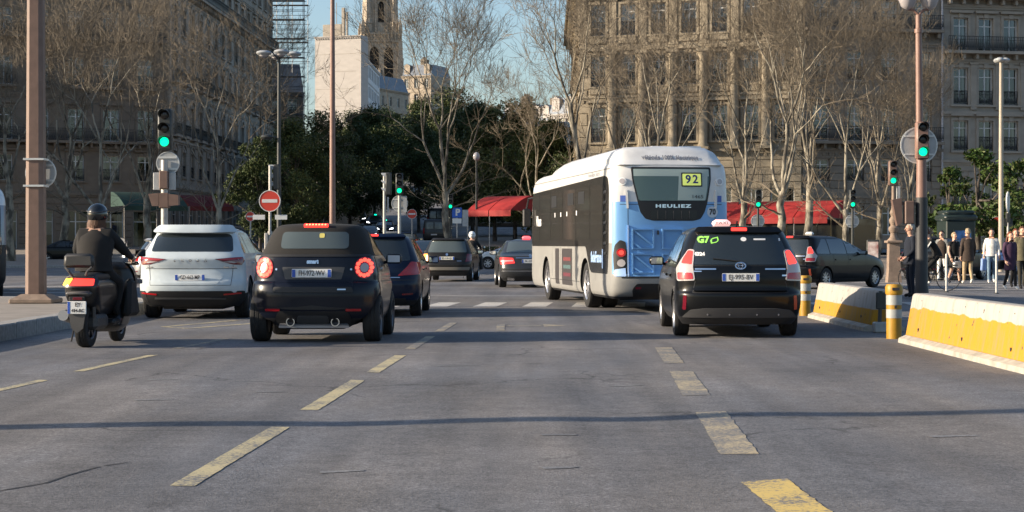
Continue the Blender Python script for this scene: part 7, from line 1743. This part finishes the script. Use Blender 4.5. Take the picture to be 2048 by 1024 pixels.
def bare_tree_meshes(seed, H, spread, fork, dens=1.0, up=.5, depth=5):
    """A leafless plane tree: trunk and limbs in one mesh, twigs in another. Limbs fork again and again; thin shoots stand off every limb."""
    R_ = random.Random(seed); T = MB(); C = MB()
    def twig(p, d, ln, r, sub):
        d2 = (d + Vector((R_.uniform(-.3, .3), R_.uniform(-.3, .3), R_.uniform(-.1, .45)))).normalized(); m_ = p + d * ln * .5; e = m_ + d2 * ln * .5
        C.tube([p, m_, e], [r, r * .8, r * .5], 3, caps=False)
        if sub:
            for k in range(2):
                o = Vector((R_.gauss(0, 1), R_.gauss(0, 1), R_.gauss(.3, .7))).normalized(); twig(p.lerp(e, R_.uniform(.3, 1)), (d2 + o * .9).normalized(), ln * R_.uniform(.35, .7), r * .75, sub - 1)
    def grow(p, d, ln, r, lev):
        n = 4 if lev < 3 else 3; pts = [p.copy()]; rs = [r]; q = p.copy(); dd = d.copy(); wob = .13 + .03 * lev; r1 = r * .70
        for k in range(n):
            dd = (dd + Vector((R_.uniform(-wob, wob), R_.uniform(-wob, wob), R_.uniform(-wob, wob) + .10 * up))).normalized(); q = q + dd * ln / n; pts.append(q.copy()); rs.append(r + (r1 - r) * (k + 1) / n)
        (T if lev < 3 else C).tube(pts, rs, (8, 7, 6, 5, 4, 3, 3, 3)[min(lev, 7)], caps=False)
        for k in range(int((0, 1, 2, 2.6, 2.6, 2.6)[min(lev, 5)] * dens + R_.random())):
            i = R_.randrange(n); s = pts[i].lerp(pts[i + 1], R_.random()); o = Vector((R_.gauss(0, 1), R_.gauss(0, 1), R_.gauss(.2, .6))).normalized()
            twig(s, (o + dd * .5).normalized(), R_.uniform(.6, 1.4), max(.0085, min(.015, r * .3)), 1 if R_.random() < .75 else 2)
        if lev >= depth:
            for k in range(3): twig(q, (dd + Vector((R_.uniform(-.5, .5), R_.uniform(-.5, .5), R_.uniform(-.1, .5)))).normalized(), R_.uniform(.7, 1.3), .0115, 1)
            return
        az = R_.uniform(0, 6.28); nk = 2 if R_.random() < .72 else 3; ax = dd.orthogonal().normalized()
        for k in range(nk):
            an = R_.uniform(.22, .42) if k == 0 else R_.uniform(.40, .85)
            o = Matrix.Rotation(az + k * 2 * PI / nk + R_.uniform(-.5, .5), 3, dd) @ ax
            nd = (dd * math.cos(an) + o * math.sin(an) + Vector((0, 0, .12 * up))).normalized()
            grow(q, nd, ln * R_.uniform(.70, .92) * (1.0 if k == 0 else .88), max(.009, r1 * (.82 if k == 0 else .66)), lev + 1)
    r0 = H * .0150; tp = [Vector((0, 0, -.3))]; tr = [r0 * 1.45]; n = 6
    for k in range(1, n + 1): tp.append(Vector((R_.uniform(-.14, .14), R_.uniform(-.14, .14), fork * k / n))); tr.append(r0 * (1.10 - .25 * k / n))
    T.tube(tp, tr, 11, caps=False)
    m = 3; L0 = (H - fork) * .27
    for k in range(m):
        a = 2 * PI * (k + R_.uniform(-.25, .25)) / m; tl = R_.uniform(.6, 1.2) * spread
        grow(tp[-1] - Vector((0, 0, R_.uniform(0, fork * .12))), Vector((math.cos(a) * tl, math.sin(a) * tl, 1.0)).normalized(), L0 * R_.uniform(.85, 1.15), r0 * R_.uniform(.32, .44), 1)
    grow(tp[-1], Vector((.08, .05, 1)).normalized(), L0 * 1.15, r0 * .55, 0)
    for k in range(3):   # low boughs
        a = R_.uniform(0, 6.28); s = Vector((0, 0, fork * R_.uniform(.6, .95))); grow(s, Vector((math.cos(a), math.sin(a), .35)).normalized(), L0 * .6, r0 * .2, 4)
    return T.mesh('trunk', B_PLANE, smooth=True, fix=False, angle=80), C.mesh('crown', B_TWIG, smooth=True, fix=False, angle=80)
BARE = [bare_tree_meshes(11, 16, .62, 4.2), bare_tree_meshes(23, 16, .50, 4.0, 1.0, .8), bare_tree_meshes(37, 16, .75, 3.6), bare_tree_meshes(41, 16, .45, 4.8, 1.1, .9)]
print('bare', [len(a.polygons) + len(b.polygons) for a, b in BARE])
def bare_tree(label, px, d, h, var, rz, z=None, wid=1.0, base=0.0):
    o = thing('plane_tree', label, 'tree', (gx(px, d), d, ramp(d) if z is None else z), rz, 'bare plane trees round the square'); s = h / 16.0; o.scale = (s * wid, s * wid, s)
    t, c = BARE[var]; link('trunk', t, o); link('crown', c, o); return o
bare_tree('big bare plane tree in the centre, rising above the green trees', 893, 112, 17.2, 0, .4, wid=1.0)
bare_tree('tall bare tree with fine twigs left of the golden corner building', 1160, 103, 18.5, 3, 1.0, wid=1.0)
bare_tree('bare plane tree directly behind the bus roof', 1318, 92, 14.5, 1, 2.0)
bare_tree('bare plane tree at the left red awning', 1488, 90, 14.0, 1, 4.2, wid=.9)
bare_tree('bare plane tree with pale trunk before the long red awning', 1562, 84, 14.5, 0, 2.6, wid=.95)
bare_tree('leaning bare plane tree with pale trunk right of the red awning', 1690, 88, 13.5, 2, .9, wid=.85)
bare_tree('slender bare tree behind the right lamp post', 1822, 95, 11.0, 3, 3.0, wid=.9)
bare_tree('bare tree against the golden facade, left part', 1236, 106, 13.5, 2, 5.0)
bare_tree('pale-limbed bare plane tree in front of the left terrace', 440, 96, 13.2, 1, .2, wid=.9)
bare_tree('bare plane tree between the left lamp post and the signal', 200, 100, 15.0, 2, 1.4, wid=1.0)
bare_tree('bare plane tree just right of the left lamp post', 130, 108, 16.0, 0, 3.3, wid=1.0)
bare_tree('bare plane tree behind the left traffic light', 296, 112, 16.5, 1, 5.4, wid=1.05)
bare_tree('bare tree behind the coach at the left edge', 20, 104, 16.0, 3, 2.2)
bare_tree('bare tree up the avenue before the scaffolding', 520, 150, 18.0, 2, .7, wid=.9)
bare_tree('bare plane tree between the two green signals at right', 1618, 98, 15.5, 3, .3)
bare_tree('bare tree in front of the grey house, right of centre', 1758, 100, 14.0, 1, 1.9, wid=.9)
bare_tree('bare tree low on the right of the avenue mouth', 1075, 128, 13.0, 2, 3.9)

def leafy_meshes(seed, H, rad_, nleaf, col, col2, fork=3.5, clumps=42, ls=.15):
    R_ = random.Random(seed); T = MB(); L = MB(); cs = []
    T.tube([(0, 0, -.3), (.05, .03, fork * .5), (0, .05, fork), (.1, 0, H * .75)], [.24, .19, .16, .06], 9, caps=False)
    for k in range(clumps):
        a = R_.uniform(0, 6.28); u = R_.uniform(0, 1) ** .6; zz = fork * .75 + (H - fork * .75) * R_.random(); prof = math.sin(PI * min(1, max(0, (zz - fork * .7) / (H - fork * .7))) ** .75) * .9 + .18
        c = Vector((math.cos(a) * rad_ * u * prof, math.sin(a) * rad_ * u * prof, zz)); cs.append((c, R_.uniform(.7, 1.45) * rad_ * .27))
        if k % 2 == 0: s = Vector((0, 0, R_.uniform(fork * .7, H * .6))); T.tube([s, s.lerp(c, .5) + Vector((0, 0, .3)), c], [.07, .045, .015], 5, caps=False)
    for k in range(nleaf):
        c, r = cs[k % clumps]; v = Vector((R_.gauss(0, 1), R_.gauss(0, 1), R_.gauss(0, 1))).normalized() * r * R_.uniform(.35, 1.08); p = c + Vector((v.x, v.y, v.z * .72))
        n = Vector((R_.gauss(0, 1), R_.gauss(0, 1), R_.gauss(0, 1) + .6)).normalized(); a = n.orthogonal().normalized(); a = (Matrix.Rotation(R_.uniform(0, 6.28), 3, n) @ a); b = n.cross(a); s = ls * R_.uniform(.6, 1.35)
        i = len(L.v); L.v += [tuple(p - a * s), tuple(p + b * s * .45), tuple(p + a * s), tuple(p - b * s * .45)]; L.f.append((i, i + 1, i + 2, i + 3)); L.m.append(0 if R_.random() < .7 else 1)
    return T.mesh('trunk', B_DARK, smooth=True, fix=False, angle=80), L.mesh('crown', [col, col2], fix=False)
def leafmat(name, col):
    m = mat(name, col, .6, var=.45, scale=.35); b = m.node_tree.nodes['Principled BSDF']
    m.node_tree.nodes['Principled BSDF'].inputs['Specular IOR Level'].default_value = .25
    return m
G1 = leafmat('leaf_dark', (.052, .076, .024)); G2 = leafmat('leaf_mid', (.092, .108, .038)); G3 = leafmat('leaf_fresh', (.06, .105, .022))
LEAFY = [leafy_meshes(5, 13, 5.2, 26000, G1, G2), leafy_meshes(8, 13, 4.6, 24000, G1, G2, clumps=36), leafy_meshes(13, 13, 5.6, 28000, G2, G1, clumps=60)]
YOUNG = leafy_meshes(17, 6, 2.0, 3500, G3, G2, fork=2.4, clumps=22, ls=.16)
def leafy(label, px, d, h, var, rz, wid=1.0):
    o = thing('avenue_tree', label, 'tree', (gx(px, d), d, ramp(d)), rz, 'green trees lining the avenue'); s = h / 13; o.scale = (s * wid, s * wid, s); t, c = LEAFY[var]; link('trunk', t, o); link('crown', c, o); return o
leafy('dark green tree at the foot of the pale-limbed plane tree', 520, 122, 8.2, 1, .3)
leafy('dark green tree behind the large no-entry sign', 590, 138, 9.5, 0, 1.2)
leafy('green avenue tree left of the thin tall pole', 640, 160, 11.0, 2, 2.0)
leafy('green avenue tree right of the thin tall pole', 700, 170, 11.6, 1, .8)
leafy('green avenue tree above the oncoming cars', 750, 196, 12.4, 0, 3.0)
leafy('green avenue tree beyond the oncoming cars', 715, 235, 12.5, 2, 4.0)
leafy('green avenue tree under the church tower', 775, 265, 13.0, 0, 1.7)
leafy('far green avenue tree below the tower foot', 800, 310, 13.5, 1, 5.0)
leafy('green avenue tree behind the central bare tree', 900, 195, 14.5, 2, .1)
leafy('far green tree closing the avenue', 850, 350, 16.0, 0, 2.2)
leafy('green avenue tree right of the central bare trunk', 945, 165, 12.0, 0, 4.4)
leafy('low green avenue tree right of the parking sign', 990, 150, 11.5, 1, 3.5)
leafy('green tree above the dark red awning', 1030, 148, 11.5, 2, 1.1)
leafy('olive green tree just left of the bus front', 1090, 140, 9.6, 0, 5.2)
leafy('green avenue tree left of the central bare trunk', 838, 178, 11.0, 1, 2.7)
leafy('far green tree on the right row of the avenue', 905, 270, 15.0, 1, 1.9)
for px, d, lab, h in ((1955, 84, 'fresh green young tree behind the kiosk', 5.6), (1898, 90, 'young green tree left of the kiosk', 5.0), (2040, 86, 'fresh green young tree at the right edge', 5.2)):
    o = thing('young_tree', lab, 'tree', (gx(px, d), d, .13), px * .1, 'young trees before the right houses'); s = h / 6; o.scale = (s, s, s); link('trunk', YOUNG[0], o); link('crown', YOUNG[1], o)
# clipped hedge by the cafe terrace
d = 107; t = thing('hedge', 'clipped dark hedge below the dark red awning', 'hedge', (gx(965, d), d, ramp(d))); R_ = random.Random(2); b = MB()
for k in range(4200):
    p = Vector((R_.uniform(0, 3.2), R_.uniform(-.3, .3), R_.uniform(.15, 1.05))); n = Vector((R_.gauss(0, 1), R_.gauss(0, 1) - .5, R_.gauss(0, 1))).normalized(); a = n.orthogonal().normalized(); c = n.cross(a); s = .07
    i = len(b.v); b.v += [tuple(p - a * s), tuple(p + c * s * .5), tuple(p + a * s), tuple(p - c * s * .5)]; b.f.append((i, i + 1, i + 2, i + 3)); b.m.append(0)
b.build('foliage', G1, t, fix=False); b = MB(); b.box(-.05, 3.25, -.3, .3, 0, .35, bev=.03); b.build('planter', M_DKMET, t)
# retaining wall and hoarding dimly seen under the trees
t = thing('hoarding', 'brown site hoarding along the pavement under the left avenue trees', 'fence', (gx(655, 205), 150, ramp(150) + .1), math.atan2(60, 7))
for k in range(24):
    b = MB(); b.box(2.4 * k, 2.4 * k + 2.34, -.03, .03, .05 + .115 * k, 2.3 + .115 * k); b.build('panel', mat('hoarding_brown', (.24, .15, .095), .8, var=.2, scale=2), t)
